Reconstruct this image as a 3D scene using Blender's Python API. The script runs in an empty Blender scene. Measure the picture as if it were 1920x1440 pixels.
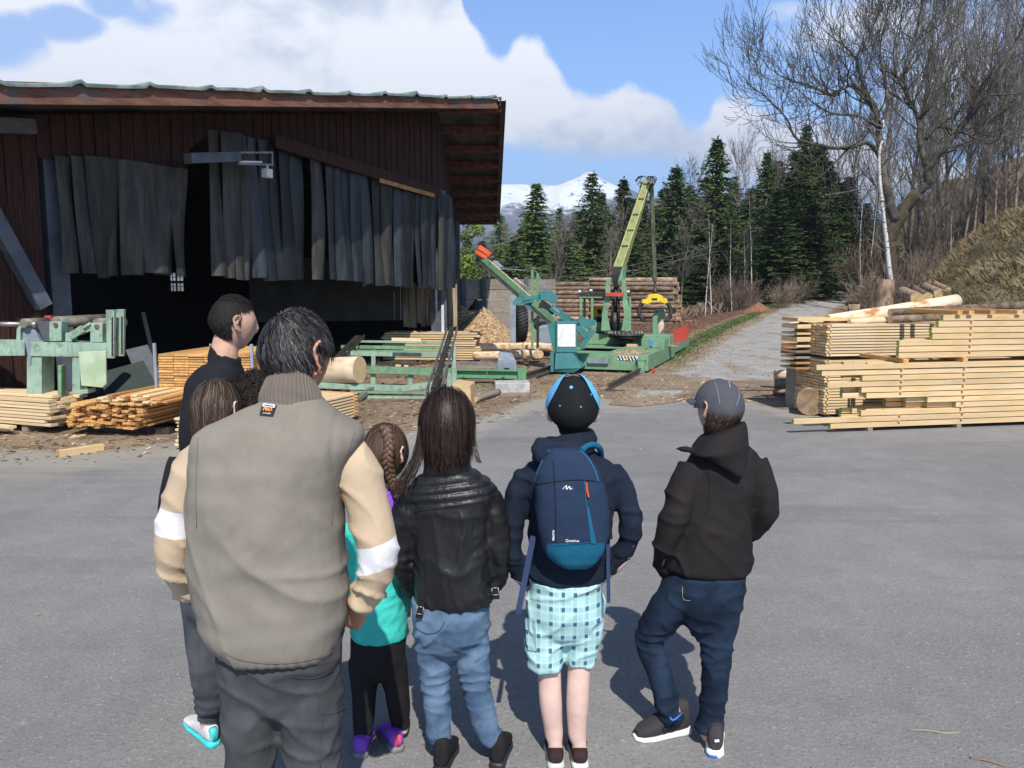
import bpy, bmesh, math, random
import numpy as np
from mathutils import Vector, Matrix, noise as mnoise
R = math.radians
PI = math.pi
scene = bpy.context.scene
COL = scene.collection

# ---------------------------------------------------------------- camera
CAM_H, PITCH, FPX = 1.90, R(6.94), 1520.0
cam_d = bpy.data.cameras.new('camera')
cam = bpy.data.objects.new('camera', cam_d); COL.objects.link(cam)
cam.location = (0, 0, CAM_H); cam.rotation_euler = (R(90) - PITCH, 0, 0)
cam_d.sensor_width = 36; cam_d.lens = FPX / 1920 * 36
cam_d.clip_end = 20000; cam_d.clip_start = 0.05
scene.camera = cam

# ---------------------------------------------------------------- world, sun, exposure
SUN_EL, SUN_AZ = R(48.0), R(-8.0)      # light travels towards +Y, slightly -X
world = bpy.data.worlds.new('World'); scene.world = world; world.use_nodes = True
wn, wl = world.node_tree.nodes, world.node_tree.links
wn.clear()
def wnode(t, **k):
    n = wn.new(t)
    for a, b in k.items(): setattr(n, a, b)
    return n
def wmath(op, a, b=None, c=None, clamp=False):
    n = wn.new('ShaderNodeMath'); n.operation = op; n.use_clamp = clamp
    for i, v in enumerate((a, b, c)):
        if v is None: continue
        if isinstance(v, (int, float)): n.inputs[i].default_value = v
        else: wl.new(v, n.inputs[i])
    return n.outputs[0]
sky = wnode('ShaderNodeTexSky', sky_type='NISHITA'); sky.sun_disc = False
sky.sun_elevation = SUN_EL; sky.sun_rotation = R(180) - SUN_AZ
sky.altitude = 900; sky.air_density = 1.15; sky.dust_density = 0.6; sky.ozone_density = 2.0
tc = wnode('ShaderNodeTexCoord')
sep = wnode('ShaderNodeSeparateXYZ'); wl.new(tc.outputs['Generated'], sep.inputs[0])
yy = wmath('MAXIMUM', sep.outputs[1], 0.12)
U = wmath('DIVIDE', sep.outputs[0], yy); V = wmath('DIVIDE', sep.outputs[2], yy)
def wnoise(scale, detail=8, rough=.55, dist=0., off=0., sy=1.0):
    m = wnode('ShaderNodeMapping'); m.inputs['Location'].default_value = (off, off * .7, off * .3)
    m.inputs['Scale'].default_value = (1, 1, sy)
    wl.new(tc.outputs['Generated'], m.inputs[0])
    n = wnode('ShaderNodeTexNoise'); n.inputs['Scale'].default_value = scale
    n.inputs['Detail'].default_value = detail; n.inputs['Roughness'].default_value = rough
    n.inputs['Distortion'].default_value = dist
    wl.new(m.outputs[0], n.inputs['Vector']); return n.outputs['Fac']
def wcurve(x, pts, lo, hi, vmax):
    t = wmath('DIVIDE', wmath('SUBTRACT', x, lo), hi - lo, clamp=True)
    c = wnode('ShaderNodeFloatCurve'); wl.new(t, c.inputs['Value'])
    cu = c.mapping.curves[0]
    P_ = [((a - lo) / (hi - lo), b / vmax) for a, b in pts]
    cu.points[0].location = P_[0]; cu.points[1].location = P_[-1]
    for p in P_[1:-1]: cu.points.new(*p)
    c.mapping.update()
    return wmath('MULTIPLY', c.outputs[0], vmax)
def wsmooth(x, a, b):
    n = wnode('ShaderNodeMapRange'); n.interpolation_type = 'SMOOTHSTEP'
    wl.new(x, n.inputs['Value']); n.inputs['From Min'].default_value = a; n.inputs['From Max'].default_value = b
    return n.outputs['Result']
def _uv(px, py):
    cx, cy = (px - 960) / FPX, (720 - py) / FPX
    dy = math.cos(PITCH) + cy * math.sin(PITCH); dz = -math.sin(PITCH) + cy * math.cos(PITCH)
    return cx / dy, dz / dy
top_pts = [_uv(*p) for p in ((-900, -400), (300, -380), (820, -160), (868, 5), (895, 60), (945, 95), (975, 62), (1040, 95), (1075, 160), (1120, 168), (1150, 155),
                             (1215, 165), (1260, 195), (1300, 235), (1330, 205), (1350, 165), (1400, 175), (1480, 215), (1700, 280), (2400, 330))]
bot_pts = [_uv(*p) for p in ((-900, 420), (800, 420), (935, 262), (960, 275), (1010, 292), (1100, 305), (1200, 318), (1300, 320), (1420, 345), (1600, 380), (2400, 420))]
n_big = wnoise(7.5, 9, .6, .2); n_fine = wnoise(26, 7, .62, .3, 3.1); n_soft = wnoise(4.2, 6, .55, .35, 7.7, 1.6); n_tex = wnoise(11, 8, .6, .3, 1.9, 1.5)
edge = wmath('ADD', wmath('MULTIPLY', wmath('SUBTRACT', n_big, .5), .055), wmath('MULTIPLY', wmath('SUBTRACT', n_fine, .5), .045))
vt = wmath('ADD', wcurve(U, top_pts, -1.2, 1.0, .7), edge)
vb = wcurve(U, bot_pts, -1.2, 1.0, .7)
m_top = wsmooth(wmath('SUBTRACT', vt, V), -.004, .016)
m_bot = wsmooth(wmath('ADD', wmath('SUBTRACT', V, vb), wmath('MULTIPLY', wmath('SUBTRACT', n_tex, .5), .06)), -.008, .022)
bank = wmath('MULTIPLY', m_top, m_bot)
# blue gaps low in the left-hand part of the bank, wisps at upper right and above the peaks
def gap(px, py, ru, rv, amp):
    u0, v0 = _uv(px, py)
    d = wmath('ADD', wmath('POWER', wmath('DIVIDE', wmath('SUBTRACT', U, u0), ru), 2.0), wmath('POWER', wmath('DIVIDE', wmath('SUBTRACT', V, v0), rv), 2.0))
    return wmath('MULTIPLY', wmath('MAXIMUM', wmath('SUBTRACT', 1.0, d), 0.0), amp)
g = wmath('MAXIMUM', wmath('MAXIMUM', gap(20, 80, .07, .045, 1.1), gap(125, 48, .07, .035, 1.0)), wmath('MAXIMUM', gap(270, 28, .07, .035, .75), gap(205, 5, .05, .03, 1.0)))
g = wsmooth(wmath('ADD', g, wmath('MULTIPLY', wmath('SUBTRACT', n_tex, .5), 1.5)), .32, .85)
bank = wmath('MULTIPLY', bank, wmath('SUBTRACT', 1.0, wmath('MULTIPLY', g, .8)))
w = wmath('MAXIMUM', wmath('MAXIMUM', gap(1640, 55, .16, .05, 1.0), gap(1540, 25, .1, .03, .8)), wmath('MAXIMUM', gap(1510, 90, .05, .02, .7), gap(1155, 322, .06, .012, .55)))
w = wmath('MAXIMUM', w, gap(1800, 120, .18, .1, .8))
wisp = wmath('MULTIPLY', wsmooth(wmath('ADD', w, wmath('MULTIPLY', wmath('SUBTRACT', n_tex, .5), 1.3)), .3, 1.0), .75)
rest = wmath('MULTIPLY', wmath('MULTIPLY', wsmooth(n_soft, .56, .70), wsmooth(sep.outputs[1], .45, .1)), .6)
cl = wmath('MAXIMUM', wmath('MAXIMUM', bank, wisp), rest)
shade = wsmooth(wmath('ADD', wmath('MULTIPLY', n_soft, .75), wmath('MULTIPLY', n_tex, .3)), .43, .60)
ccol = wnode('ShaderNodeMixRGB'); wl.new(shade, ccol.inputs[0])
ccol.inputs[1].default_value = (5.6, 6.4, 7.6, 1); ccol.inputs[2].default_value = (10.2, 10.2, 10.3, 1)
skyt = wnode('ShaderNodeMixRGB', blend_type='MULTIPLY'); skyt.inputs[0].default_value = 1
wl.new(sky.outputs[0], skyt.inputs[1])
tg = wnode('ShaderNodeMixRGB'); wl.new(wsmooth(sep.outputs[2], .30, .62), tg.inputs[0])
tg.inputs[1].default_value = (1.05, 1.36, 1.78, 1); tg.inputs[2].default_value = (.62, .70, .80, 1); wl.new(tg.outputs[0], skyt.inputs[2])
mx = wnode('ShaderNodeMixRGB'); wl.new(cl, mx.inputs[0]); wl.new(skyt.outputs[0], mx.inputs[1]); wl.new(ccol.outputs[0], mx.inputs[2])
bg = wnode('ShaderNodeBackground'); bg.inputs['Strength'].default_value = 0.10
wl.new(mx.outputs[0], bg.inputs['Color'])
wo = wnode('ShaderNodeOutputWorld'); wl.new(bg.outputs[0], wo.inputs['Surface'])

sun_d = bpy.data.lights.new('sun', 'SUN'); sun_d.energy = 5.0; sun_d.angle = R(0.53); sun_d.color = (1, .955, .89)
sun = bpy.data.objects.new('sun', sun_d); COL.objects.link(sun)
ldir = Vector((math.sin(SUN_AZ) * math.cos(SUN_EL), math.cos(SUN_AZ) * math.cos(SUN_EL), -math.sin(SUN_EL)))
sun.rotation_euler = ldir.to_track_quat('-Z', 'Y').to_euler()
vs = scene.view_settings; vs.view_transform = 'Standard'; vs.look = 'None'; vs.gamma = 1; vs.use_curve_mapping = False
vs.exposure = 0.32
scene.render.engine = 'CYCLES'
scene.cycles.max_bounces = 6; scene.cycles.transparent_max_bounces = 6; scene.cycles.volume_bounces = 0

# ---------------------------------------------------------------- helpers
def at(px, py, Y):
    cx, cy = (px - 960) / FPX, (720 - py) / FPX
    dy = math.cos(PITCH) + cy * math.sin(PITCH); dz = -math.sin(PITCH) + cy * math.cos(PITCH)
    return Vector((cx / dy * Y, Y, CAM_H + dz / dy * Y))
def gr(px, py, z=0.0):
    cx, cy = (px - 960) / FPX, (720 - py) / FPX
    dy = math.cos(PITCH) + cy * math.sin(PITCH); dz = -math.sin(PITCH) + cy * math.cos(PITCH)
    t = (z - CAM_H) / dz
    return Vector((cx * t, dy * t, z))
def props(o, label=None, cat=None, group=None, kind=None):
    if label: o['label'] = label
    if cat: o['category'] = cat
    if group: o['group'] = group
    if kind: o['kind'] = kind
    return o
def thing(name, label, cat, loc=(0, 0, 0), rotz=0.0, group=None):
    o = bpy.data.objects.new(name, None); COL.objects.link(o)
    o.empty_display_size = .1
    o.location = loc; o.rotation_euler = (0, 0, rotz)
    o['label'] = label; o['category'] = cat
    if group: o['group'] = group
    return o
def wmat_of(o):
    M_ = Matrix.LocRotScale(o.location, o.rotation_euler, o.scale)
    return wmat_of(o.parent) @ M_ if o.parent else M_
def ortho(d, up=Vector((0, 0, 1))):
    d = d.normalized()
    s = d.cross(up)
    if s.length < 1e-4: s = d.cross(Vector((0, 1, 0)))
    s.normalize(); return d, s, s.cross(d).normalized()
class MB:
    """collects primitives; build() links them as ONE mesh object"""
    def __init__(s): s.v = []; s.f = []; s.m = []; s.sm = []
    def add(s, vs_, fs, mi=0, smooth=False):
        b = len(s.v); s.v.extend([tuple(v) for v in vs_])
        for f in fs: s.f.append(tuple(i + b for i in f)); s.m.append(mi); s.sm.append(smooth)
        return s
    def box(s, c, size, rot=None, mi=0):
        x, y, z = (a / 2 for a in size); c = Vector(c)
        vs_ = [Vector((sx * x, sy * y, sz * z)) for sx in (-1, 1) for sy in (-1, 1) for sz in (-1, 1)]
        if rot is not None: vs_ = [rot @ v for v in vs_]
        return s.add([v + c for v in vs_], [(0, 1, 3, 2), (4, 6, 7, 5), (0, 4, 5, 1), (2, 3, 7, 6), (0, 2, 6, 4), (1, 5, 7, 3)], mi)
    def bar(s, p0, p1, w, h, up=Vector((0, 0, 1)), mi=0):
        p0, p1 = Vector(p0), Vector(p1); d, a, u = ortho(p1 - p0, up)
        vs_ = [p + a * (i * w / 2) + u * (j * h / 2) for p in (p0, p1) for i, j in ((-1, -1), (1, -1), (1, 1), (-1, 1))]
        return s.add(vs_, [(0, 1, 2, 3), (7, 6, 5, 4), (0, 4, 5, 1), (1, 5, 6, 2), (2, 6, 7, 3), (3, 7, 4, 0)], mi)
    def tube(s, pts, r, n=8, mi=0, caps=True, smooth=True):
        pts = [Vector(p) for p in pts]; k = len(pts)
        rs = r if isinstance(r, (list, tuple)) else [r] * k
        vs_ = []; a = None
        for i, p in enumerate(pts):
            d = (pts[min(i + 1, k - 1)] - pts[max(i - 1, 0)])
            if d.length < 1e-9: d = Vector((0, 0, 1))
            d.normalize()
            if a is None: a = ortho(d)[1]
            a = (a - d * a.dot(d))
            if a.length < 1e-5: a = ortho(d)[1]
            a.normalize(); b = d.cross(a)
            for j in range(n):
                t = 2 * PI * j / n
                vs_.append(p + (a * math.cos(t) + b * math.sin(t)) * rs[i])
        fs = [(i * n + j, i * n + (j + 1) % n, (i + 1) * n + (j + 1) % n, (i + 1) * n + j) for i in range(k - 1) for j in range(n)]
        s.add(vs_, fs, mi, smooth)
        if caps:
            b = len(s.v) - len(vs_)
            s.f.append(tuple(b + j for j in reversed(range(n)))); s.m.append(mi); s.sm.append(False)
            s.f.append(tuple(b + (k - 1) * n + j for j in range(n))); s.m.append(mi); s.sm.append(False)
        return s
    def prism(s, poly, thick, mi=0):
        """poly: list of 3D points (planar), extruded by vector thick"""
        n = len(poly); t = Vector(thick); P = [Vector(p) for p in poly]
        s.add(P + [p + t for p in P], [tuple(range(n)), tuple(reversed(range(n, 2 * n)))] + [(i, i + n, (i + 1) % n + n, (i + 1) % n) for i in range(n)], mi)
        return s
    def loft(s, rings, mi=0, caps=True, smooth=True, close=True):
        n = len(rings[0]); b = len(s.v); vs_ = [p for r in rings for p in r]
        fs = [(i * n + j, i * n + (j + 1) % n, (i + 1) * n + (j + 1) % n, (i + 1) * n + j) for i in range(len(rings) - 1) for j in range(n if close else n - 1)]
        s.add(vs_, fs, mi, smooth)
        if caps:
            s.f.append(tuple(b + j for j in reversed(range(n)))); s.m.append(mi); s.sm.append(smooth)
            s.f.append(tuple(b + (len(rings) - 1) * n + j for j in range(n))); s.m.append(mi); s.sm.append(smooth)
        return s
    def build(s, name, mats, parent=None, world=True, loc=None, recalc=True, smooth=None):
        vv = s.v
        o_loc = Vector((0, 0, 0))
        if parent is not None and world:
            inv = wmat_of(parent).inverted(); vv = [inv @ Vector(v) for v in vv]
        if loc is not None:
            o_loc = Vector(loc); vv = [Vector(v) - o_loc for v in vv]
        me = bpy.data.meshes.new(name); me.from_pydata([tuple(v) for v in vv], [], s.f)
        mats = mats if isinstance(mats, (list, tuple)) else [mats]
        for m in mats: me.materials.append(m)
        me.polygons.foreach_set('material_index', s.m)
        me.polygons.foreach_set('use_smooth', [bool(x) if smooth is None else smooth for x in s.sm])
        if recalc:
            bm = bmesh.new(); bm.from_mesh(me); bmesh.ops.recalc_face_normals(bm, faces=bm.faces); bm.to_mesh(me); bm.free()
        me.update()
        o = bpy.data.objects.new(name, me); COL.objects.link(o); o.location = o_loc
        if parent is not None: o.parent = parent
        return o
def dup(root, loc=None, rotz=None, label=None, group=None, scale=None):
    r = root.copy(); COL.objects.link(r)
    if loc is not None: r.location = loc
    if rotz is not None: r.rotation_euler = (0, 0, rotz)
    if scale is not None: r.scale = (scale,) * 3 if isinstance(scale, (int, float)) else scale
    if label: r['label'] = label
    if group: r['group'] = group
    for ch in list(root.children):
        c = ch.copy(); COL.objects.link(c); c.parent = r
        for g_ in ch.children:
            d = g_.copy(); COL.objects.link(d); d.parent = c
    return r
def bevel(o, w=.006, seg=2):
    m = o.modifiers.new('bevel', 'BEVEL'); m.width = w; m.segments = seg; m.limit_method = 'ANGLE'; m.angle_limit = R(40)
    return o
ORD = ['zeroth', 'first', 'second', 'third', 'fourth', 'fifth', 'sixth', 'seventh', 'eighth', 'ninth', 'tenth', 'eleventh', 'twelfth', 'thirteenth', 'fourteenth', 'fifteenth', 'sixteenth', 'seventeenth', 'eighteenth', 'nineteenth', 'twentieth']
def ordw(i):
    if i <= 20: return ORD[i]
    return {2: 'twenty', 3: 'thirty', 4: 'forty'}[i // 10] + '-' + ORD[i % 10] if i % 10 else {30: 'thirtieth', 40: 'fortieth'}[i]

# ---------------------------------------------------------------- materials
class NT:
    def __init__(s, name):
        s.mat = bpy.data.materials.new(name); s.mat.use_nodes = True
        s.t = s.mat.node_tree; s.n = s.t.nodes; s.l = s.t.links
        s.b = s.n['Principled BSDF']; s.out = s.n['Material Output']
    def new(s, t, **k):
        n = s.n.new(t)
        for a, b in k.items(): setattr(n, a, b)
        return n
    def set(s, inp, v):
        if isinstance(v, (int, float)): inp.default_value = v
        elif isinstance(v, (tuple, list)): inp.default_value = tuple(v) + ((1,) if len(v) == 3 and inp.type == 'RGBA' else ())
        else: s.l.new(v, inp)
    def coord(s, kind='Object', scale=(1, 1, 1), rot=(0, 0, 0), loc=(0, 0, 0)):
        t = s.new('ShaderNodeTexCoord'); m = s.new('ShaderNodeMapping')
        m.inputs['Scale'].default_value = scale; m.inputs['Rotation'].default_value = rot; m.inputs['Location'].default_value = loc
        s.l.new(t.outputs[kind], m.inputs[0]); return m.outputs[0]
    def noise(s, vec, scale=5, detail=5, rough=.6, dist=0):
        n = s.new('ShaderNodeTexNoise'); s.set(n.inputs['Scale'], scale); n.inputs['Detail'].default_value = detail
        n.inputs['Roughness'].default_value = rough; n.inputs['Distortion'].default_value = dist
        if vec is not None: s.l.new(vec, n.inputs['Vector'])
        return n.outputs['Fac']
    def mapr(s, x, a, b, c=0., d=1., smooth=False):
        n = s.new('ShaderNodeMapRange'); n.interpolation_type = 'SMOOTHSTEP' if smooth else 'LINEAR'
        s.l.new(x, n.inputs['Value'])
        for k, v in zip(('From Min', 'From Max', 'To Min', 'To Max'), (a, b, c, d)): n.inputs[k].default_value = v
        return n.outputs['Result']
    def math(s, op, a, b=None, clamp=False):
        n = s.new('ShaderNodeMath', operation=op); n.use_clamp = clamp; s.set(n.inputs[0], a)
        if b is not None: s.set(n.inputs[1], b)
        return n.outputs[0]
    def mix(s, f, a, b, blend='MIX'):
        n = s.new('ShaderNodeMixRGB', blend_type=blend); s.set(n.inputs[0], f); s.set(n.inputs[1], a); s.set(n.inputs[2], b)
        return n.outputs[0]
    def bump(s, h, strength=.3, dist=.01, normal=None):
        n = s.new('ShaderNodeBump'); n.inputs['Strength'].default_value = strength; n.inputs['Distance'].default_value = dist
        s.l.new(h, n.inputs['Height'])
        if normal is not None: s.l.new(normal, n.inputs['Normal'])
        return n.outputs[0]
    def fin(s, col=None, rough=None, normal=None, metal=None, spec=None):
        if col is not None: s.set(s.b.inputs['Base Color'], col)
        if rough is not None: s.set(s.b.inputs['Roughness'], rough)
        if normal is not None: s.l.new(normal, s.b.inputs['Normal'])
        if metal is not None: s.set(s.b.inputs['Metallic'], metal)
        if spec is not None: s.set(s.b.inputs['Specular IOR Level'], spec)
        return s.mat
def mat2(name, c1, c2, scale=6, rough=.7, stretch=(1, 1, 1), bump=.2, bscale=None, bdist=.01, lo=.35, hi=.65, metal=0., spec=.4, detail=6, rnd=0.0):
    m = NT(name); v = m.coord('Object', stretch)
    n = m.noise(v, scale, detail); f = m.mapr(n, lo, hi, smooth=True)
    col = m.mix(f, c1, c2)
    if rnd:
        oi = m.new('ShaderNodeObjectInfo'); k = m.mapr(oi.outputs['Random'], 0, 1, 1 - rnd, 1 + rnd)
        h = m.new('ShaderNodeHueSaturation'); m.l.new(k, h.inputs['Value']); m.l.new(col, h.inputs['Color']); col = h.outputs[0]
    bn = m.noise(v, bscale or scale * 4, 4)
    return m.fin(col, rough, m.bump(bn, bump, bdist) if bump else None, metal, spec)
def flat(name, c, rough=.6, metal=0., spec=.4):
    return mat2(name, tuple(x * .85 for x in c), tuple(min(1, x * 1.12) for x in c), 9, rough, bump=.08, metal=metal, spec=spec)
def paint(name, c, rust=(.16, .07, .03), amount=.5, rough=.5, dirt=(.2, .19, .13)):
    """worn painted steel: streaks of dirt and specks of rust"""
    m = NT(name); v = m.coord('Object'); v2 = m.coord('Object', (6, 6, .8))
    n1 = m.noise(v, 3.0, 7, .65); n2 = m.noise(v2, 3.0, 5); n3 = m.noise(v, 13, 6, .7)
    col = m.mix(m.mapr(n1, .35, .7, smooth=True), tuple(x * .86 for x in c), tuple(min(1, x * 1.1 + .01) for x in c))
    col = m.mix(m.math('MULTIPLY', m.mapr(n2, .52, .72, smooth=True), .55 * amount), col, dirt)
    col = m.mix(m.math('MULTIPLY', m.mapr(n3, .68 - .06 * amount, .76, smooth=True), .8), col, rust)
    n4 = m.noise(v, 5.5, 7, .7); col = m.mix(m.math('MULTIPLY', m.mapr(n4, .50, .66, smooth=True), .42 * amount), col, tuple(x * .35 for x in dirt))
    return m.fin(col, m.mapr(n1, .3, .7, rough - .05, rough + .25), m.bump(n3, .2, .006), 0, .35)
def wood(name, c1, c2, knots=True, rnd=.1, rough=.75, grain=14, axis=0):
    m = NT(name); st = [grain] * 3; st[axis] = .9
    v = m.coord('Object', tuple(st)); oi = m.new('ShaderNodeObjectInfo')
    va = m.new('ShaderNodeVectorMath', operation='ADD'); m.l.new(v, va.inputs[0])
    cb = m.new('ShaderNodeCombineXYZ'); m.l.new(m.math('MULTIPLY', oi.outputs['Random'], 57.0), cb.inputs[0]); m.l.new(cb.outputs[0], va.inputs[1])
    n1 = m.noise(va.outputs[0], 1.6, 6, .6, .4)
    col = m.mix(m.mapr(n1, .3, .7, smooth=True), c1, c2)
    n2 = m.noise(va.outputs[0], 6, 3)
    col = m.mix(m.mapr(n2, .6, .75, 0, .35), col, tuple(x * .6 for x in c1))
    if knots:
        st2 = [9] * 3; st2[axis] = 3.2
        vo = m.new('ShaderNodeTexVoronoi'); m.l.new(m.coord('Object', tuple(st2)), vo.inputs['Vector']); vo.inputs['Scale'].default_value = .55
        kf = m.mapr(vo.outputs['Distance'], .05, .13, .75, 0, True)
        col = m.mix(kf, col, (.24, .11, .035))
        n3 = m.noise(m.coord('Object', (1.4, 5, 5)), 1.3, 4)
        col = m.mix(m.mapr(n3, .55, .72, 0, .35, True), col, tuple(x * y for x, y in zip(c2, (.72, .6, .42))))
    wn_ = m.noise(m.coord('Object', (.7, 3, 3)), 1.1, 5, .6); col = m.mix(m.mapr(wn_, .54, .70, 0, .45, True), col, (.42, .36, .27)); cr_n = m.noise(va.outputs[0], 14, 2); col = m.mix(m.mapr(cr_n, .66, .72, 0, .5), col, tuple(x * .45 for x in c1))
    h = m.new('ShaderNodeHueSaturation'); m.l.new(m.mapr(oi.outputs['Random'], 0, 1, 1 - rnd, 1 + rnd), h.inputs['Value']); m.l.new(col, h.inputs['Color'])
    return m.fin(h.outputs[0], rough, m.bump(n2, .25, .004), 0, .25)
MT = {}
MT['asphalt_dummy'] = None
MT['pine'] = wood('sawn_pine', (.60, .41, .20), (.69, .51, .29), rnd=.13)
MT['pine_pale'] = wood('pale_pine', (.66, .49, .28), (.74, .59, .38), rnd=.12)
MT['pine_orange'] = wood('orange_pine', (.50, .25, .08), (.66, .39, .15), rnd=.32)
MT['green_end'] = mat2('green_painted_end_grain', (.22, .34, .05), (.50, .45, .16), 20)
MT['old_wood'] = wood('weathered_wood', (.20, .17, .14), (.30, .26, .21), knots=False, rnd=.1)
MT['bark'] = mat2('brown_bark', (.10, .065, .045), (.24, .18, .13), 9, .9, (1, 1, 1), .7, 18, .03, rnd=.25)
MT['bark_pale'] = mat2('scaly_spruce_bark', (.15, .09, .06), (.38, .27, .18), 7, .9, (.5, 1, 1), .6, 22, .02, rnd=.38)
MT['peeled'] = mat2('peeled_log', (.74, .58, .40), (.42, .18, .07), 2.1, .65, (.8, 2.4, 2.4), .3, 14, .01, .56, .68, rnd=.08)
def end_grain(name, c1, c2):
    m = NT(name); v = m.coord('Object'); w = m.new('ShaderNodeTexWave'); w.wave_type = 'RINGS'; w.rings_direction = 'X'
    m.l.new(v, w.inputs['Vector']); w.inputs['Scale'].default_value = 14; w.inputs['Distortion'].default_value = 2.0; w.inputs['Detail'].default_value = 3
    col = m.mix(w.outputs['Fac'], c1, c2); col = m.mix(m.mapr(m.noise(v, 7), .45, .7, 0, .5), col, tuple(x * .7 for x in c1))
    return m.fin(col, .8)
MT['cut_end'] = end_grain('cut_log_end', (.50, .35, .17), (.68, .52, .29))
MT['green'] = paint('sage_green_paint', (.17, .32, .18), amount=1.0)
MT['green_lt'] = paint('pale_green_paint', (.29, .42, .32), amount=1.3)
MT['green_dk'] = paint('bright_green_paint', (.11, .29, .13), amount=.7)
MT['green_yel'] = paint('mossy_green_paint', (.27, .31, .12), amount=1.5, dirt=(.34, .30, .12))
MT['teal'] = paint('teal_paint', (.035, .19, .19), amount=.6)
MT['grey_paint'] = paint('grey_blue_paint', (.24, .28, .33), amount=.6)
MT['steel'] = mat2('bare_steel', (.22, .22, .22), (.38, .36, .34), 8, .45, metal=.7)
MT['dark_steel'] = mat2('dark_greasy_steel', (.025, .024, .023), (.075, .065, .055), 12, .5, metal=.3)
MT['rail_steel'] = mat2('brown_rail_steel', (.05, .038, .03), (.11, .085, .07), 10, .7)
MT['rust'] = mat2('rusty_steel', (.10, .05, .03), (.22, .12, .07), 14, .85)
MT['red'] = paint('red_paint', (.50, .055, .035), amount=.4)
MT['orange_red'] = paint('orange_red_paint', (.66, .085, .02), amount=.2)
MT['yellow'] = paint('yellow_paint', (.72, .50, .02), amount=.4)
MT['white'] = flat('white_panel', (.75, .75, .73), .5)
MT['black'] = flat('black_plastic', (.02, .02, .022), .5)
MT['rubber'] = mat2('black_rubber', (.018, .018, .02), (.035, .035, .037), 9, .7)
MT['concrete'] = mat2('concrete', (.34, .33, .31), (.5, .49, .46), 7, .9, bump=.4)
MT['lens'] = flat('lamp_lens', (.7, .7, .65), .2)
MT['glass'] = NT('cab_glass').fin((.9, .95, .95), .05)
MT['glass'].node_tree.nodes['Principled BSDF'].inputs['Transmission Weight'].default_value = .9
del MT['asphalt_dummy']
# ---------------------------------------------------------------- terrain
def lerp_tab(x, tab):
    if x <= tab[0][0]: return tab[0][1]
    for (a, b), (c, d) in zip(tab, tab[1:]):
        if x <= c: return b + (d - b) * (x - a) / (c - a)
    return tab[-1][1] + (x - tab[-1][0]) * (tab[-1][1] - tab[-2][1]) / (tab[-1][0] - tab[-2][0])
ROADX = [(0, 1.2), (10, 2.8), (15.6, 4.6), (20, 6.0), (25, 7.7), (32, 10.4), (38, 13.2), (44, 16.3), (50, 19.9), (58, 24.9), (70, 33)]
ROADZ = [(0, 0), (22, 0), (30, .08), (38, .38), (44, .8), (50, 1.3), (58, 2.05), (70, 3.6), (90, 6)]
def sst(a, b, x):
    t = min(1, max(0, (x - a) / (b - a))); return t * t * (3 - 2 * t)
def terr(x, y):
    if y < 12: return 0.0
    s = x - lerp_tab(min(y, 75), ROADX)
    rz = lerp_tab(min(y, 90), ROADZ) * sst(-9, -1.2, s)
    k = sst(16.0, 29.0, y)
    q = max(0.0, s - 4.0)
    bank = .70 * q if q < 11 else 7.7 + (q - 11) * .30
    bank = bank * sst(0, 2.5, q)
    far = 1 - sst(90, 180, y) * .0
    bump = (mnoise.noise(Vector((x * .22, y * .22, 0))) * 1.1 + mnoise.noise(Vector((x * .8, y * .8, 3))) * .32) * min(1, q / 3)
    return rz + (min(bank, 30) + bump) * k * far
def attr(me, name, vals):
    a = me.attributes.new(name, 'FLOAT', 'POINT'); a.data.foreach_set('value', np.asarray(vals, dtype=np.float32))
def add_dirt(m, scale=1.0):
    v = m.coord('Object')
    a = m.noise(v, 1.1, 6, .6); b = m.noise(v, 9, 6, .7); c = m.noise(v, 46, 4, .75)
    col = m.mix(m.mapr(a, .35, .65, smooth=True), (.15, .10, .068), (.27, .205, .145))
    col = m.mix(m.mapr(b, .50, .68, smooth=True), col, (.36, .27, .17))
    col = m.mix(m.mapr(c, .52, .64, 0, .75, True), col, (.50, .39, .25))
    col = m.mix(m.mapr(c, .47, .36, 0, .7, True), col, (.07, .045, .03))
    return v, col, m.math('ADD', b, m.math('MULTIPLY', c, .7)), a
def fattr(m, n):
    a = m.new('ShaderNodeAttribute'); a.attribute_name = n; return a.outputs['Fac']
def mk_ground_mat():
    m = NT('yard_earth'); v, col, h, a = add_dirt(m)
    g = fattr(m, 'grass'); n = m.noise(v, 2.3, 6, .65); n2 = m.noise(v, 18, 5, .7)
    gc = m.mix(m.mapr(n2, .35, .65, smooth=True), (.07, .066, .03), (.17, .14, .075))
    gc = m.mix(m.mapr(n, .48, .62, smooth=True), gc, (.20, .13, .07))
    f = m.mapr(m.math('ADD', g, m.math('MULTIPLY', m.math('SUBTRACT', n, .5), 1.2)), .4, .6, smooth=True)
    col = m.mix(f, col, gc)
    gn = m.mapr(m.math('ADD', fattr(m, 'green'), m.math('MULTIPLY', m.math('SUBTRACT', n2, .5), .8)), .4, .7, smooth=True)
    col = m.mix(gn, col, m.mix(n2, (.04, .09, .015), (.13, .19, .04)))
    rd = m.mapr(m.math('ADD', fattr(m, 'red'), m.math('MULTIPLY', m.math('SUBTRACT', n, .5), 1.3)), .4, .7, smooth=True)
    col = m.mix(m.math('MULTIPLY', rd, .8), col, (.17, .075, .045))
    return m.fin(col, .95, m.bump(h, .6, .03), 0, .2)
MT['earth'] = mk_ground_mat()
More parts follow.
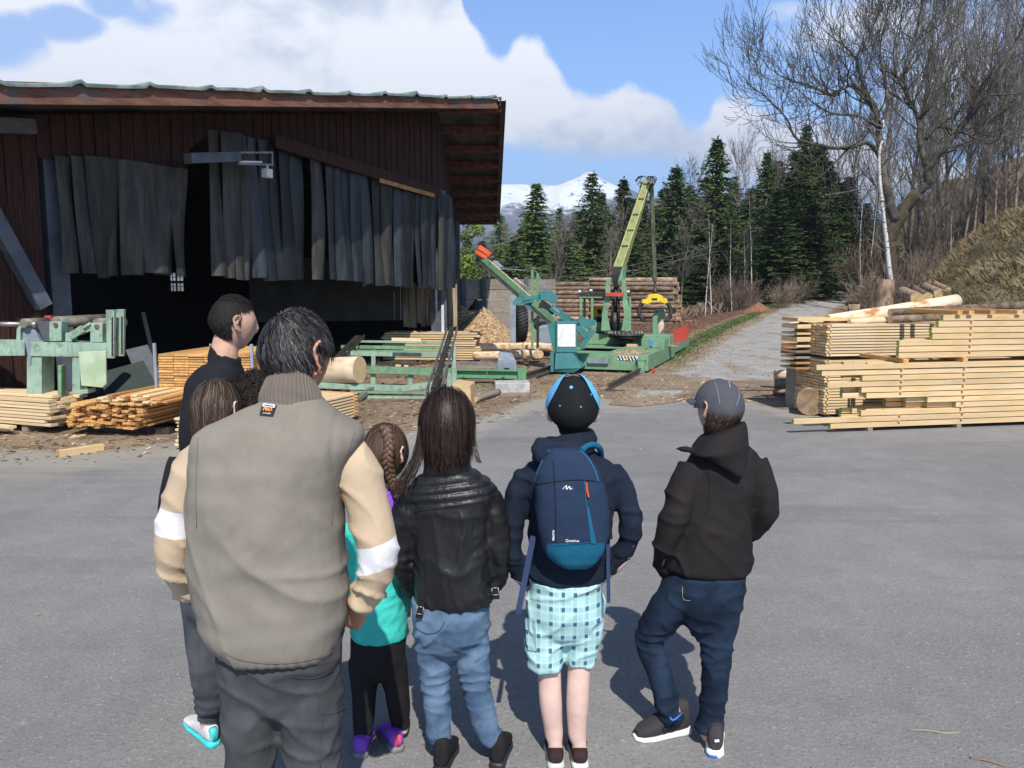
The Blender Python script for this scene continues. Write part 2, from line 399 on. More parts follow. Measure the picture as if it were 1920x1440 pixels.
def mk_asphalt():
    m = NT('worn_asphalt'); v = m.coord('Object')
    a = m.noise(v, .45, 5, .6); b = m.noise(v, 3.0, 6, .65); c = m.noise(v, 75, 3, .85); d = m.noise(v, 34, 3, .7)
    col = m.mix(m.mapr(a, .35, .65, smooth=True), (.208, .201, .193), (.252, .244, .233))
    col = m.mix(m.mapr(b, .35, .7, 0, .45, True), col, (.165, .162, .160))
    col = m.mix(m.mapr(c, .44, .34, 0, .6, True), col, (.06, .058, .055))
    col = m.mix(m.mapr(c, .60, .70, 0, .6, True), col, (.52, .50, .46))
    col = m.mix(m.mapr(d, .62, .70, 0, .6, True), col, (.42, .40, .37))
    tk = m.noise(m.coord('Object', (.12, 1.1, 1), rot=(0, 0, .5)), 1.3, 4, .6); col = m.mix(m.mapr(tk, .55, .68, 0, .35, True), col, (.13, .125, .12)); st = m.noise(v, .9, 3, .5); col = m.mix(m.mapr(st, .64, .70, 0, .25, True), col, (.11, .105, .10))
    # pale dust and sawdust towards the sawmill
    dust = fattr(m, 'dust'); n = m.noise(v, 1.6, 6, .7); s2 = m.coord('Object', (.35, 1.8, 1)); n4 = m.noise(s2, 1.5, 6, .7)
    df = m.mapr(m.math('ADD', dust, m.math('MULTIPLY', m.math('SUBTRACT', n4, .5), 1.1)), .35, .75, smooth=True)
    col = m.mix(m.math('MULTIPLY', df, .75), col, (.33, .30, .255))
    # ragged edge to bare earth
    e = fattr(m, 'edge')
    ve, dc, h, _ = add_dirt(m)
    ef = m.mapr(m.math('ADD', e, m.math('MULTIPLY', m.math('SUBTRACT', n, .5), .9)), .62, .42, smooth=True)
    col = m.mix(ef, col, dc)
    hh = m.math('ADD', m.math('MULTIPLY', c, .6), d)
    return m.fin(col, .88, m.bump(hh, .7, .008), 0, .3)
MT['asphalt'] = mk_asphalt()
def mk_gravel():
    m = NT('gravel_track'); v = m.coord('Object')
    b = m.noise(v, 2.0, 6, .65); c = m.noise(v, 30, 4, .7); s2 = m.coord('Object', (1, .25, 1)); n = m.noise(s2, 1.4, 5, .6)
    col = m.mix(m.mapr(b, .35, .65, smooth=True), (.235, .222, .20), (.34, .325, .30))
    col = m.mix(m.mapr(c, .35, .65, 0, .5), col, (.42, .40, .37)); col = m.mix(m.mapr(n, .52, .66, 0, .7, True), col, (.24, .18, .12))
    e = fattr(m, 'edge'); n2 = m.noise(v, 1.8, 6, .65)
    ve, dc, h, _ = add_dirt(m)
    ef = m.mapr(m.math('ADD', e, m.math('MULTIPLY', m.math('SUBTRACT', n2, .5), .9)), .66, .40, smooth=True)
    col = m.mix(ef, col, dc)
    return m.fin(col, .93, m.bump(c, .5, .012), 0, .25)
MT['gravel'] = mk_gravel()
def grid(x0, x1, y0, y1, nx, ny, fz, keep=None, yt=None):
    xs = np.linspace(x0, x1, nx + 1); ys = np.linspace(y0, y1, ny + 1)
    if yt: ys = np.array([yt(t) for t in np.linspace(0, 1, ny + 1)])
    V_ = [(float(x), float(y), fz(float(x), float(y))) for y in ys for x in xs]
    F_ = [(j * (nx + 1) + i, j * (nx + 1) + i + 1, (j + 1) * (nx + 1) + i + 1, (j + 1) * (nx + 1) + i) for j in range(ny) for i in range(nx)]
    if keep: F_ = [f for f in F_ if keep(sum(V_[i][0] for i in f) / 4, sum(V_[i][1] for i in f) / 4)]
    return V_, F_
def mesh_obj(name, V_, F_, mat, smooth=True, parent=None):
    me = bpy.data.meshes.new(name); me.from_pydata(V_, [], F_); me.materials.append(mat)
    me.polygons.foreach_set('use_smooth', [smooth] * len(F_)); me.update()
    o = bpy.data.objects.new(name, me); COL.objects.link(o)
    if parent: o.parent = parent
    return o
def add_ground():
    # near sheet: fine grid; far sheet: coarse, joined in ONE mesh
    V1, F1 = grid(-40, 70, -15, 100, 170, 180, terr)
    # outer skirt
    def zf(x, y): return terr(max(-40, min(70, x)), max(-15, min(100, y)))
    ring = []
    b = len(V1); V2 = []; F2 = []
    edge_pts = [(x, -15) for x in np.linspace(-40, 70, 23)] + [(70, y) for y in np.linspace(-15, 100, 24)][1:] + [(x, 100) for x in np.linspace(70, -40, 23)][1:] + [(-40, y) for y in np.linspace(100, -15, 24)][1:-1]
    n = len(edge_pts)
    for k, s_ in enumerate((1.0, 2.0, 6.0, 40.0)):
        for (x, y) in edge_pts:
            X, Y_ = 15 + (x - 15) * s_, 40 + (y - 40) * s_
            z = zf(x, y) * (1 if k < 2 else .6 if k == 2 else 0) - (.02 if k == 0 else 0)
            V2.append((float(X), float(Y_), z))
    for k in range(3):
        for i in range(n):
            F2.append((b + k * n + i, b + k * n + (i + 1) % n, b + (k + 1) * n + (i + 1) % n, b + (k + 1) * n + i))
    V_ = V1 + V2
    o = mesh_obj('ground', V_, F1 + F2, MT['earth']); o['kind'] = 'structure'
    gv, gg, gre = [], [], []
    for (x, y, z) in V_:
        s = x - lerp_tab(min(max(y, 0), 75), ROADX)
        gv.append(sst(2.2, 3.8, s) * sst(14, 19, y) + sst(60, 70, y) * (1 - sst(-2, 0, s)) * .8 + (sst(0, -3, -x - 40 if x < -40 else 0) * 0))
        green = math.exp(-((s + 2.3) / .6) ** 2) * sst(19, 24, y)
        gg.append(green + .45 * sst(46, 52, y) * (1 - sst(-3, -1, s)))
        gre.append(sst(-8.5, -6.5, s) * (1 - sst(-3.6, -2.4, s)) * sst(20, 25, y) * .9)
    attr(o.data, 'grass', gv); attr(o.data, 'green', gg); attr(o.data, 'red', gre)
    return o
add_ground()
# asphalt yard: boundary given as y_max(x) in metres
EDGE = [(-14, 8.6)]
for px, py in ((-60, 842), (0, 838), (60, 845), (130, 852), (200, 850), (260, 838), (320, 826), (700, 832), (780, 806), (880, 792), (940, 772), (1000, 750), (1080, 745), (1160, 748), (1230, 742), (1290, 736), (1350, 742), (1400, 752), (1450, 765), (1510, 772)):
    p = gr(px, py); EDGE.append((p.x, p.y))
EDGE += [(5.4, 14.2), (7, 15.0), (20, 16)]
def edge_y(x): return lerp_tab(x, EDGE)
def add_asphalt():
    V_, F_ = grid(-16, 18, -6, 17, 200, 140, lambda x, y: .004, keep=lambda x, y: y < edge_y(x) + .9)
    used = sorted({i for f in F_ for i in f}); mp = {k: i for i, k in enumerate(used)}
    V_ = [V_[i] for i in used]; F_ = [tuple(mp[i] for i in f) for f in F_]
    o = mesh_obj('asphalt_yard', V_, F_, MT['asphalt']); o['kind'] = 'structure'
    attr(o.data, 'edge', [sst(-.75, .75, edge_y(x) - y) for x, y, z in V_])
    attr(o.data, 'dust', [max(.75 * sst(3.2, .2, edge_y(x) - y), .25 * sst(2.5, .5, abs(y - 8.5 + .25 * x)) * sst(-4, 0, x)) for x, y, z in V_])
add_asphalt()
def add_road():
    ys = np.linspace(14.6, 70, 150); V_ = []; F_ = []; ed = []
    K = 14
    for y in ys:
        cx = lerp_tab(y, ROADX); w_ = 1.95 + .7 * sst(24, 13, y)
        for k in range(K + 1):
            x = cx + (k / K * 2 - 1) * w_
            V_.append((x, float(y), terr(x, float(y)) + .016 + .0))
            ed.append(1 - abs(k / K * 2 - 1) ** 2 if y > 17.5 else (1 - abs(k / K * 2 - 1) ** 2) * sst(14.6, 17.5, y))
    for j in range(len(ys) - 1):
        for k in range(K): F_.append((j * (K + 1) + k, j * (K + 1) + k + 1, (j + 1) * (K + 1) + k + 1, (j + 1) * (K + 1) + k))
    o = mesh_obj('gravel_road', V_, F_, MT['gravel']); o['kind'] = 'structure'; attr(o.data, 'edge', ed)
add_road()
# second, pale patch of gravel right of the rails
def flat_patch(name, pts, z, mat):
    cx = sum(p.x for p in pts) / len(pts); cy = sum(p.y for p in pts) / len(pts)
    V_ = [(cx, cy, z)]; F_ = []; ed = [1.0]; rings = 6; N = 48
    def rad(t):
        # polar radius of polygon at angle t
        best = 9e9
        d = Vector((math.cos(t), math.sin(t), 0))
        for a, b in zip(pts, pts[1:] + pts[:1]):
            ax, ay, bx, by = a.x - cx, a.y - cy, b.x - cx, b.y - cy
            den = d.x * (by - ay) - d.y * (bx - ax)
            if abs(den) < 1e-9: continue
            r = (ax * (by - ay) - ay * (bx - ax)) / den; u = (ax * d.y - ay * d.x) / den
            if r > 0 and -1e-6 <= u <= 1 + 1e-6: best = min(best, r)
        return best if best < 9e8 else .5
    for k in range(1, rings + 1):
        for j in range(N):
            t = 2 * PI * j / N; r = rad(t) * k / rings * 1.15
            V_.append((cx + r * math.cos(t), cy + r * math.sin(t), z)); ed.append(1 - (k / rings) ** 2)
    for j in range(N): F_.append((0, 1 + j, 1 + (j + 1) % N))
    for k in range(rings - 1):
        for j in range(N): F_.append((1 + k * N + j, 1 + (k + 1) * N + j, 1 + (k + 1) * N + (j + 1) % N, 1 + k * N + (j + 1) % N))
    o = mesh_obj(name, V_, F_, mat); o['kind'] = 'structure'; attr(o.data, 'edge', ed); return o
flat_patch('gravel_patch', [gr(1150, 752), gr(1215, 715), gr(1300, 690), (gr(1345, 680)), gr(1340, 712), gr(1290, 745), gr(1220, 758)], .012, MT['gravel'])

# ---------------------------------------------------------------- mountains (far, in air)
def mk_rock(name, snow):
    m = NT(name); v = m.coord('Object'); n = m.noise(v, .004, 8, .65); n2 = m.noise(v, .02, 6, .7)
    geo = m.new('ShaderNodeNewGeometry'); sp = m.new('ShaderNodeSeparateXYZ'); m.l.new(geo.outputs['Position'], sp.inputs[0])
    nz = m.new('ShaderNodeSeparateXYZ'); m.l.new(geo.outputs['Normal'], nz.inputs[0])
    col = m.mix(m.mapr(n2, .4, .6), (.05, .055, .06), (.12, .12, .12))
    forest = m.mix(m.mapr(n2, .4, .6), (.02, .035, .025), (.05, .06, .04))
    brown = m.mapr(m.math('ADD', m.math('MULTIPLY', n, 1.0), 0), .5, .62, smooth=True)
    low = m.mapr(sp.outputs[2], 60, 190, smooth=True)
    col = m.mix(low, m.mix(brown, forest, (.25, .19, .14)), col)
    if snow:
        h = m.math('ADD', sp.outputs[2], m.math('MULTIPLY', m.math('SUBTRACT', n2, .5), 160))
        h = m.math('ADD', h, m.math('MULTIPLY', m.math('SUBTRACT', n, .5), 180)); h = m.math('SUBTRACT', h, m.mapr(sp.outputs[0], 180, 620, 0, 170, True))
        f = m.math('MULTIPLY', m.math('MULTIPLY', m.mapr(h, 262, 300, smooth=True), m.mapr(n2, .36, .44, .25, 1)), m.mapr(m.math('ADD', nz.outputs[2], m.math('MULTIPLY', m.math('SUBTRACT', n2, .5), 1.1)), .58, .70, smooth=True))
        col = m.mix(f, col, (.88, .9, .93))
    return m.fin(col, .9)
def add_mountain(name, Y0, prof, depth, snow, x0, x1, seed, nx=150, ny=36):
    V_ = []; F_ = []
    for j in range(ny + 1):
        t = j / ny
        for i in range(nx + 1):
            px = x0 + (x1 - x0) * i / nx
            zr = at(px, lerp_tab(px, prof), Y0).z
            X = (px - 960) / FPX * Y0
            f = 1 - abs(t - .6) / .6 if t < .6 else 1 - (t - .6) / .4 * .9
            f = max(0, f) ** 1.12
            yy_ = Y0 + (t - .6) * depth
            r = mnoise.fractal(Vector((X * .004 + seed, yy_ * .004, seed)), 1.0, 2.1, 6)
            rid = 1 - abs(mnoise.noise(Vector((X * .006 + seed, yy_ * .003, 9)))) * 2
            z = zr * f + (r * 70 + rid * 40 - 20) * min(1, f * 2) * (1 - .55 * f)
            V_.append((X * (yy_ / Y0) ** .3, yy_, max(-5, z)))
    for j in range(ny):
        for i in range(nx): F_.append((j * (nx + 1) + i, j * (nx + 1) + i + 1, (j + 1) * (nx + 1) + i + 1, (j + 1) * (nx + 1) + i))
    o = mesh_obj(name, V_, F_, mk_rock(name + '_rock', snow)); o['kind'] = 'structure'; return o
add_mountain('snowy_mountain', 3300, [(200, 430), (600, 390), (800, 360), (900, 350), (935, 344), (965, 340), (1000, 343), (1030, 350), (1050, 348), (1068, 342), (1085, 336), (1104, 323), (1114, 330), (1128, 340), (1145, 350), (1165, 357), (1190, 366), (1220, 372), (1290, 395), (1500, 430), (1900, 450)], 1500, True, 500, 1700, 3.3)
add_mountain('wooded_hill', 2300, [(0, 440), (600, 430), (800, 425), (870, 418), (935, 436), (1000, 440), (1100, 446), (1300, 440), (1500, 430), (2000, 440)], 900, False, 0, 2200, 8.1, 90, 20)
# ---------------------------------------------------------------- vegetation
def foliage_mat(name, c1, c2, c3, scale=1.2):
    m = NT(name); v = m.coord('Object'); oi = m.new('ShaderNodeObjectInfo')
    n = m.noise(v, scale, 4); n2 = m.noise(v, 6, 3)
    col = m.mix(m.mapr(n, .35, .65, smooth=True), c1, c2); col = m.mix(m.mapr(n2, .55, .7, 0, .7), col, c3)
    h = m.new('ShaderNodeHueSaturation'); m.l.new(m.mapr(oi.outputs['Random'], 0, 1, .75, 1.3), h.inputs['Value']); m.l.new(col, h.inputs['Color'])
    m.fin(h.outputs[0], .75, None, 0, .15)
    m.b.inputs['Transmission Weight'].default_value = 0
    return m.mat
MT['needles'] = foliage_mat('spruce_needles', (.050, .088, .024), (.105, .150, .045), (.16, .20, .06))
MT['needles_dark'] = foliage_mat('dark_fir_needles', (.028, .052, .018), (.065, .10, .032), (.11, .145, .045))
MT['fresh'] = foliage_mat('fresh_leaves', (.12, .20, .03), (.22, .30, .06), (.3, .36, .1))
MT['twig_bark'] = mat2('grey_brown_twigs', (.11, .092, .075), (.25, .215, .18), 2.0, .9, bump=0, rnd=.25)
MT['oak_bark'] = mat2('mossy_dark_bark', (.045, .039, .030), (.115, .10, .08), 2.2, .95, bump=.5, bscale=14, bdist=.04)
MT['moss'] = mat2('mossy_trunk_bark', (.040, .036, .02), (.095, .07, .042), 3.0, .95, bump=.6, bscale=12, bdist=.05)
def birch_mat():
    m = NT('birch_bark'); v = m.coord('Object', (1, 1, 3.5)); n = m.noise(v, 2.4, 5, .7)
    col = m.mix(m.mapr(n, .54, .62, smooth=True), (.62, .60, .56), (.06, .05, .045)); return m.fin(col, .8)
MT['birch'] = birch_mat()
def conifer_parts(seed, H, Rm, dens=1.0, bare=.08, skirt=1.0):
    rnd = random.Random(seed)
    tr = MB(); tr.tube([(0, 0, -.3), (0, 0, H * .5), (rnd.uniform(-.05, .05), 0, H * .97)], [H * .017, H * .011, .015], 7)
    cr = MB(); v = []; f = []
    nw = int(44 * dens)
    for w in range(nw):
        t = bare + (1 - bare) * (w / nw) ** .92
        z = H * t; L = Rm * ((1 - t) ** .95) * skirt * 1.28 + .03
        nb = int(6 + 4 * (1 - t))
        a0 = rnd.uniform(0, 6.28)
        for b in range(nb):
            a = a0 + b * 6.283 / nb + rnd.uniform(-.35, .35); l = L * rnd.uniform(.62, 1.16)
            if rnd.random() < .05: l *= .5
            zz = z + rnd.uniform(-.3, .3) * (1 - t * .8); dr = rnd.uniform(.15, .55) * (1.1 - t * .9)
            ca, sa = math.cos(a), math.sin(a)
            tr.tube([(0, 0, zz), (ca * l * .95, sa * l * .95, zz - l * dr * .62)], [.022, .006], 3, caps=False)
            ns = max(4, int(l / .17))
            for k in range(ns):
                u = (k + .6) / ns
                px, py = ca * l * u, sa * l * u
                pz = zz - l * dr * (u - .38 * u * u * u)
                for q in range(4):
                    side = (-1, 1, 0, 0)[q]
                    sz = rnd.uniform(.16, .34) * (1.12 - .45 * u) * (1.05 - .5 * t)
                    d = Vector((ca, sa, 0)) * rnd.uniform(.3, .8) + Vector((-sa, ca, 0)) * side * rnd.uniform(.5, 1.1) + Vector((0, 0, -rnd.uniform(.25, .9) if q < 3 else rnd.uniform(0, .35)))
                    d.normalize(); d *= sz
                    wv = Vector((rnd.uniform(-1, 1), rnd.uniform(-1, 1), rnd.uniform(-.6, .6))).cross(d); wv.normalize(); wv *= sz * rnd.uniform(.16, .30)
                    o = Vector((px + rnd.uniform(-.05, .05), py + rnd.uniform(-.05, .05), pz + rnd.uniform(-.06, .06)))
                    i0 = len(v)
                    v += [o + wv * .5, o - wv * .5, o + d * .6 - wv, o + d, o + d * .6 + wv]
                    f.append((i0, i0 + 1, i0 + 2, i0 + 3, i0 + 4))
    # leader
    for k in range(10):
        o = Vector((0, 0, H * (.93 + .008 * k))); a = rnd.uniform(0, 6.28)
        d = Vector((math.cos(a), math.sin(a), .7)) * .16; wv = Vector((-math.sin(a), math.cos(a), 0)) * .03
        i0 = len(v); v += [o + wv, o - wv, o + d]; f.append((i0, i0 + 1, i0 + 2))
    cr.add(v, f)
    return tr, cr
def make_conifer(seed, H, Rm, name, label, mat, **k):
    root = thing(name, label, 'tree')
    tr, cr = conifer_parts(seed, H, Rm, **k)
    tr.build('trunk', MT['bark'], root, recalc=False); cr.build('crown', mat, root, recalc=False)
    return root
GC = 'conifers standing behind the log yard'
protoC = [make_conifer(11, 10, 1.75, 'spruce_tree', 'x', MT['needles']),
          make_conifer(12, 10, 2.15, 'spruce_tree', 'x', MT['needles'], dens=.8, bare=.14),
          make_conifer(13, 10, 1.9, 'spruce_tree', 'x', MT['needles_dark'], dens=1.1),
          make_conifer(14, 10, 1.45, 'spruce_tree', 'x', MT['needles_dark'], dens=.95)]
usedC = [False] * 4
def put_conifer(k, px, py_top, Y, label, wid=1.0):
    base = at(px, 600, Y); z0 = terr(base.x, Y); H = at(px, py_top, Y).z - z0; s = H / 10.0
    if not usedC[k]:
        o = protoC[k]; usedC[k] = True
    else: o = dup(protoC[k])
    o.location = (base.x, Y, z0); o.scale = (s * wid * 1.85, s * wid * 1.85, s); o.rotation_euler = (0, 0, (px * 1.7) % 6.28)
    o['label'] = label; o['group'] = GC
for a in ((0, 1005, 342, 52, 'tall open spruce right of the red hopper with snowy slopes behind its tip', 1.25),
          (1, 1108, 322, 55, 'tall spruce just left of the crane boom, tip against the snowy peak', 1.0),
          (3, 1165, 333, 62, 'slim spruce between the tall spruce and the upper crane boom', 1.1),
          (3, 1201, 338, 66, 'narrow spruce whose tip stands hidden by the boom head', .8),
          (2, 1262, 312, 54, 'dense spruce directly right of the boom head', 1.15),
          (0, 1335, 258, 52, 'tallest pointed spruce right of the crane, standing clear against the cloud', 1.05),
          (3, 1288, 345, 60, 'dark spruce filling the gap right of the grab cable', 1.2),
          (2, 1428, 284, 56, 'spruce left of the dark forest block with a slim tip', .8),
          (2, 1497, 232, 55, 'broad dark spruce rising above the forest block by the road', .85),
          (2, 1470, 330, 50, 'dense dark fir at the front of the forest block', 1.25),
          (3, 1540, 300, 58, 'dark fir at the right end of the forest block beside the track', 1.35),
          (3, 1450, 350, 47, 'lower dark fir in front of the forest block', 1.5),
          (2, 1580, 330, 64, 'dark fir behind the big bare tree', 1.3),
          (3, 1390, 380, 58, 'shorter fir left of the forest block behind pale birch stems', 1.3),
          (1, 1048, 388, 58, 'small spruce right of the open spruce', 1.0),
          (1, 938, 402, 56, 'spruce just right of the shed roof edge', 1.2),
          (2, 975, 430, 60, 'low spruce behind the conveyor arm', 1.5),
          (0, 878, 440, 54, 'light green spruce beside the shed corner', 1.2),
          (1, 905, 450, 50, 'bushy spruce behind the red hopper', 1.5),
          (2, 1075, 420, 62, 'dark spruce behind the tall left spruces', 1.4),
          (3, 1140, 400, 64, 'dark fir in the second row left of the boom', 1.6),
          (3, 1225, 390, 60, 'dark fir behind the crane boom', 1.5),
          (2, 1310, 410, 64, 'dark fir in the second row behind the log pile end', 1.6),
          (2, 1360, 400, 57, 'dark fir left of the pale birch stems', 1.6),
          (3, 1020, 440, 66, 'low dark fir in the second row behind the conveyor', 1.7),
          (3, 1515, 380, 48, 'low dark fir beside the shaded track', 1.8),
          (1, 962, 450, 47, 'low broad spruce above the timber wall', 1.9), (0, 1060, 430, 50, 'low spruce before the two tall spruces', 1.7), (1, 1175, 415, 50, 'low spruce left of the boom above the log pile', 1.7), (2, 1085, 395, 68, 'rear fir right of the tall spruce at the mountain', 1.5), (3, 1125, 360, 66, 'rear slim fir close behind the tall spruce by the boom', 1.2), (2, 1182, 372, 70, 'rear fir directly behind the upper boom', 1.3), (3, 1240, 350, 68, 'rear fir just right of the grab cable', 1.3),
          (2, 1278, 372, 70, 'rear fir between the dense spruce and the tallest one', 1.5), (3, 1318, 330, 66, 'rear fir close left of the tallest spruce', 1.2), (2, 1368, 340, 66, 'rear fir right of the tallest spruce', 1.4), (3, 1402, 350, 62, 'rear fir behind the short white birch', 1.5),
          (2, 1445, 300, 64, 'rear fir at the left end of the forest block', 1.4), (3, 1480, 280, 62, 'rear fir left of the broad dark spruce', 1.3), (2, 1520, 270, 62, 'rear fir right of the broad dark spruce', 1.4), (3, 1560, 340, 60, 'rear low fir by the bend of the track', 1.7), (2, 1615, 380, 68, 'rear fir behind the thin pale birches', 1.7), (3, 990, 400, 64, 'rear fir left of the tall open spruce', 1.3), (2, 1345, 430, 50, 'low fir behind the end of the log pile', 1.9), (3, 1275, 440, 52, 'low fir behind the grab', 1.9)):
    put_conifer(*a)

class Tw:
    """recursive bare-tree twig generator, collects tubes"""
    def __init__(s, seed): s.r = random.Random(seed); s.mb = MB(); s.n = 0
    def grow(s, p, d, L, r, lev, maxlev, up=.15, wig=.22, kids=(3, 5), spread=(.45, .95), minr=.006):
        rnd = s.r; n = 5 if lev < 2 else 4
        pts = [p.copy()]; d = d.normalized(); dirs = [d.copy()]
        for i in range(n):
            d = d + Vector((rnd.uniform(-1, 1), rnd.uniform(-1, 1), rnd.uniform(-1, 1))) * wig + Vector((0, 0, up)); d.normalize()
            p = p + d * (L / n); pts.append(p.copy()); dirs.append(d.copy())
        rs = [max(minr, r * (1 - .62 * i / n)) for i in range(n + 1)]
        s.mb.tube(pts, rs, 6 if r > .05 else 4 if r > .02 else 3, caps=False); s.n += 1
        if lev >= maxlev: return
        for k in range(rnd.randint(*kids)):
            t = rnd.uniform(.28, 1.0); i = min(n - 1, int(t * n)); q = pts[i].lerp(pts[i + 1], t * n - i if t < 1 else 1)
            ax = dirs[i].cross(Vector((rnd.uniform(-1, 1), rnd.uniform(-1, 1), rnd.uniform(-1, 1))))
            if ax.length < 1e-3: continue
            nd = Matrix.Rotation(rnd.uniform(*spread), 3, ax.normalized()) @ dirs[i]
            s.grow(q, nd, L * rnd.uniform(.48, .78) * (1.1 - .3 * t), rs[i] * rnd.uniform(.45, .68), lev + 1, maxlev, up, wig, kids, spread, minr)
        # continuation
        s.grow(pts[-1], dirs[-1], L * .6, rs[-1] * .95, lev + 1, maxlev, up, wig, kids, spread, minr)
def catmull(P, n=6):
    P = [Vector(p) for p in P]; out = []
    Q = [P[0] * 2 - P[1]] + P + [P[-1] * 2 - P[-2]]
    for i in range(len(P) - 1):
        a, b, c, d = Q[i:i + 4]
        for k in range(n):
            t = k / n
            out.append(.5 * ((2 * b) + (c - a) * t + (2 * a - 5 * b + 4 * c - d) * t * t + (3 * b - a - 3 * c + d) * t ** 3))
    out.append(P[-1].copy()); return out
# --- slender bare trees (three kinds), copied along the wood edge
def make_bare(seed, H, name, label, mat, lean=.03, kids=(4, 6), maxlev=3, r0=.10, thin=.008):
    root = thing(name, label, 'tree'); t = Tw(seed); rnd = t.r
    pts = [Vector((0, 0, -.3))]; d = Vector((rnd.uniform(-lean, lean), rnd.uniform(-lean, lean), 1))
    n = 9
    for i in range(n):
        d = (d + Vector((rnd.uniform(-1, 1), rnd.uniform(-1, 1), 0)) * .05).normalized(); pts.append(pts[-1] + d * H / n)
    tk = MB(); tk.tube(pts, [r0 * (1 - .88 * i / n) for i in range(n + 1)], 7)
    for i in range(3, n + 1):
        for k in range(rnd.randint(*kids)):
            a = rnd.uniform(0, 6.28); u = rnd.uniform(-.5, .5)
            q = pts[i] + (pts[i] - pts[i - 1]) * u * .9 if i < n else pts[i] - (pts[i] - pts[i - 1]) * abs(u)
            t.grow(q, Vector((math.cos(a), math.sin(a), rnd.uniform(.7, 1.6))), H * rnd.uniform(.10, .2) * (1.25 - .6 * i / n), r0 * (.42 - .3 * i / n), 1, maxlev, .12, .2, (2, 4), (.4, .9), thin)
    tk.build('trunk', mat, root, recalc=False); t.mb.build('crown', MT['twig_bark'], root, recalc=False)
    return root
protoB = [make_bare(21, 10, 'bare_tree', 'x', MT['twig_bark']), make_bare(22, 10, 'bare_tree', 'x', MT['twig_bark'], .1, (4, 7)), make_bare(23, 10, 'birch_tree', 'x', MT['birch'], .05, (2, 4), 2, .07)]
usedB = [False] * 3
def put_bare(k, px, py_top, Y, label, wid=1.0, group='bare trees at the edge of the wood', py_base=None):
    base = at(px, 600, Y); z0 = terr(base.x, Y); H = at(px, py_top, Y).z - z0; s = H / 10.0
    if not usedB[k]: o = protoB[k]; usedB[k] = True
    else: o = dup(protoB[k])
    o.location = (base.x, Y, z0); o.scale = (s * wid, s * wid, s); o.rotation_euler = (0, 0, (px * 2.3) % 6.28)
    o['label'] = label; o['group'] = group
rb = random.Random(5)
where_top = ('at the top right of the hillside', )
BT = []
# behind conifers on the left: brownish bare trees
for px, py, Y in ((885, 470, 60), (925, 460, 46), (955, 440, 50), (1035, 430, 48), (1065, 415, 50), (1148, 400, 50), (1205, 400, 66), (1140, 440, 45), (1245, 330, 58), (1275, 400, 48), (1300, 330, 60), (1350, 370, 60), (1375, 300, 60), (1395, 285, 62), (1410, 320, 58), (1440, 300, 60)):
    BT.append((rb.choice((0, 1)), px, py, Y, 1.2 if px < 1350 else .9))
near_ = {885: 'beside the shed corner', 925: 'behind the red hopper', 955: 'above the timber retaining wall', 985: 'behind the conveyor arm', 1035: 'between the two tall left spruces', 1065: 'left of the tall spruce by the boom', 1090: 'in front of the tall spruce left of the boom', 1148: 'left of the crane mast', 1178: 'left of the upper boom', 1205: 'behind the middle of the boom', 1140: 'behind the left end of the log pile', 1245: 'right of the boom head', 1275: 'behind the grab cable', 1300: 'left of the tallest spruce', 1350: 'right of the tallest spruce', 1375: 'pale against the cloud left of the forest block', 1395: 'thin crowned against the cloud', 1410: 'in front of the slim fir', 1440: 'above the left end of the forest block'}
for k, px, py, Y, wd in BT:
    put_bare(k, px, py, Y, 'leafless grey brown tree ' + near_[px], wd)
# tall stems on the hillside, upper right
hill = [(1590, 40, 66), (1625, 20, 60), (1655, -20, 70), (1690, -10, 56), (1705, -60, 66), (1732, 0, 72), (1748, -60, 60), (1768, -30, 52), (1790, -80, 64), (1806, -20, 56), (1822, -70, 70), (1842, -40, 50), (1858, -90, 62), (1874, -20, 56), (1890, -80, 48), (1905, -40, 60), (1920, -90, 54), (1945, -60, 46), (1975, -60, 56), (1560, 150, 72), (1530, 250, 64)]
for i, (px, py, Y) in enumerate(hill):
    put_bare(i % 2, px, py, Y, 'tall leafless tree on the hillside, %s stem from the left above the bank' % ordw(i + 1) if i < 19 else 'smaller leafless tree behind the left crown edge of the big bare tree' if i == 19 else 'short leafless tree above the dark firs by the track', .8, 'leafless trees on the hillside')
low = [(1700, 300, 47), (1725, 330, 44), (1752, 260, 46), (1775, 290, 42), (1797, 240, 45), (1815, 200, 41), (1836, 230, 44), (1852, 150, 40), (1872, 190, 43), (1889, 120, 39), (1908, 160, 42), (1640, 330, 56), (1670, 300, 60), (1715, 250, 52), (1760, 180, 50), (1830, 120, 47), (1880, 60, 45), (1600, 260, 62)]
for i, (px, py, Y) in enumerate(low):
    put_bare((i + 1) % 2, px, py, Y, 'lower leafless sapling on the bank slope, %s of the lower ones' % ordw(i + 1), 1.1, 'leafless saplings on the bank slope')
# pale birches in front of the dark firs
for i, (px, py, Y, la) in enumerate(((1322, 415, 43, 'slim pale birch left of the pair behind the log pile end'), (1334, 395, 43.5, 'slim pale birch right behind the log pile end'), (1372, 400, 44, 'thin white birch in front of the dark fir wall'), (1392, 430, 45, 'short white birch beside the brown brush'), (1408, 360, 46, 'crooked thin birch left of the track verge'), (1612, 300, 50, 'thin pale birch left of the big bare tree'), (1622, 330, 52, 'second thin pale birch left of the big bare tree'))):
    put_bare(2, px, py, Y, la, .8, 'pale birches before the dark firs')
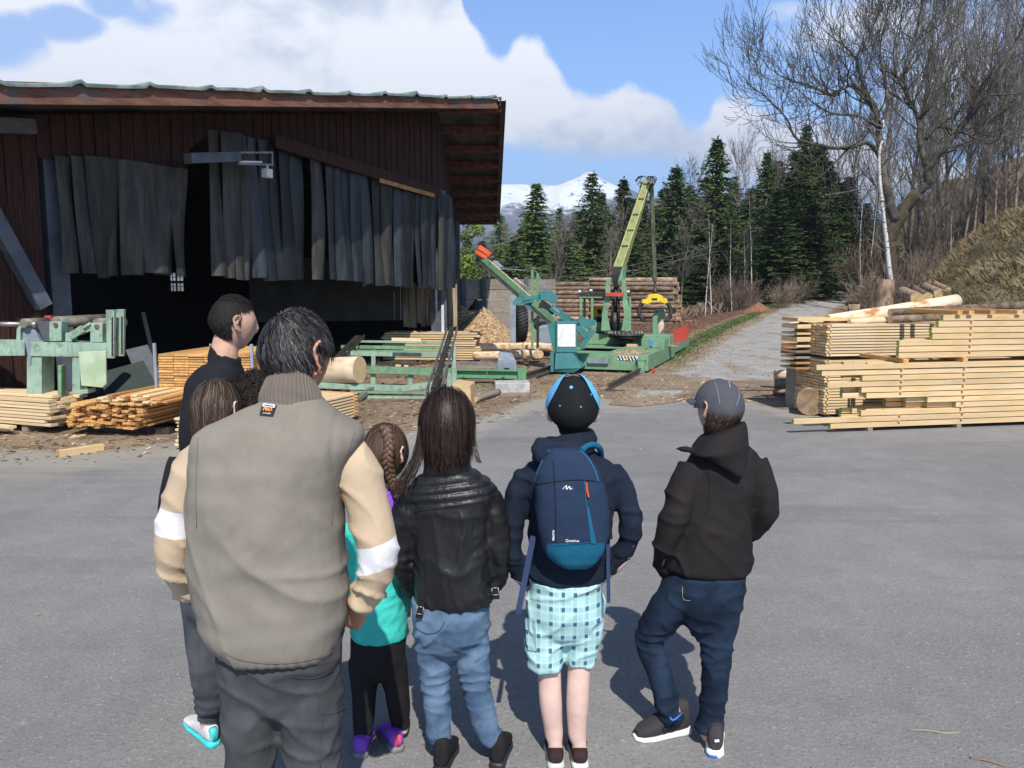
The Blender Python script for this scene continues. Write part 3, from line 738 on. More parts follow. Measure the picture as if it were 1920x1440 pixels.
# --- the big old tree
def big_tree():
    Y0 = 41.0
    root = thing('oak_tree', 'huge old leafless tree with mossy trunk and arching dark limbs beside the track', 'tree', at(1672, 545, Y0))
    A = lambda px, py, dy=0: at(px, py, Y0 + dy)
    tk = MB(); t = Tw(77)
    limbs = [([A(1672, 548), A(1670, 500), A(1666, 450), A(1690, 400, .2), A(1718, 362, 0)], .50, .36, 0),
             ([A(1718, 362), A(1738, 345, -.3), A(1742, 315, -.5), A(1772, 278, -1), A(1805, 235, -1), A(1850, 178, -2), A(1895, 100, -2), A(1925, 40, -2)], .30, .07, 1),
             ([A(1740, 318, -.4), A(1727, 275), A(1722, 225, .5), A(1702, 180, 1), A(1696, 130, 1), A(1718, 60, 2), A(1732, -10, 2)], .22, .05, 1),
             ([A(1680, 415), A(1662, 350), A(1652, 290, .5), A(1646, 235, 1), A(1636, 195, 1), A(1606, 162, 1), A(1580, 165, .5), A(1560, 180), A(1545, 160), A(1532, 118)], .30, .04, 1),
             ([A(1655, 300, .5), A(1628, 268), A(1592, 277, -1), A(1556, 276, -2), A(1520, 268, -2), A(1492, 258, -2), A(1476, 225, -2), A(1450, 195, -2), A(1408, 160, -2)], .17, .03, 1),
             ([A(1592, 277, -1), A(1570, 300, -1.5), A(1548, 322, -2)], .08, .03, 1),
             ([A(1560, 180), A(1520, 162, 0), A(1480, 150, 0), A(1460, 140)], .10, .03, 1),
             ([A(1638, 198, 1), A(1615, 150, 1), A(1604, 110, 1), A(1585, 88, 1), A(1555, 66, 1)], .12, .03, 1),
             ([A(1648, 240, .8), A(1612, 218), A(1566, 214, -1), A(1535, 200, -1), A(1510, 180, -1)], .10, .03, 1),
             ([A(1604, 110, 1), A(1622, 80, 1), A(1630, 40, 1)], .06, .02, 1),
             ([A(1652, 240, .5), A(1664, 190, .5), A(1656, 140, 1), A(1650, 90, 1), A(1662, 30)], .13, .03, 1),
             ([A(1735, 262, .3), A(1760, 238), A(1795, 245, -1), A(1835, 262, -1.5), A(1852, 270, -2)], .12, .03, 1),
             ([A(1722, 225, .5), A(1742, 200), A(1760, 150), A(1790, 80), A(1800, 10)], .13, .03, 1),
             ([A(1772, 278, -1), A(1822, 262, -1), A(1858, 225, -1), A(1908, 190, -1), A(1940, 170)], .12, .04, 1),
             ([A(1702, 180, 1), A(1680, 140, 1), A(1676, 90, 1), A(1690, 30, 1)], .09, .03, 1)]
    for k, (P, r0, r1, lv) in enumerate(limbs):
        r0 *= .80; r1 *= .8
        pts = catmull(P, 5); n = len(pts) - 1
        rn = random.Random(k)
        pts = [p + Vector((rn.uniform(-1, 1), rn.uniform(-1, 1), rn.uniform(-1, 1))) * r0 * .16 for p in pts]
        rs = [r0 + (r1 - r0) * (i / n) ** .8 for i in range(n + 1)]
        (tk if k == 0 else t.mb).tube(pts, rs, 9 if r0 > .2 else 6)
        if lv:
            L_ = sum((a - b).length for a, b in zip(pts, pts[1:]))
            for q in range(int(L_ * 2.1) + 3):
                i = t.r.randint(max(1, n // 4), n); d = (pts[i] - pts[i - 1]).normalized()
                ax = d.cross(Vector((t.r.uniform(-1, 1), t.r.uniform(-.6, .6), t.r.uniform(-1, 1)))).normalized()
                nd = Matrix.Rotation(t.r.uniform(.5, 1.1), 3, ax) @ d
                t.grow(pts[i], nd, t.r.uniform(1.2, 2.6), min(.05, rs[i] * .5), 1, 3, .16, .24, (3, 4), (.4, 1.0), .010)
            t.grow(pts[-1], pts[-1] - pts[-2], 1.7, r1, 1, 3, .12, .2, (3, 5), (.4, .9), .010)
    tk.build('trunk', MT['moss'], root, recalc=False); t.mb.build('crown', MT['oak_bark'], root, recalc=False)
big_tree()
def white_birch():
    Y0 = 38.5; A = lambda px, py, dy=0: at(px, py, Y0 + dy)
    root = thing('birch_tree', 'slender white birch stem in front of the huge old tree', 'tree', A(1668, 540))
    tk = MB(); t = Tw(31)
    main = catmull([A(1672, 540), A(1667, 500), A(1662, 450), A(1656, 400), A(1650, 340), A(1649, 285), A(1657, 255), A(1656, 225)], 4)
    tk.tube(main, [.12 - .085 * i / (len(main) - 1) for i in range(len(main))], 7)
    br = catmull([A(1649, 355), A(1610, 356), A(1575, 362), A(1548, 366)], 4); t.mb.tube(br, [.03, ] * len(br), 4)
    for q in range(26):
        i = t.r.randint(6, len(main) - 2); a = t.r.uniform(0, 6.28)
        t.grow(main[i], Vector((math.cos(a), math.sin(a) * .5, .5)), t.r.uniform(.7, 1.6), .02, 1, 2, .1, .25, (2, 4), (.4, .9), .007)
    tk.build('trunk', MT['birch'], root, recalc=False); t.mb.build('crown', MT['twig_bark'], root, recalc=False)
white_birch()
# --- brush: leafless shrubs
def make_shrub(seed, mat, n=60):
    t = Tw(seed)
    for k in range(n):
        a = t.r.uniform(0, 6.28); rr = t.r.uniform(0, .5)
        t.grow(Vector((math.cos(a) * rr, math.sin(a) * rr, -.05)), Vector((math.cos(a) * .5, math.sin(a) * .5, 1.2)), t.r.uniform(.6, 1.3), .012, 1, 3, .05, .22, (2, 3), (.3, .8), .006)
    return t.mb
MT['brush'] = mat2('reddish_brush', (.17, .12, .085), (.33, .25, .18), 2.0, .9, bump=0, rnd=.25)
sh0 = make_shrub(3, MT['brush']).build('bare_shrub', MT['brush'], recalc=False)
shr = [(1520, 505, 47, 1.5, 'below the dark firs at the left verge of the track'), (1550, 500, 50, 1.7, 'at the left verge further up the track'), (1575, 498, 53, 1.9, 'at the bend of the track'), (1600, 498, 57, 2.0, 'behind the bend of the track'), (1495, 512, 45, 1.3, 'leftmost of those along the track'),
       (1640, 520, 39, 1.6, 'at the foot of the huge old tree'), (1690, 520, 40, 1.9, 'right of the mossy trunk'), (1630, 470, 52, 2.4, 'behind the mossy trunk'), (1740, 500, 41, 1.6, 'on the bank right of the old tree'), (1770, 450, 46, 2.2, 'high on the bank below the bare limbs'),
       (1820, 420, 48, 2.6, 'on the bank crest under the bare stems'), (1700, 450, 50, 2.8, 'behind the big trunk on the slope'), (1870, 380, 50, 3.0, 'at the right end of the bank crest'), (1900, 340, 44, 2.4, 'nearest the right edge of the view'), (1395, 560, 44, 1.5, 'brown and low behind the orange bark heap'), (1365, 570, 45, 1.6, 'in front of the pale birches'), (1470, 540, 43, 1.1, 'beside the grass verge below the firs')]
for i, (px, py, Y, s, w_) in enumerate(shr):
    o = sh0 if i == 0 else sh0.copy()
    if i: COL.objects.link(o)
    p = at(px, py, Y); o.location = (p.x, Y, terr(p.x, Y)); s *= .62 if i < 5 or i > 13 else .7; o.scale = (s, s, s); o.rotation_euler = (0, 0, i * 1.3)
    props(o, 'leafless twiggy shrub ' + w_, 'shrub', 'leafless shrubs beside the track and bank')
# fresh green bush beside shed corner
def leafy(name, label, c, n, rad, mat, seed, zs=1.0, sz=.09):
    rnd = random.Random(seed); root = thing(name, label, 'bush', c); v = []; f = []
    cl = [(Vector((rnd.gauss(0, .45) * rad, rnd.gauss(0, .4) * rad, abs(rnd.gauss(.7, .5)) * rad * zs)), rnd.uniform(.25, .5) * rad) for _ in range(16)]
    for k in range(n):
        cc, cr_ = rnd.choice(cl); d = Vector((rnd.gauss(0, 1), rnd.gauss(0, 1), rnd.gauss(0, 1))).normalized() * cr_ * rnd.uniform(.5, 1)
        p = Vector(c) + cc + d; a = Vector((rnd.uniform(-1, 1), rnd.uniform(-1, 1), rnd.uniform(-1, 1))).normalized() * sz; b = a.cross(d).normalized() * sz * .6
        i0 = len(v); v += [p - a, p + b, p + a, p - b]; f.append((i0, i0 + 1, i0 + 2, i0 + 3))
    m = MB(); m.add(v, f); m.build('foliage', mat, root, recalc=False)
    s_ = MB()
    for q in range(9): s_.tube([Vector(c), Vector(c) + cl[q][0]], [.03, .01], 4)
    s_.build('stem', MT['twig_bark'], root, recalc=False)
p = at(868, 520, 44); leafy('leafy_bush', 'fresh light green bush beside the shed corner above the retaining wall', (p.x, 44, terr(p.x, 44)), 2600, 1.5, MT['fresh'], 4, 1.5, .10)
p = at(884, 520, 47); leafy('leafy_bush', 'darker green bush behind the fresh bush at the shed corner', (p.x, 47, terr(p.x, 47)), 2600, 1.6, MT['needles'], 5, 1.7, .10)

# --- dry grass on the bank, one uncountable mass; verge grass; chips and bark litter
def blades(name, label, cat, n, area, mat, hmin, hmax, wd, seed, lean=.7):
    rnd = random.Random(seed); v = []; f = []; c = 0; tries = 0
    while c < n and tries < n * 12:
        tries += 1
        p = area(rnd)
        if p is None: continue
        x, y = p; z = terr(x, y); c += 1
        h = rnd.uniform(hmin, hmax); a = rnd.uniform(0, 6.28); l = rnd.uniform(.2, 1) * lean
        w_ = wd * rnd.uniform(.6, 1.3); dx, dy = math.cos(a), math.sin(a); b = rnd.uniform(0, 6.28)
        ex, ey = math.cos(b) * w_, math.sin(b) * w_
        i0 = len(v); v += [(x - ex, y - ey, z), (x + ex, y + ey, z), (x + dx * h * l * .5 + ex * .6, y + dy * h * l * .5 + ey * .6, z + h * .6), (x + dx * h * l, y + dy * h * l, z + h * (1 - .35 * l))]
        f += [(i0, i0 + 1, i0 + 2), (i0, i0 + 2, i0 + 3)]
    o = mesh_obj(name, v, f, mat, False); props(o, label, cat, kind='stuff'); return o
MT['dry_grass'] = mat2('dry_bank_grass', (.07, .068, .03), (.25, .185, .105), .8, .85, bump=0, detail=8)
MT['verge'] = mat2('green_verge_grass', (.05, .085, .02), (.15, .17, .06), 1.5, .8, bump=0)
def bank_area(rnd):
    y = rnd.uniform(15, 56); x = lerp_tab(y, ROADX) + 3.6 + abs(rnd.gauss(0, 8))
    if x / y > .72: return None
    return x, y
blades('bank_grass', 'dry matted grass covering the bank on the right', 'grass', 75000, bank_area, MT['dry_grass'], .08, .26, .005, 1, 1.2)
def tuft_area(rnd):
    p = bank_area(rnd)
    if p is None or mnoise.noise(Vector((p[0] * .6, p[1] * .6, 2))) < .05: return None
    return p
blades('bank_tussocks', 'longer straw coloured tussocks on the bank on the right', 'grass', 26000, tuft_area, mat2('straw_tussock', (.10, .075, .035), (.30, .22, .12), .5, .85, bump=0, detail=8), .15, .5, .004, 5, .9)
def verge_area(rnd):
    y = rnd.uniform(19, 58); return lerp_tab(y, ROADX) - 2.25 + rnd.gauss(0, .28), y
blades('verge_grass', 'short green grass along the left verge of the track', 'grass', 9000, verge_area, MT['verge'], .04, .14, .012, 2, .9)
def forest_area(rnd):
    y = rnd.uniform(44, 60); x = rnd.uniform(-6, lerp_tab(y, ROADX) - 3); return x, y
blades('forest_undergrowth', 'dull undergrowth on the ground below the firs', 'undergrowth', 9000, forest_area, MT['brush'], .2, 1.0, .02, 3, .8)
def chips(name, label, n, area, mat, s0, s1, seed, zf=terr):
    rnd = random.Random(seed); v = []; f = []
    for _ in range(n):
        p = area(rnd)
        if p is None: continue
        x, y = p; z = zf(x, y) + .008; L = rnd.uniform(s0, s1); w_ = L * rnd.uniform(.2, .5); a = rnd.uniform(0, 6.28); tl = rnd.uniform(-.25, .35)
        dx, dy = math.cos(a) * L, math.sin(a) * L; ex, ey = -math.sin(a) * w_, math.cos(a) * w_
        i0 = len(v); v += [(x, y, z + .002), (x + dx, y + dy, z + abs(tl) * L * .5), (x + dx + ex, y + dy + ey, z + abs(tl) * L), (x + ex, y + ey, z + .004)]
        f.append((i0, i0 + 1, i0 + 2, i0 + 3))
    o = mesh_obj(name, v, f, mat, False); props(o, label, 'wood litter', kind='stuff'); return o
MT['chip'] = mat2('fresh_wood_chips', (.38, .25, .12), (.70, .55, .34), 3, .9, bump=0)
MT['bark_chip'] = mat2('bark_chips', (.09, .055, .035), (.24, .14, .08), 3, .9, bump=0)
def yard_area(rnd):
    y = 8.5 + 16 * rnd.random() ** 1.3; x = rnd.uniform(-9, 7)
    if y < edge_y(x) - rnd.expovariate(1.6): return None
    if x / y > .32: return None
    return x, y
chips('wood_chip_litter', 'pale wood chips scattered over the bare earth of the yard', 9000, yard_area, MT['chip'], .015, .07, 6)
chips('bark_litter', 'dark bark scraps scattered over the bare earth of the yard', 7000, yard_area, MT['bark_chip'], .02, .10, 7)
def red_area(rnd):
    y = rnd.uniform(20, 44); return lerp_tab(y, ROADX) - rnd.uniform(3.2, 8.5), y
chips('bark_mulch_litter', 'reddish brown bark mulch beside the crane rails', 7000, red_area, MT['bark_chip'], .04, .16, 8)
chips('asphalt_litter', 'few small wood flecks scattered thinly over the asphalt', 420, lambda r: (r.uniform(-7, 8), 3 + 10 * r.random() ** .6), MT['chip'], .006, .03, 14)
def far_chip(rnd):
    y = rnd.uniform(13, 34); return lerp_tab(y, ROADX) - rnd.uniform(.5, 3.5) if y > 15 else rnd.uniform(1, 4), y
chips('track_chip_litter', 'pale wood chips scattered along the edge of the track', 2600, far_chip, MT['chip'], .02, .09, 9)
# ---------------------------------------------------------------- sawmill shed
WA = Vector((-6.79, 12.0, 0)); WU = Vector((.4925, .8703, 0)); WN = Vector((.8703, -.4925, 0))
def wp(s, z, off=0.0): p = WA + WU * s + WN * off; return Vector((p.x, p.y, z))
def onwall(px, py, off=0.0):
    d = at(px, py, 1.0) - Vector((0, 0, CAM_H)); q = WA + WN * off
    t = (q - Vector((0, 0, CAM_H))).dot(WN) / d.dot(WN)
    return Vector((0, 0, CAM_H)) + d * t
def swall(p): return (p - WA).dot(WU)
def FX(Y): return -.34 - (20.55 - Y) * .5655
def FZ(Y): return 6.2 - (20.55 - Y) * .2038
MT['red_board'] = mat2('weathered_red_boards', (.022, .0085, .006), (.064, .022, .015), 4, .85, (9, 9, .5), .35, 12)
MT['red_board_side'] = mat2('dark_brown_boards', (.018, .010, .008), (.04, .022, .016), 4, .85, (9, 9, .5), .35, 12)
def fascia_mat():
    m = NT('peeling_fascia'); v = m.coord('Object', (.8, .8, 5)); n = m.noise(v, 1.6, 7, .7); v2 = m.coord('Object'); n2 = m.noise(v2, 1.1, 5, .6); n3 = m.noise(v2, 9, 6, .7)
    col = m.mix(m.mapr(n, .4, .62, smooth=True), (.12, .045, .03), (.22, .10, .06))
    col = m.mix(m.mapr(n2, .52, .64, 0, .8, True), col, (.10, .095, .095))
    col = m.mix(m.mapr(n3, .60, .72, 0, .8, True), col, (.46, .24, .11))
    return m.fin(col, .85, m.bump(n, .4, .01))
MT['fascia'] = fascia_mat()
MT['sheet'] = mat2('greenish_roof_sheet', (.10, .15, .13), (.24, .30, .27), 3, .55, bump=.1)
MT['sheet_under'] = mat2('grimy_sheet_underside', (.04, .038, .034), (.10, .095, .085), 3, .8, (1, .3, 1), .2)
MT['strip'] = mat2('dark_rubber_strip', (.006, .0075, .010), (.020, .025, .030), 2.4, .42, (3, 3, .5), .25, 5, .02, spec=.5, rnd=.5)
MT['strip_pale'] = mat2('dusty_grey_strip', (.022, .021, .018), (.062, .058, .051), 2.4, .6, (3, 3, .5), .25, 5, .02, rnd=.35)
MT['pale_board'] = mat2('stained_pale_boards', (.10, .075, .05), (.42, .33, .22), 1.2, .85, (8, 8, .5), .2)
MT['deep_green'] = flat('dark_green_plate', (.022, .034, .030)); MT['deep_grey'] = flat('dull_grey_plate', (.075, .085, .095)); MT['column'] = mat2('grey_column_paint', (.075, .085, .105), (.12, .135, .16), 3, .6)
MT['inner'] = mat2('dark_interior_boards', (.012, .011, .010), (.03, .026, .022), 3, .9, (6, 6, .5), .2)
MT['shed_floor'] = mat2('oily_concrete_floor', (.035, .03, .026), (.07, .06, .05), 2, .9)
shed = thing('sawmill_shed', 'big open timber shed with rusty fascia, dark red boarding and wavy green roof edge', 'shed', (-6, 12, 0))
# front boarding, separate vertical boards between the roof and the lintel line
LINT = [(-400, 240), (-60, 292), (0, 296), (100, 300), (200, 303), (300, 318), (344, 325), (345, 285), (390, 250), (430, 256), (480, 268), (529, 280), (640, 308), (730, 334), (813, 361), (832, 372)]
LS = []
for px, py in LINT:
    p = onwall(px, py); LS.append((swall(p), p.z))
def lint_z(s): return lerp_tab(s, LS)
def roof_z_at(s):
    # roof soffit height above the wall line: interpolate the fascia heights
    p = WA + WU * s + WN * 1.4
    return FZ(min(20.5, p.y)) + .02
S0, S1 = -5.5, 10.05
fb = MB(); s = S0; rn = random.Random(3); k = 0
while s < S1:
    w_ = rn.uniform(.105, .125); off = rn.uniform(0, .014) + (k % 2) * .02; s2 = min(S1, s + w_ - .004)
    if not (swall(onwall(783, 300)) < s < swall(onwall(788, 300)) and False):
        z0a, z0b = lint_z(s), lint_z(s2); zt = roof_z_at(s)
        if s < swall(onwall(74, 400)): z0a = z0b = 0.0
        jag = rn.uniform(-.02, .03)
        P = [wp(s, z0a + jag, off), wp(s2, z0b + jag, off), wp(s2, zt, off), wp(s, zt, off)]
        if zt > z0a: fb.prism(P, WN * .022)
    s += w_; k += 1
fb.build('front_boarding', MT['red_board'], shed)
# slanting lintel board with rotten orange end
lb = MB(); a, b = onwall(515, 264, .26), onwall(824, 362, .26)
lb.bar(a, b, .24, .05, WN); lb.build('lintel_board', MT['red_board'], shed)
ro = MB(); a, b = onwall(712, 338, .30), onwall(815, 367, .30); ro.bar(a, b, .09, .02, WN)
MT['rot'] = mat2('rotten_orange_wood', (.28, .13, .04), (.50, .30, .12), 9, .9); ro.build('rotten_edge', MT['rot'], shed)
# fascia and roof
fs = MB()
for y0, y1 in ((5.0, 10.2), (10.2, 14.6), (14.6, 20.55)):
    a0, a1 = Vector((FX(y0), y0, FZ(y0))), Vector((FX(y1), y1, FZ(y1)))
    hh = .27 if y1 < 15 else .23
    P = [a0, a1, a1 + Vector((0, 0, hh)), a0 + Vector((0, 0, hh))]
    fs.prism(P, -WN * .045)
fs.build('fascia', MT['fascia'], shed)
rt = MB(); N = 260; top = []
for i in range(N + 1):
    y = 5.0 + (20.62 - 5.0) * i / N; s_ = (y - 5) / .93; fr = s_ - math.floor(s_)
    b_ = max(0, 1 - abs(fr - .5) / .07) ** .6 * (.035 + .03 * abs(math.sin(math.floor(s_) * 2.3))) + .012 * math.sin(s_ * 1.7 + 2 * math.sin(s_ * .37)) + .006 * math.sin(s_ * 5.1)
    p = Vector((FX(y), y, FZ(y) + .265 + b_)) + WN * .06
    top.append(p)
back = Vector((-.90, .43, -.02))
rows = [[t - Vector((0, 0, .05)) for t in top], [t - Vector((0, 0, .022)) for t in top], top, [t + back * .5 + Vector((0, 0, 0)) for t in top], [t + back * 1.6 + Vector((0, 0, -.05)) for t in top]]
rt.loft(rows, caps=False, close=False)
rt.build('roof_sheet_edge', MT['sheet'], shed)
C = Vector((-.30, 20.6, 6.44)); D = Vector((-.66, 34.2, 4.66)); E = Vector((-16, 34.2, 4.9)); F0 = Vector((FX(5), 5, FZ(5) + .25)); G_ = Vector((-20, 14, 4.0))
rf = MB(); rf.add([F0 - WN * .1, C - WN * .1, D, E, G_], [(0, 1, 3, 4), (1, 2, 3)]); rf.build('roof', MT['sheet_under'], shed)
# overhang on the right flank: rafters and ribbed sheets
sf = MB()
for i in range(9):
    x0 = -2.7 + i * .3
    p0 = Vector((x0, 20.62, 6.40)); p1 = Vector((x0 - .36, 34.1, 4.60)); sf.bar(p0, p1, .27, .012); sf.bar(p0 + Vector((.14, 0, -.0)), p1 + Vector((.14, 0, 0)), .03, .05)
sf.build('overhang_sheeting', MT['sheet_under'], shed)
MT['rafter'] = mat2('red_brown_rafter', (.11, .03, .022), (.20, .065, .045), 6, .8)
for i in range(9):
    t = i / 8; y = 20.75 + 13.2 * t; z = 6.26 - 1.78 * t
    r_ = MB(); r_.box((-1.45 - .36 * t, y, z), (2.35, .10, .20)); r_.build('rafter', MT['rafter'], shed)
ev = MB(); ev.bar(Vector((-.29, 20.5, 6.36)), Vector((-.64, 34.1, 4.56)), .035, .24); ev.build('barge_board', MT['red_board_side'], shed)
# right flank wall (upper part), corner post, columns
sw = MB(); y = 20.9; k = 0
while y < 33.8:
    t = (y - 20.9) / 13; x = -1.86 - .40 * t; zt = 6.3 - 1.75 * t; z0 = 1.95 + .25 * (1 - min(1, (y - 20.9) / 2)) ** 1
    sw.box((x - (k % 2) * .015, y + .09, (z0 + zt) / 2), (.03, .178, zt - z0)); y += .18; k += 1
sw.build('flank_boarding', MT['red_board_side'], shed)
db = MB(); db.bar(Vector((-1.80, 20.75, 4.25)), Vector((-2.02, 30, 2.7)), .05, .16); db.build('diagonal_batten', MT['rafter'], shed)
for (px, w_) in ((103, .36), (823, .32)):
    p = onwall(px, 560, -.25); c = MB(); c.box((p.x, p.y, 2.15), (w_, w_ * .8, 4.3), Matrix.Rotation(R(-29.5), 3, 'Z')); c.build('column', MT['column'], shed)
c = MB(); c.box((-2.20, 32.4, 2.2), (.28, .28, 4.4)); c.build('column', MT['column'], shed)
c = MB(); c.box((-1.98, 26.5, 1.9), (.2, .24, 3.8)); c.build('column', MT['column'], shed)
# white painted strip on the right column
p = onwall(829, 560, -.09); c = MB(); c.bar((p.x + .02, p.y - .1, .1), (p.x + .02, p.y - .1, 1.4), .09, .02, WN); c.build('white_stripe', MT['white'], shed)
# knee brace at the far left
c = MB(); a, b = onwall(-50, 340, .1), onwall(80, 575, .1); c.bar(a, b, .2, .2, WN); c.build('brace', MT['column'], shed)
c = MB(); a, b = onwall(-60, 232, .18), onwall(62, 238, .18); c.bar(a, b, .2, .16, WN); c.build('ledge_beam', MT['column'], shed)
# interior: rear wall round a small window, left wall, inner rubber sheet, pale boards
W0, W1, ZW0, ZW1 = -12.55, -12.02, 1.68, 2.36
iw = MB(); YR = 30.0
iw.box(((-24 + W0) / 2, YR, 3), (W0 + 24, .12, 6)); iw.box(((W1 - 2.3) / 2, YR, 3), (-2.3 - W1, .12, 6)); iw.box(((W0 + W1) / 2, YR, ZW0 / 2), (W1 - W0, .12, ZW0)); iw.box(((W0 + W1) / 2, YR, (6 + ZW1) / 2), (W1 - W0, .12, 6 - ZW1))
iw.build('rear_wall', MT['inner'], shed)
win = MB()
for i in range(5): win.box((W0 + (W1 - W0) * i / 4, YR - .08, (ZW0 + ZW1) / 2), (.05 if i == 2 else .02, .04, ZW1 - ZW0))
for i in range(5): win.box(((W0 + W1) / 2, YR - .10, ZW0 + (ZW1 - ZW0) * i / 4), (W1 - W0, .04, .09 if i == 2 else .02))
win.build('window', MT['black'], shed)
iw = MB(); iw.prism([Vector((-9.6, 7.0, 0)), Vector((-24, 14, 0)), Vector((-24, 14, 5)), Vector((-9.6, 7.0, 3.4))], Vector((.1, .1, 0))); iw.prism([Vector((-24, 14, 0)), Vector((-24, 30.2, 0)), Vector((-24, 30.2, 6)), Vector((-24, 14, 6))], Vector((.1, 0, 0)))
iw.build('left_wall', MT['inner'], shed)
pb = MB(); rn = random.Random(5); x = -4.4; k = 0
yb = 22.4
x = (757 - 960) / FPX * yb
while x < (852 - 960) / FPX * yb:
    w_ = rn.uniform(.10, .14); pb.box((x + w_ / 2, yb + (k % 2) * .02, 1.35 + rn.uniform(-.03, .03)), (w_ - .008, .025, 1.0 + rn.uniform(0, .25))); x += w_; k += 1
pb.build('inner_board_screen', MT['pale_board'], shed)
mb_ = MB(); a = at(470, 600, 19.5); b = at(760, 600, 24.0)
mb_.prism([Vector((a.x, a.y, 1.02)), Vector((b.x, b.y, .88)), Vector((b.x, b.y, 2.6)), Vector((a.x, a.y, 2.6))], Vector((.02, .03, 0)))
MT['rubber_sheet'] = mat2('hanging_rubber_sheet', (.012, .018, .022), (.03, .04, .045), 2, .5); mb_.build('rubber_sheet', MT['rubber_sheet'], shed)
mb_ = MB()
for px, y0 in ((727, 558), (739, 546), (751, 538)):
    t = (px - 470) / 290; Y = 19.5 + 4.5 * t - .06; a = at(px, y0, Y); b = at(px + .5, 600, Y); mb_.bar(a, b, .022, .01, Vector((0, 1, 0)))
mb_.build('slit_light_bar', MT['white'], shed)  # white bars painted in for the light showing through slits in the sheet
# ---- rubber strip curtains
def strip_mesh(name, mat, parent, s0, w_, zt, zb, off, rn, flare=0.0, twist=0.0):
    m = MB(); n = 9; rings = []; amp = rn.uniform(.02, .06); ph = rn.uniform(0, 6); k = rn.uniform(.5, 1.3); bulge = rn.uniform(-.35, .35) + twist
    for i in range(n + 1):
        t = i / n; z = zt + (zb - zt) * t
        row = []
        for j in range(7):
            u = j / 6 - .5; ang = bulge * t + .25 * math.sin(ph + t * 3)
            sx = s0 + flare * t ** 1.5 + u * w_ * math.cos(ang)
            oo = off + u * w_ * math.sin(ang) + amp * math.cos(u * 3.1) * (1 + .6 * t) + .03 * math.sin(ph + t * 4 * k)
            row.append(wp(sx, z, oo))
        rings.append(row)
    m.loft(rings, caps=False, close=False)
    rings2 = [[p - WN * .006 for p in r] for r in rings]; m.loft(rings2, caps=False, close=False)
    o = m.build(name, mat, parent, recalc=False); return o
def curtain(name, label, px0, px1, zb_px, mat_f, seed, wid, gaps=(), mats=None):
    s0, s1 = swall(onwall(px0, 420)), swall(onwall(px1, 420)); root = thing(name, label, 'curtain', wp((s0 + s1) / 2, 1.9, .2)); rn = random.Random(seed)
    s = s0; k = 0
    while s < s1:
        w_ = wid * rn.uniform(.75, 1.2); c = s + w_ / 2
        pz = wp(c, 2, .2); px = 960 + pz.x / pz.y * FPX
        if not any(a < px < b for a, b in gaps):
            zt = lint_z(c) + .05; zb = 1.9 + (535 - lerp_tab(px, zb_px)) / FPX * pz.y + rn.uniform(-.05, .04)
            strip_mesh('strip', mat_f(px, rn), root, c, w_ * 1.18, zt, zb, .07 + (k % 3) * .035, rn, rn.uniform(-.10, .10) * (1.6 if rn.random() < .35 else .6))
        s += w_ * .93; k += 1
    return root
ZB = [(0, 516), (345, 516), (380, 520), (490, 523), (620, 526), (700, 533), (840, 541)]
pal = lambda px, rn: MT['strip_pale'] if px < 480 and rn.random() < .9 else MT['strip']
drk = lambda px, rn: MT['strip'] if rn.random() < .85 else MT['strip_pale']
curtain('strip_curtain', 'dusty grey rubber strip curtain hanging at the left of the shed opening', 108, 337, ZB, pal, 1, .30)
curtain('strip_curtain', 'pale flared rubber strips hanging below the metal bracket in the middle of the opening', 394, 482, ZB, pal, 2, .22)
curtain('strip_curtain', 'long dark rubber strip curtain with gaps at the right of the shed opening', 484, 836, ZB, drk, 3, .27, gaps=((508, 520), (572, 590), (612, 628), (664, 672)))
# metal bracket with a lamp in front of the boards
br = thing('lamp_bracket', 'long grey steel bracket with a small lamp in front of the shed boarding', 'bracket', onwall(430, 298, .6))
P = lambda px, py, o=.55: onwall(px, py, o)
m = MB(); m.bar(P(352, 297), P(445, 294), .16, .20, WN); m.build('box_beam', MT['column'], br)
m = MB(); m.bar(P(445, 286), P(511, 286), .03, .03, WN); m.bar(P(445, 307), P(511, 309), .03, .05, WN); m.bar(P(510, 286), P(510, 309), .03, .03, WN); m.bar(P(446, 286), P(446, 308), .03, .03, WN); m.build('frame', MT['steel'], br)
m = MB(); m.bar(P(448, 303), P(490, 304), .03, .04, WN); m.build('tube', MT['white'], br)
m = MB(); m.bar(P(501, 310), P(501, 317), .03, .03, WN); m.bar(P(501, 317), P(501, 333), .15, .12, WN); m.build('lamp', MT['white'], br)
# floor
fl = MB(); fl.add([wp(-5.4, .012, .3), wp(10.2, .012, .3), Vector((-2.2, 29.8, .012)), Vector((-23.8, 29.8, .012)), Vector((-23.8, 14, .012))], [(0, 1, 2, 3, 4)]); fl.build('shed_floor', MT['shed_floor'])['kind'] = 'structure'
# clutter leaning inside at the left: plates and boards
def lean(name, label, cat, pts, w_, th, mat):
    m = MB(); m.bar(pts[0], pts[1], w_, th, Vector((.6, -.8, 0))); o = m.build(name, mat, None, loc=pts[0]); props(o, label, cat); return o
lean('steel_plate', 'dull grey steel channel leaning inside the shed behind the slatted pile', 'metal plate', (at(296, 738, 12.6), at(256, 652, 13.0)), .34, .03, MT['deep_grey'])
lean('wooden_board', 'thin pale board leaning inside the dark shed opening', 'board', (at(288, 672, 14.5), at(268, 586, 15)), .07, .03, MT['old_wood'])
lean('machine_cover', 'dark curved green cover plate standing behind the slatted pile', 'cover plate', (at(262, 760, 12.0), at(225, 690, 12.4)), .7, .05, MT['deep_green'])
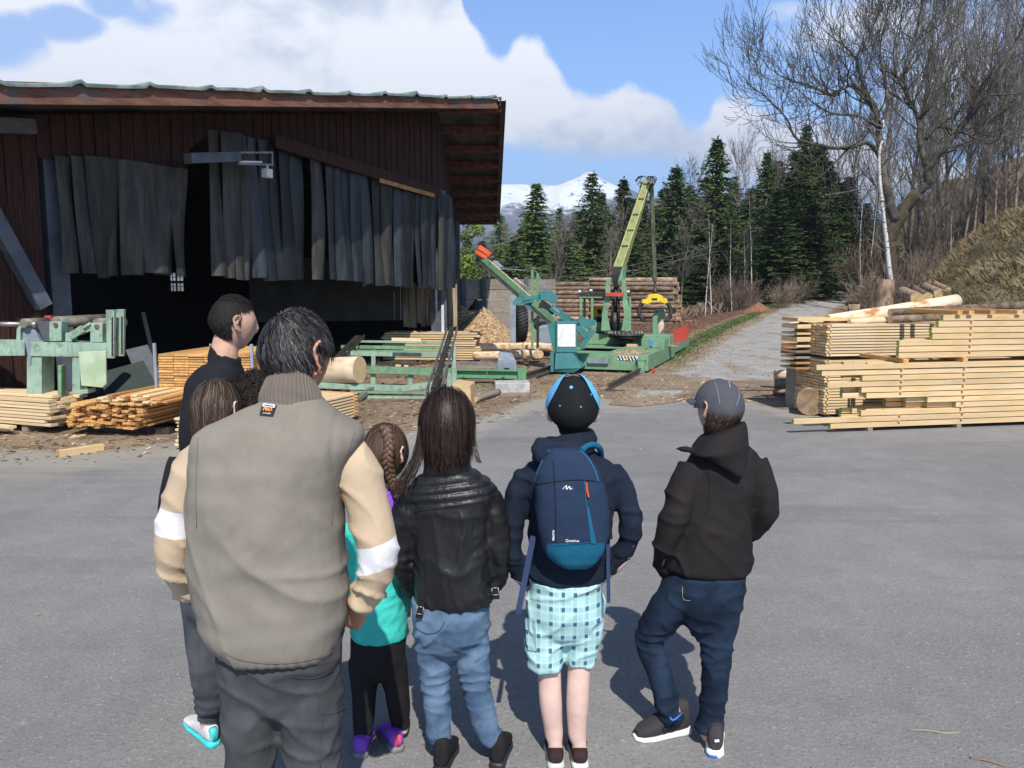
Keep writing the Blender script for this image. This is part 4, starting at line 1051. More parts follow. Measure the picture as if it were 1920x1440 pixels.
# ---------------------------------------------------------------- crane on rails
RD = Vector((.3345, .9424, 0)); RL = Vector((-.9424, .3345, 0)); RO = Vector((2.93, 17.4, 0))
def cp(a, b, z): return RO + RD * a + RL * b + Vector((0, 0, z))
CROT = Matrix.Rotation(math.atan2(-RD.x, RD.y), 3, 'Z')      # local x -> right, y -> along rails
def cbox(m, a0, a1, b0, b1, z0, z1, mi=0):
    c = cp((a0 + a1) / 2, (b0 + b1) / 2, (z0 + z1) / 2); m.box(c, (b1 - b0, a1 - a0, z1 - z0), CROT, mi); return m
# rails
def rail(name, label, b, a0, a1, zz):
    m = MB(); n = 14; pts = [cp(a0 + (a1 - a0) * i / n, b, 0) for i in range(n + 1)]
    for p, q in zip(pts, pts[1:]):
        m.bar(p + Vector((0, 0, zz)), q + Vector((0, 0, zz)), .05, .03); m.bar(p + Vector((0, 0, zz - .06)), q + Vector((0, 0, zz - .06)), .02, .09); m.bar(p + Vector((0, 0, zz - .11)), q + Vector((0, 0, zz - .11)), .10, .015)
    o = m.build(name, MT['rail_steel'], None, loc=pts[0]); props(o, label, 'rail', 'crane rails'); return o
rail('crane_rail', 'dark steel rail under the right side of the crane ending by pale gravel', .16, -3.1, 25, .12)
rail('crane_rail', 'dark steel rail under the left side of the crane beside the teal housing', 2.15, -1.9, 12, .12)
rail('crane_rail', 'second thin rail lying just right of the left crane rail', 1.98, -1.7, 1.2, .06)
cr = thing('log_crane', 'green rail mounted log crane with tall mossy boom, open cab and striped low chassis', 'crane', cp(1.5, 1.2, 0))
G, GL = MT['green'], MT['green_lt']
m = MB(); z0, z1 = .06, .40
cbox(m, 0, .08, 0, 2.15, z0, z1); cbox(m, .08, 3.9, 0, .08, z0, z1); cbox(m, .08, 3.9, 2.07, 2.15, z0, z1); cbox(m, 3.9, 4.0, 0, 2.15, z0, z1)
cbox(m, .08, 2.2, .08, 1.05, z1 - .05, z1 - .01); cbox(m, 2.2, 3.9, .08, 2.07, z1 - .05, z1 - .01); cbox(m, .08, 1.0, 1.05, 2.07, z1 - .05, z1 - .015); cbox(m, 1.0, 2.2, 1.9, 2.07, z1 - .05, z1 - .01)
chs = bevel(m.build('chassis', G, cr), .008)
m = MB(); cbox(m, 1.0, 2.2, 1.06, 1.9, .1, .12); m.build('pit_floor', MT['dark_steel'], cr)
m = MB(); cbox(m, -.09, .0, .06, .20, .02, .36); cbox(m, -.10, .01, .03, .23, .30, .34); m.build('buffer_post', G, cr)
m = MB(); cbox(m, -.07, 0, .86, 1.32, .20, .30); m.build('step', MT['grey_paint'], cr)
m = MB(); cbox(m, -.012, 0, .22, .66, .28, .375); st = m.build('warning_board', MT['white'], cr)
m = MB()
for i in range(6):
    b = .24 + i * .07; P = [cp(-.016, b, .285), cp(-.016, b + .035, .285), cp(-.016, b + .075, .37), cp(-.016, b + .04, .37)]; m.prism(P, RD * .004)
o = m.build('stripe', MT['black'], st); 
m = MB(); P = [cp(-.022, .42, .288), cp(-.022, .50, .288), cp(-.022, .46, .355)]; m.prism(P, RD * .004); m.build('triangle', MT['yellow'], st)
# rear raised body, boxes, sawdust
m = MB(); cbox(m, 2.9, 3.6, -.02, 2.2, .40, .66); cbox(m, 2.2, 2.9, .0, .52, .40, .60); cbox(m, 1.5, 2.2, .35, .9, .385, .44); bevel(m.build('raised_body', G, cr), .01)
m = MB(); cbox(m, 2.18, 2.2, .28, .36, .44, .58); m.build('blue_can', flat('blue_paint', (.08, .25, .6)), cr)
m = MB(); cbox(m, 1.9, 2.1, .62, .86, .44, .49); m.build('wooden_block', MT['pine'], cr)
def heap(name, parent, mat, c, rx, ry, h, seed, rot=None, n=26):
    rn = random.Random(seed); V_ = []; F_ = []; k = 10
    for j in range(k + 1):
        r = j / k
        for i in range(n):
            t = 2 * PI * i / n; rr = r * (1 + .12 * mnoise.noise(Vector((math.cos(t) * 1.3, math.sin(t) * 1.3, seed))))
            x, y = rx * rr * math.cos(t), ry * rr * math.sin(t)
            z = h * (1 - r) ** .95 + h * .10 * mnoise.noise(Vector((x * 2.5 / max(rx, .3), y * 2.5 / max(ry, .3), seed + 2))) * (1 - r)
            v = Vector((x, y, z)); V_.append((rot @ v if rot else v) + Vector(c))
    for j in range(k):
        for i in range(n): F_.append((j * n + i, j * n + (i + 1) % n, (j + 1) * n + (i + 1) % n, (j + 1) * n + i))
    m = MB(); m.add(V_, F_, 0, True); return m.build(name, mat, parent)
def chip_mat():
    m = NT('wood_chip_pile'); v = m.coord('Object'); vo = m.new('ShaderNodeTexVoronoi'); m.l.new(m.coord('Object', (1, 1, 1.6)), vo.inputs['Vector']); vo.inputs['Scale'].default_value = 17
    n = m.noise(v, 1.2, 5); sp = m.new('ShaderNodeSeparateColor'); m.l.new(vo.outputs['Color'], sp.inputs[0])
    col = m.mix(m.mapr(sp.outputs[0], .1, .9), (.24, .135, .062), (.58, .42, .25)); col = m.mix(m.mapr(n, .5, .7, 0, .35), col, (.26, .13, .06))
    return m.fin(col, .95, m.bump(vo.outputs['Distance'], .9, .05))
MT['chips'] = chip_mat()
heap('sawdust', cr, MT['chips'], cp(.9, .55, .392), .42, .75, .05, 3, CROT)
# slewing ring with bolts
cx = cp(2.55, 1.02, 0)
m = MB(); m.tube([cx + Vector((0, 0, .60)), cx + Vector((0, 0, .67))], [.42, .42], 32); m.tube([cx + Vector((0, 0, .67)), cx + Vector((0, 0, .71))], [.46, .46], 32); m.tube([cx + Vector((0, 0, .38)), cx + Vector((0, 0, .6))], [.13, .2], 12); m.build('slewing_ring', MT['dark_steel'], cr)
for i in range(24):
    t = 2 * PI * i / 24; p = cx + Vector((.42 * math.cos(t), .42 * math.sin(t), .70)); m = MB(); m.tube([p, p + Vector((0, 0, .055))], .010, 5); m.build('bolt', MT['green_lt'], cr)
# mast: two cheek plates, cylinder, red cross bar
def ip(px, py, Y=20.6): return at(px, py, Y)
for (xa, xb, xc) in ((1134, 1144, 1141), (1176, 1166, 1168)):
    m = MB(); m.loft([[ip(x0, y, 20.5 + dy) for x0, dy in ((x - h, 0), (x + h, 0), (x + h, .5), (x - h, .5))] for x, y, h in ((xa + (2 if xa < 1150 else -2), 620, 9), (xa, 590, 5), ((xa + xb) / 2, 560, 5.2), (xb - (3 if xa < 1150 else -3), 523, 4))], smooth=False)
    m.build('mast_plate', G, cr)
m = MB(); m.tube([ip(1152, 620, 20.8), ip(1153, 585, 20.8)], [.13, .10], 14); m.tube([ip(1153, 585, 20.8), ip(1155, 540, 20.8)], [.06, .06], 10); m.tube([ip(1147, 615, 20.6), ip(1150, 545, 20.6)], .025, 6); m.tube([ip(1161, 615, 20.6), ip(1160, 540, 20.6)], .025, 6); m.build('slewing_gear', MT['dark_steel'], cr)
m = MB(); m.bar(ip(1136, 552, 20.4), ip(1170, 552, 20.4), .09, .09); m.build('red_crossbar', MT['red'], cr)
# boom: lower knuckle then long box with ribs
m = MB()
def quad_ring(pl, pr, ps, dep): return [pl, pr, ps + Vector((0, dep, 0)), pl + Vector((0, dep, 0))]
def boomring(py, xl, xr, xs, Y, dep=.26): return [at(xl, py, Y), at(xr, py, Y), at(xs, py - 1, Y + dep), at(xl + (xs - xr) * .3, py - 1, Y + dep)]
m.loft([boomring(533, 1158, 1166, 1172, 20.6), boomring(512, 1158, 1167, 1174, 20.6), boomring(500, 1152, 1167, 1176, 20.6)], smooth=False)
m.build('knuckle', G, cr)
m = MB(); m.loft([boomring(500, 1151.5, 1165, 1174.5, 20.55), boomring(336, 1209, 1220, 1224, 20.9, .14)], smooth=False); boom = m.build('boom', MT['green_yel'], cr)
for t in (.24, .42, .60, .78, .95):
    m = MB()
    Y = 20.54 + .35 * t; py = 500 + (336 - 500) * t; xl = 1151.5 + 57.5 * t; xr = 1165 + 55 * t
    m.bar(at(xl, py, Y - .006), at(xr, py, Y - .006), .02, .03); m.build('rib', MT['rust'], boom)
m = MB(); m.bar(at(1165.5, 500, 20.54), at(1220.5, 336, 20.89), .022, .02); m.bar(at(1151, 500, 20.54), at(1208.5, 336, 20.89), .022, .02); m.build('edge_strip', flat('yellowed_edge', (.55, .55, .22)), boom)
for k in range(7):
    P = catmull([ip(1152 + k * 1.4, 540, 20.4), ip(1148 + k * 1.6, 522, 20.35), ip(1152 + k * 1.8, 508, 20.4), ip(1157 + k * 1.5, 501, 20.5)], 4); m = MB(); m.tube(P, .012, 5); m.build('hose', MT['rubber'], cr)
rn = random.Random(8)
for k in range(8):
    sx = -1 if k < 5 else 1
    P = catmull([at(1214, 338, 20.9), at(1213 + sx * rn.uniform(2, 6), 331, 20.9), at(1214 + sx * rn.uniform(10, 17), 333 + rn.uniform(-3, 4), 20.8 - .1 * k), at(1212 + sx * rn.uniform(12, 22), 342 + rn.uniform(-4, 6), 20.8)], 4); m = MB(); m.tube(P, .011, 5); m.build('hose', MT['rubber'] if k % 3 else MT['grey_paint'], cr)
# dipper arm hanging from the boom head, rotator, grab
m = MB(); m.bar(at(1221, 342, 20.98), at(1227.5, 528, 20.98), .10, .12, Vector((0, 1, 0))); m.build('dipper_arm', mat2('dark_mossy_steel', (.035, .045, .03), (.09, .10, .06), 5, .8), cr)
m = MB(); m.tube([at(1221, 338, 20.7), at(1221, 338, 21.2)], .08, 12); m.build('head_pin', MT['steel'], cr)
m = MB(); m.tube([at(1228, 526, 20.95), at(1228, 540, 20.95), at(1228, 541, 20.95), at(1228, 552, 20.95)], [.035, .035, .06, .075], 12); m.build('rotator', MT['dark_steel'], cr)
gp = MB()
prof = [(1203, 568), (1206, 561), (1212, 562), (1216, 554), (1224, 551), (1233, 551), (1241, 554), (1245, 560), (1250, 559), (1253, 567), (1247, 570), (1240, 567), (1236, 566), (1222, 567), (1214, 571)]
gp.prism([at(x, y, 20.8) for x, y in prof], Vector((0, .26, 0))); grab = bevel(gp.build('grab_head', MT['yellow'], cr), .012)
m = MB(); m.box(at(1227, 561, 20.795), (.14, .012, .05)); m.build('grab_plate', MT['black'], grab)
for sg in (-1, 1):
    m = MB(); P = catmull([at(1228 + sg * 22, 566, 20.92), at(1228 + sg * 29, 578, 20.92), at(1228 + sg * 29, 590, 20.92), at(1228 + sg * 23, 599, 20.92), at(1228 + sg * 17, 604, 20.92)], 5)
    rr = [.055, ] * (len(P) - 4) + [.045, .035, .025, .012]; m.tube(P, rr, 8); m.build('grab_tine', MT['dark_steel'], cr)
# cab
cab = [(1087, 554), (1183, 553)]
m = MB()
Yc, Yd = 21.4, 22.5
def cpost(px, y0, y1, Y, w_=.06): m.bar(at(px, y0, Y), at(px, y1, Y), w_, w_, Vector((0, 1, 0)))
for px, Y in ((1089, Yc), (1110, Yc), (1181, Yc)): cpost(px, 620, 556, Y)
for px, Y in ((1096, Yd), (1180, Yd)): cpost(px, 612, 556, Y)
m.bar(at(1088, 556, Yc), at(1182, 556, Yc), .07, .07); m.bar(at(1095, 556, Yd), at(1180, 556, Yd), .06, .06); m.bar(at(1089, 556, Yc), at(1096, 556, Yd), .06, .06); m.bar(at(1181, 556, Yc), at(1180, 556, Yd), .06, .06)
cabo = m.build('cab_frame', G, cr)
m = MB(); a = at(1085, 551, Yc - .1); b = at(1184, 551, Yc - .1); m.prism([a, b, Vector((b.x, Yd + .1, b.z)), Vector((a.x + .1, Yd + .1, a.z))], Vector((0, 0, .05))); m.build('cab_roof', MT['dark_steel'], cr)
m = MB(); a = at(1089, 620, Yc); b = at(1110, 600, Yc); m.prism([at(1089, 622, Yc), at(1183, 622, Yc), at(1183, 604, Yc), at(1089, 604, Yc)], Vector((0, .03, 0))); m.build('cab_skirt', MT['green'], cr)
m = MB(); m.prism([at(1112, 603, Yd), at(1134, 603, Yd), at(1134, 575, Yd), at(1112, 575, Yd)], Vector((0, .1, 0))); m.build('seat_back', MT['yellow'], cr)
for px, py in ((1087, 546), (1108, 544), (1178, 546)):
    m = MB(); m.box(at(px, py, Yc - .05), (.10, .08, .08)); l_ = m.build('work_lamp', MT['black'], cr); m = MB(); m.box(at(px, py, Yc - .098), (.075, .01, .055)); m.build('lens', MT['lens'], l_)
# elbow pipe and fabric chute on a tray behind
m = MB(); m.tube(catmull([at(1227, 628, 21.2), at(1227, 610, 21.2), at(1229, 594, 21.2), at(1240, 588, 21.2), at(1246, 586, 21.2)], 5), .085, 12); m.tube([at(1238, 592, 21.3), at(1238, 580, 21.3)], .14, 16); m.build('blower_pipe', G, cr)
m = MB(); n = 10; m.loft([[Vector((c.x + r * math.cos(2 * PI * i / 20) * (1 + .08 * math.sin(j * 2.1 + i)), c.y + r * math.sin(2 * PI * i / 20), c.z)) for i in range(20)] for j, (c, r) in enumerate([(at(1239 + .8 * math.sin(j), 596 + j * 5, 21.35), .125 - .003 * j) for j in range(10)])]); m.build('cloth_chute', flat('cream_cloth', (.62, .50, .36), .9), cr)
# rear carriage with red stakes
m = MB(); cbox(m, 4.0, 7.2, .05, .14, .12, .34); cbox(m, 4.0, 7.2, 1.9, 1.98, .12, .34); cbox(m, 4.0, 7.2, .14, 1.9, .26, .30); m.build('carriage', MT['green'], cr)
for i in range(6):
    m = MB(); cbox(m, 4.2 + i * .52, 4.26 + i * .52, .03, .10, .34, .74); m.build('red_stake', MT['red'], cr)
heap('sawdust', cr, MT['chips'], cp(3.0, .25, .40), .5, .25, .07, 5, CROT)
for a_ in (.5, 3.3, 6.6):
    m = MB(); p = cp(a_, .12, .085); m.tube([p - RL * .05, p + RL * .05], .075, 16); m.build('wheel', MT['dark_steel'], cr)
m = MB(); m.bar(cp(-.06, -.12, .06), cp(.1, -.12, .06), .03, .05); m.bar(cp(.04, -.10, .10), cp(.2, -.10, .10), .03, .05); m.build('red_clamp', MT['red'], cr)

# ---------------------------------------------------------------- teal loader housing and conveyor
T = MT['teal']
tl = thing('conveyor_housing', 'teal hopper housing with a white front panel at the foot of the slanting conveyor', 'machine housing', gr(1062, 697))
m = MB(); Y = 17.3
m.loft([[at(x, y, Yy) for (x, y, Yy) in r] for r in ([(1034, 697, Y), (1076, 699, Y), (1082, 694, Y + .6), (1040, 692, Y + .6)], [(1040, 692, Y - .05), (1090, 690, Y - .05), (1100, 684, Y + .7), (1046, 682, Y + .7)], [(1042, 662, Y), (1075, 662, Y), (1080, 658, Y + .7), (1046, 658, Y + .7)])], smooth=False)
m.build('base_hopper', T, tl)
m = MB(); m.prism([at(1043, 661, Y), at(1082, 661, Y), at(1082, 603, Y), at(1043, 603, Y)], Vector((0, .62, 0))); body = bevel(m.build('upper_body', T, tl), .01)
m = MB(); m.prism([at(1045.5, 650, Y - .012), at(1079, 650, Y - .012), at(1079, 608, Y - .012), at(1045.5, 608, Y - .012)], Vector((0, .01, 0))); m.build('white_panel', MT['white'], body)
m = MB(); m.prism([at(1026, 607, Y + .1), at(1043, 604, Y + .1), at(1043, 661, Y + .1), at(1038, 661, Y + .1)], Vector((0, .05, 0))); m.build('side_wing', MT['grey_paint'] if 0 else T, tl)
m = MB(); m.bar(at(1035, 697, Y - .1), at(1035, 660, Y - .1), .07, .05, Vector((0, 1, 0))); m.build('leg', T, tl)
for (a, b, w_) in (((1085, 597), (1108, 612), .17), ((1083, 612), (1100, 632), .14), ((1112, 618), (1088, 652), .12), ((1104, 600), (1116, 606), .11)):
    m = MB(); m.bar(at(*a, Y + .15), at(*b, Y + .15), w_, w_); bevel(m.build('chute_arm', T, tl), .01)
cv = thing('slanting_conveyor', 'long slanting green chain conveyor with a red hopper at its raised left end', 'conveyor', gr(998, 650))
A_, B_ = at(893, 474, 19.4), at(1045, 607, 17.9)
ax = (B_ - A_).normalized(); sd = Vector((0, 1, 0)); upv = Vector((0, 0, 1))
m = MB()
for dy in (-.16, .16): m.bar(A_ + sd * dy, B_ + sd * dy, .03, .13)
m.bar(A_ + Vector((0, 0, -.12)), B_ + Vector((0, 0, -.12)), .2, .03); m.build('trough', MT['green'], cv)
m = MB(); L_ = (B_ - A_).length; n = 44
for i in range(n):
    p = A_ + ax * L_ * i / n; m.bar(p + sd * -.14 + Vector((0, 0, .05)), p + sd * .14 + Vector((0, 0, .05)), .035, .03)
    m.bar(p + Vector((0, -.15, -.13)), p + ax * .045 + Vector((0, -.15, -.13)), .04, .05)
m.build('chain', MT['steel'], cv)
m = MB(); m.bar(A_ + ax * L_ * .08 + Vector((0, -.02, .06)), A_ + ax * L_ * .92 + Vector((0, -.02, .06)), .10, .025); m.build('wood_waste', MT['pine'], cv)
m = MB(); m.bar(at(926, 492, 19.2), at(940, 504, 19.1), .16, .10); m.build('grey_motor', MT['grey_paint'], cv)
m = MB(); m.prism([at(963, 522, 18.7), at(968, 520, 18.7), at(991, 540, 18.5), at(990, 546, 18.5)], Vector((0, .02, 0))); m.build('side_shield', MT['steel'], cv)
m = MB(); m.bar(at(897, 463, 19.2), at(919, 479, 19.2), .30, .13); m.bar(at(893, 473, 19.2), at(913, 485, 19.2), .30, .09); hp = bevel(m.build('red_hopper', MT['orange_red'], cv), .02)
m = MB()
for i in range(5):
    p = at(902 + i * 2.6, 466.5 + i * 1.9, 19.03); m.bar(p, p + Vector((.018, 0, -.03)), .012, .012)
m.build('lettering', MT['yellow'], hp)
# support frame: posts, cross head
for px, y0, y1, Y in ((998, 505, 640, 18.4), (1008, 512, 640, 18.9)):
    m = MB(); m.bar(at(px, y1 + 12, Y), at(px, y0, Y), .055, .07, Vector((0, 1, 0))); m.build('post', MT['teal'] if 0 else MT['green_dk'], cv)
m = MB(); m.bar(at(966, 563, 18.2), at(1012, 556, 18.2), .12, .08); m.bar(at(966, 571, 18.2), at(1010, 562, 18.2), .12, .05); m.bar(at(972, 565, 18.2), at(978, 546, 18.2), .08, .06); m.bar(at(988, 572, 18.2), at(998, 584, 18.2), .06, .05); m.tube([at(966, 568, 18.05), at(966, 568, 18.35)], .06, 12); m.build('drive_frame', T, cv)
mh = MB(); mh.prism([at(1012, 546, 18.0), at(1030, 542, 18.0), at(1048, 557, 18.0), at(1038, 570, 18.0), at(1025, 563, 18.0), at(1012, 564, 18.0)], Vector((0, .35, 0))); bevel(mh.build('motor_guard', T, cv), .012)
m = MB(); m.bar(at(1014, 566, 18.05), at(1040, 586, 18.0), .16, .12); m.build('dark_duct', MT['black'], cv)
m = MB(); m.bar(at(1034, 576, 17.9), at(1070, 602, 17.8), .13, .13); dt = m.build('teal_duct', T, cv)
m = MB()
for i in range(7):
    p = at(1038 + i * 1.9, 577.5 + i * 1.4, 17.80); m.bar(p + Vector((0, 0, .022)), p + Vector((.012, 0, -.028)), .012, .006)
m.build('lettering', MT['white'], dt)
def cable(name, label, pts, r, mat=None, g=None):
    m = MB(); m.tube(catmull(pts, 6), r, 5); o = m.build(name, mat or MT['rubber'], None, loc=pts[0]); props(o, label, 'cable', g); return o
m = MB(); m.tube(catmull([at(938, 504, 18.9), at(960, 505, 18.8), at(985, 507, 18.6), at(998, 502, 18.4), at(1008, 515, 18.5), at(1023, 542, 18.2)], 6), .012, 5); m.build('cable', MT['grey_paint'], cv)
for k, (a, b) in enumerate((((1000, 528), (1350, 458)), ((1000, 536), (1350, 470)), ((1160, 522), (1350, 455)))):
    cable('overhead_wire', ('topmost thin wire strung across the trees from the conveyor post to the right', 'lower thin wire strung from the conveyor post across the log pile', 'short thin wire crossing the crane boom')[k], [at(*a, 24), at((a[0] + b[0]) / 2, (a[1] + b[1]) / 2 + 6, 28), at(*b, 32)], .008, MT['steel'], 'thin wires strung behind the crane')
# grey post, big tyre, grey tank behind
m = MB(); p = gr(962, 652); m.bar(at(962, 650, 21.0), at(962, 553, 21.0), .14, .1, Vector((0, 1, 0))); o = m.build('steel_post', MT['grey_paint'], None, loc=p); props(o, 'grey blue steel post standing left of the big tyre', 'post')
ty = thing('tractor_tyre', 'big worn black tractor tyre standing on edge beside the grey post', 'tyre', at(974, 640, 21.6))
m = MB(); c = at(974, 607, 21.6); Rr = .46; n = 40; rot = Matrix.Rotation(R(14), 3, 'Z'); pr = [(-.13, .27), (-.14, .38), (-.12, .45), (0, .47), (.12, .45), (.14, .38), (.13, .27)]
m.loft([[c + rot @ Vector((x, r * math.cos(2 * PI * i / n), r * math.sin(2 * PI * i / n))) for x, r in pr] for i in range(n + 1)], caps=False, close=True); tr_ = m.build('tyre_carcass', MT['rubber'], ty)
m = MB()
for i in range(34):
    t = 2 * PI * i / 34; e = Matrix.Rotation(t, 3, 'X'); m.box(c + rot @ (e @ Vector((0, 0, .475))), (.26, .035, .03), rot @ e @ Matrix.Rotation(.4, 3, 'Z'))
m.build('tread', MT['rubber'], tr_)
tk_ = MB(); tk_.prism([at(1010, 648, 21.5), at(1034, 648, 21.5), at(1034, 610, 21.5), at(1010, 612, 21.5)], Vector((.1, .9, 0))); o = tk_.build('oil_tank', MT['grey_paint'], None, loc=at(1020, 648, 21.5)); props(bevel(o, .03), 'stained grey tank standing behind the green conveyor posts', 'tank')
tk_ = MB(); tk_.tube(catmull([at(1000, 612, 22.6), at(1012, 604, 22.6), at(1030, 606, 22.6), at(1046, 618, 22.6)], 4), .16, 12); o = tk_.build('dark_hose_bundle', MT['black'], None, loc=at(1020, 620, 22.6)); props(o, 'black sagging sheet over pipes behind the grey tank', 'sheet')
# ---------------------------------------------------------------- retaining wall, chip heaps
rw = thing('retaining_wall', 'weathered timber lagging wall with grey steel posts behind the chip heap', 'wall', gr(930, 640))
a, b = at(855, 640, 27.0), at(1040, 640, 28.5); dz = [(.0, .5), (.5, .98), (.98, 1.42), (1.42, 1.76), (1.76, 2.12)]
for i, (z0, z1) in enumerate(dz):
    m = MB(); m.bar(Vector((a.x, a.y, (z0 + z1) / 2)), Vector((b.x, b.y, (z0 + z1) / 2)), .08, z1 - z0 - .02); m.build('plank', MT['old_wood'], rw)
for px in (870, 908, 987):
    p = at(px, 600, 26.9 + (px - 855) / 185 * 1.5 - .05); m = MB(); m.bar((p.x, p.y, 0), (p.x, p.y, 2.18), .14, .16, Vector((0, 1, 0))); m.build('post', MT['column'], rw)
def pile(name, label, cat, c, rx, ry, h, seed, mat):
    o = heap(name, None, mat, (c[0], c[1], 0), rx, ry, h, seed, n=48); props(o, label, cat, kind='stuff'); return o
p = at(906, 640, 25.2); pile('chip_heap', 'tall heap of pale wood chips before the timber wall', 'chip heap', p, 1.45, 1.1, 1.25, 1, MT['chips'])
p = at(866, 640, 25.8); pile('chip_heap', 'lower heap of reddish chips at the shed corner', 'chip heap', p, 1.3, .9, 1.3, 2, MT['chips'])
p = at(986, 640, 24.4); pile('sawdust_heap', 'small pointed sawdust heap behind the big tyre', 'sawdust heap', p, .5, .5, .72, 3, MT['chips'])
p = at(893, 570, 26.4); o = heap('dark_bundle', None, MT['black'], (p.x, p.y, 1.1), .28, .22, .38, 4); props(o, 'black crumpled bundle lying on top of the chip heap against the wall', 'bundle')
# ---------------------------------------------------------------- log deck in front of the shed
ld = thing('log_deck', 'pale green steel log infeed deck with long beams and posts before the shed', 'log deck', gr(760, 750))
def beam(name, parent, p0, Y0, p1, Y1, h, d, mat):
    m = MB(); m.bar(at(*p0, Y0), at(*p1, Y1), d, h); return m.build(name, mat, parent)
def post(name, parent, px, py, Y, w_, mat, z0=0.0):
    m = MB(); p = at(px, py, Y); m.bar((p.x, p.y, z0), (p.x, p.y, p.z), w_, w_, Vector((0, 1, 0))); return m.build(name, mat, parent)
beam('cross_beam', ld, (668, 640), 19, (849, 642), 19, .05, .05, GL); beam('cross_beam', ld, (640, 650), 18, (846, 653), 18, .07, .08, G); beam('cross_beam', ld, (650, 657), 17.6, (846, 659), 17.6, .035, .05, G)
beam('cross_beam', ld, (648, 662), 17, (850, 666), 17, .09, .12, GL); beam('cross_beam', ld, (640, 692), 15.2, (846, 697), 15.2, .13, .12, G)
beam('cross_beam', ld, (590, 722), 14, (752, 728), 14, .09, .14, GL); beam('cross_beam', ld, (752, 728), 14, (812, 721), 14, .09, .14, GL)
beam('channel', ld, (666, 735), 13.6, (800, 737), 13.6, .03, .1, G); beam('channel', ld, (666, 744), 13.6, (800, 745), 13.6, .055, .03, GL)
for px, py, Y in ((658, 662, 17.05), (700, 650, 18.05), (830, 642, 18.9), (851, 648, 17.05), (842, 700, 15.1), (645, 724, 14.06), (618, 724, 14.06), (806, 722, 13.9), (690, 745, 13.6), (852, 690, 15.3), (700, 695, 15.25), (770, 697, 15.25)): post('post', ld, px, py, Y, .09, GL)
m = MB(); a, b = at(847, 622, 18.6), at(813, 742, 13.5); a.z += .06; b.z += .10; m.bar(a, b, .10, .05); cc = m.build('chain_channel', MT['dark_steel'], ld)
m = MB(); m.bar(a + Vector((0, 0, .036)), b + Vector((0, 0, .036)), .03, .02)
for i in range(60):
    p = a.lerp(b, i / 60) + Vector((0, 0, .045)); m.box(p, (.07, .035, .03))
m.build('chain', MT['dark_steel'], cc)
m = MB(); m.bar(a + Vector((.13, 0, .02)), b + Vector((.13, 0, .02)), .03, .07); m.bar(a + Vector((-.11, 0, 0)), b + Vector((-.11, 0, 0)), .03, .06); m.build('side_rail', MT['steel'], cc)
m = MB(); a2, b2 = at(672, 632, 18.6), at(633, 672, 16.4); m.bar(a2, b2, .14, .08); m.bar(a2 + Vector((.14, 0, .03)), b2 + Vector((.14, 0, .03)), .03, .06); m.build('chain_channel', MT['dark_steel'], ld)
m = MB(); a3, b3 = at(664, 733, 14), at(645, 752, 13.2); m.bar(a3, b3, .08, .06); m.bar(at(700, 726, 14), at(672, 748, 13.2), .08, .06); m.build('skid', MT['steel'], ld)
m = MB(); a4 = at(845, 626, 18.7); m.box(a4, (.12, .12, .16)); m.build('sprocket_cover', G, ld)
for x0, x1, y in ((735, 790, 636), (742, 752, 686), (758, 766, 687)):
    m = MB(); m.bar(at(x0, y, 16.6), at(x1, y + 1, 16.6), .1, .06); m.build('waste_strip', MT['pine_pale'], ld)
gc = thing('green_conveyor', 'bright green steel conveyor beam with grey box and end plate beside the concrete block', 'conveyor', gr(930, 732))
GD = MT['green_dk']; Y = 15.7
beam('beam_web', gc, (855, 700), Y, (972, 702), Y, .13, .03, GD); beam('beam_flange', gc, (855, 693), Y - .02, (972, 695), Y - .02, .02, .14, GD); beam('beam_flange', gc, (855, 706.5), Y - .02, (972, 709), Y - .02, .02, .14, GD)
for px in (913,): m = MB(); m.bar(at(px, 695, Y - .05), at(px, 707, Y - .05), .015, .06, Vector((0, 1, 0))); m.build('stiffener', GD, gc)
m = MB(); m.prism([at(971, 692, Y - .15), at(987, 691, Y - .15), at(986, 723, Y - .15), at(971, 724, Y - .15)], Vector((0, .2, 0))); m.build('end_plate', GD, gc)
beam('rail_track', gc, (856, 679), 16.6, (934, 680), 16.6, .04, .1, MT['steel']); beam('rail_track', gc, (856, 687), 16.3, (934, 688), 16.3, .04, .16, MT['old_wood'])
m = MB(); Yb = 16.0; m.prism([at(933, 693, Yb), at(968, 693, Yb), at(968, 676, Yb), at(933, 676, Yb)], Vector((0, .05, 0))); m.prism([at(933, 677, Yb + .06), at(938, 660, Yb + .35), at(960, 662, Yb + .35), at(967, 677, Yb + .06)], Vector((0, .04, 0))); m.build('grey_box', MT['grey_paint'], gc)
m = MB(); m.box(at(950, 691, Yb - .01), (.1, .02, .03)); m.build('slot', MT['black'], gc)
beam('lower_beam', gc, (855, 728), 14.9, (934, 731), 14.9, .035, .1, GD); beam('lower_beam', gc, (855, 722), 15.6, (934, 724), 15.6, .03, .08, GD)
m = MB()
for px in (950, 960): m.bar(at(px, 708, Y), at(px, 722, Y), .012, .012, Vector((0, 1, 0)))
for py in (712, 717): m.bar(at(950, py, Y), at(960, py, Y), .012, .012)
m.build('ladder', GD, gc)
m = MB(); m.tube(catmull([at(868, 708, 15.6), at(885, 720, 15.5), at(915, 723, 15.5), at(945, 708, 15.6)], 5), .022, 6); m.build('hanging_hose', MT['rubber'], gc)
m = MB(); m.box(gr(960, 736) + Vector((0, .12, .09)), (.62, .42, .19), Matrix.Rotation(.05, 3, 'Z')); o = m.build('concrete_block', MT['concrete'], None, loc=gr(960, 738)); props(bevel(o, .02), 'rough pale concrete block under the end of the bright green conveyor', 'concrete block')
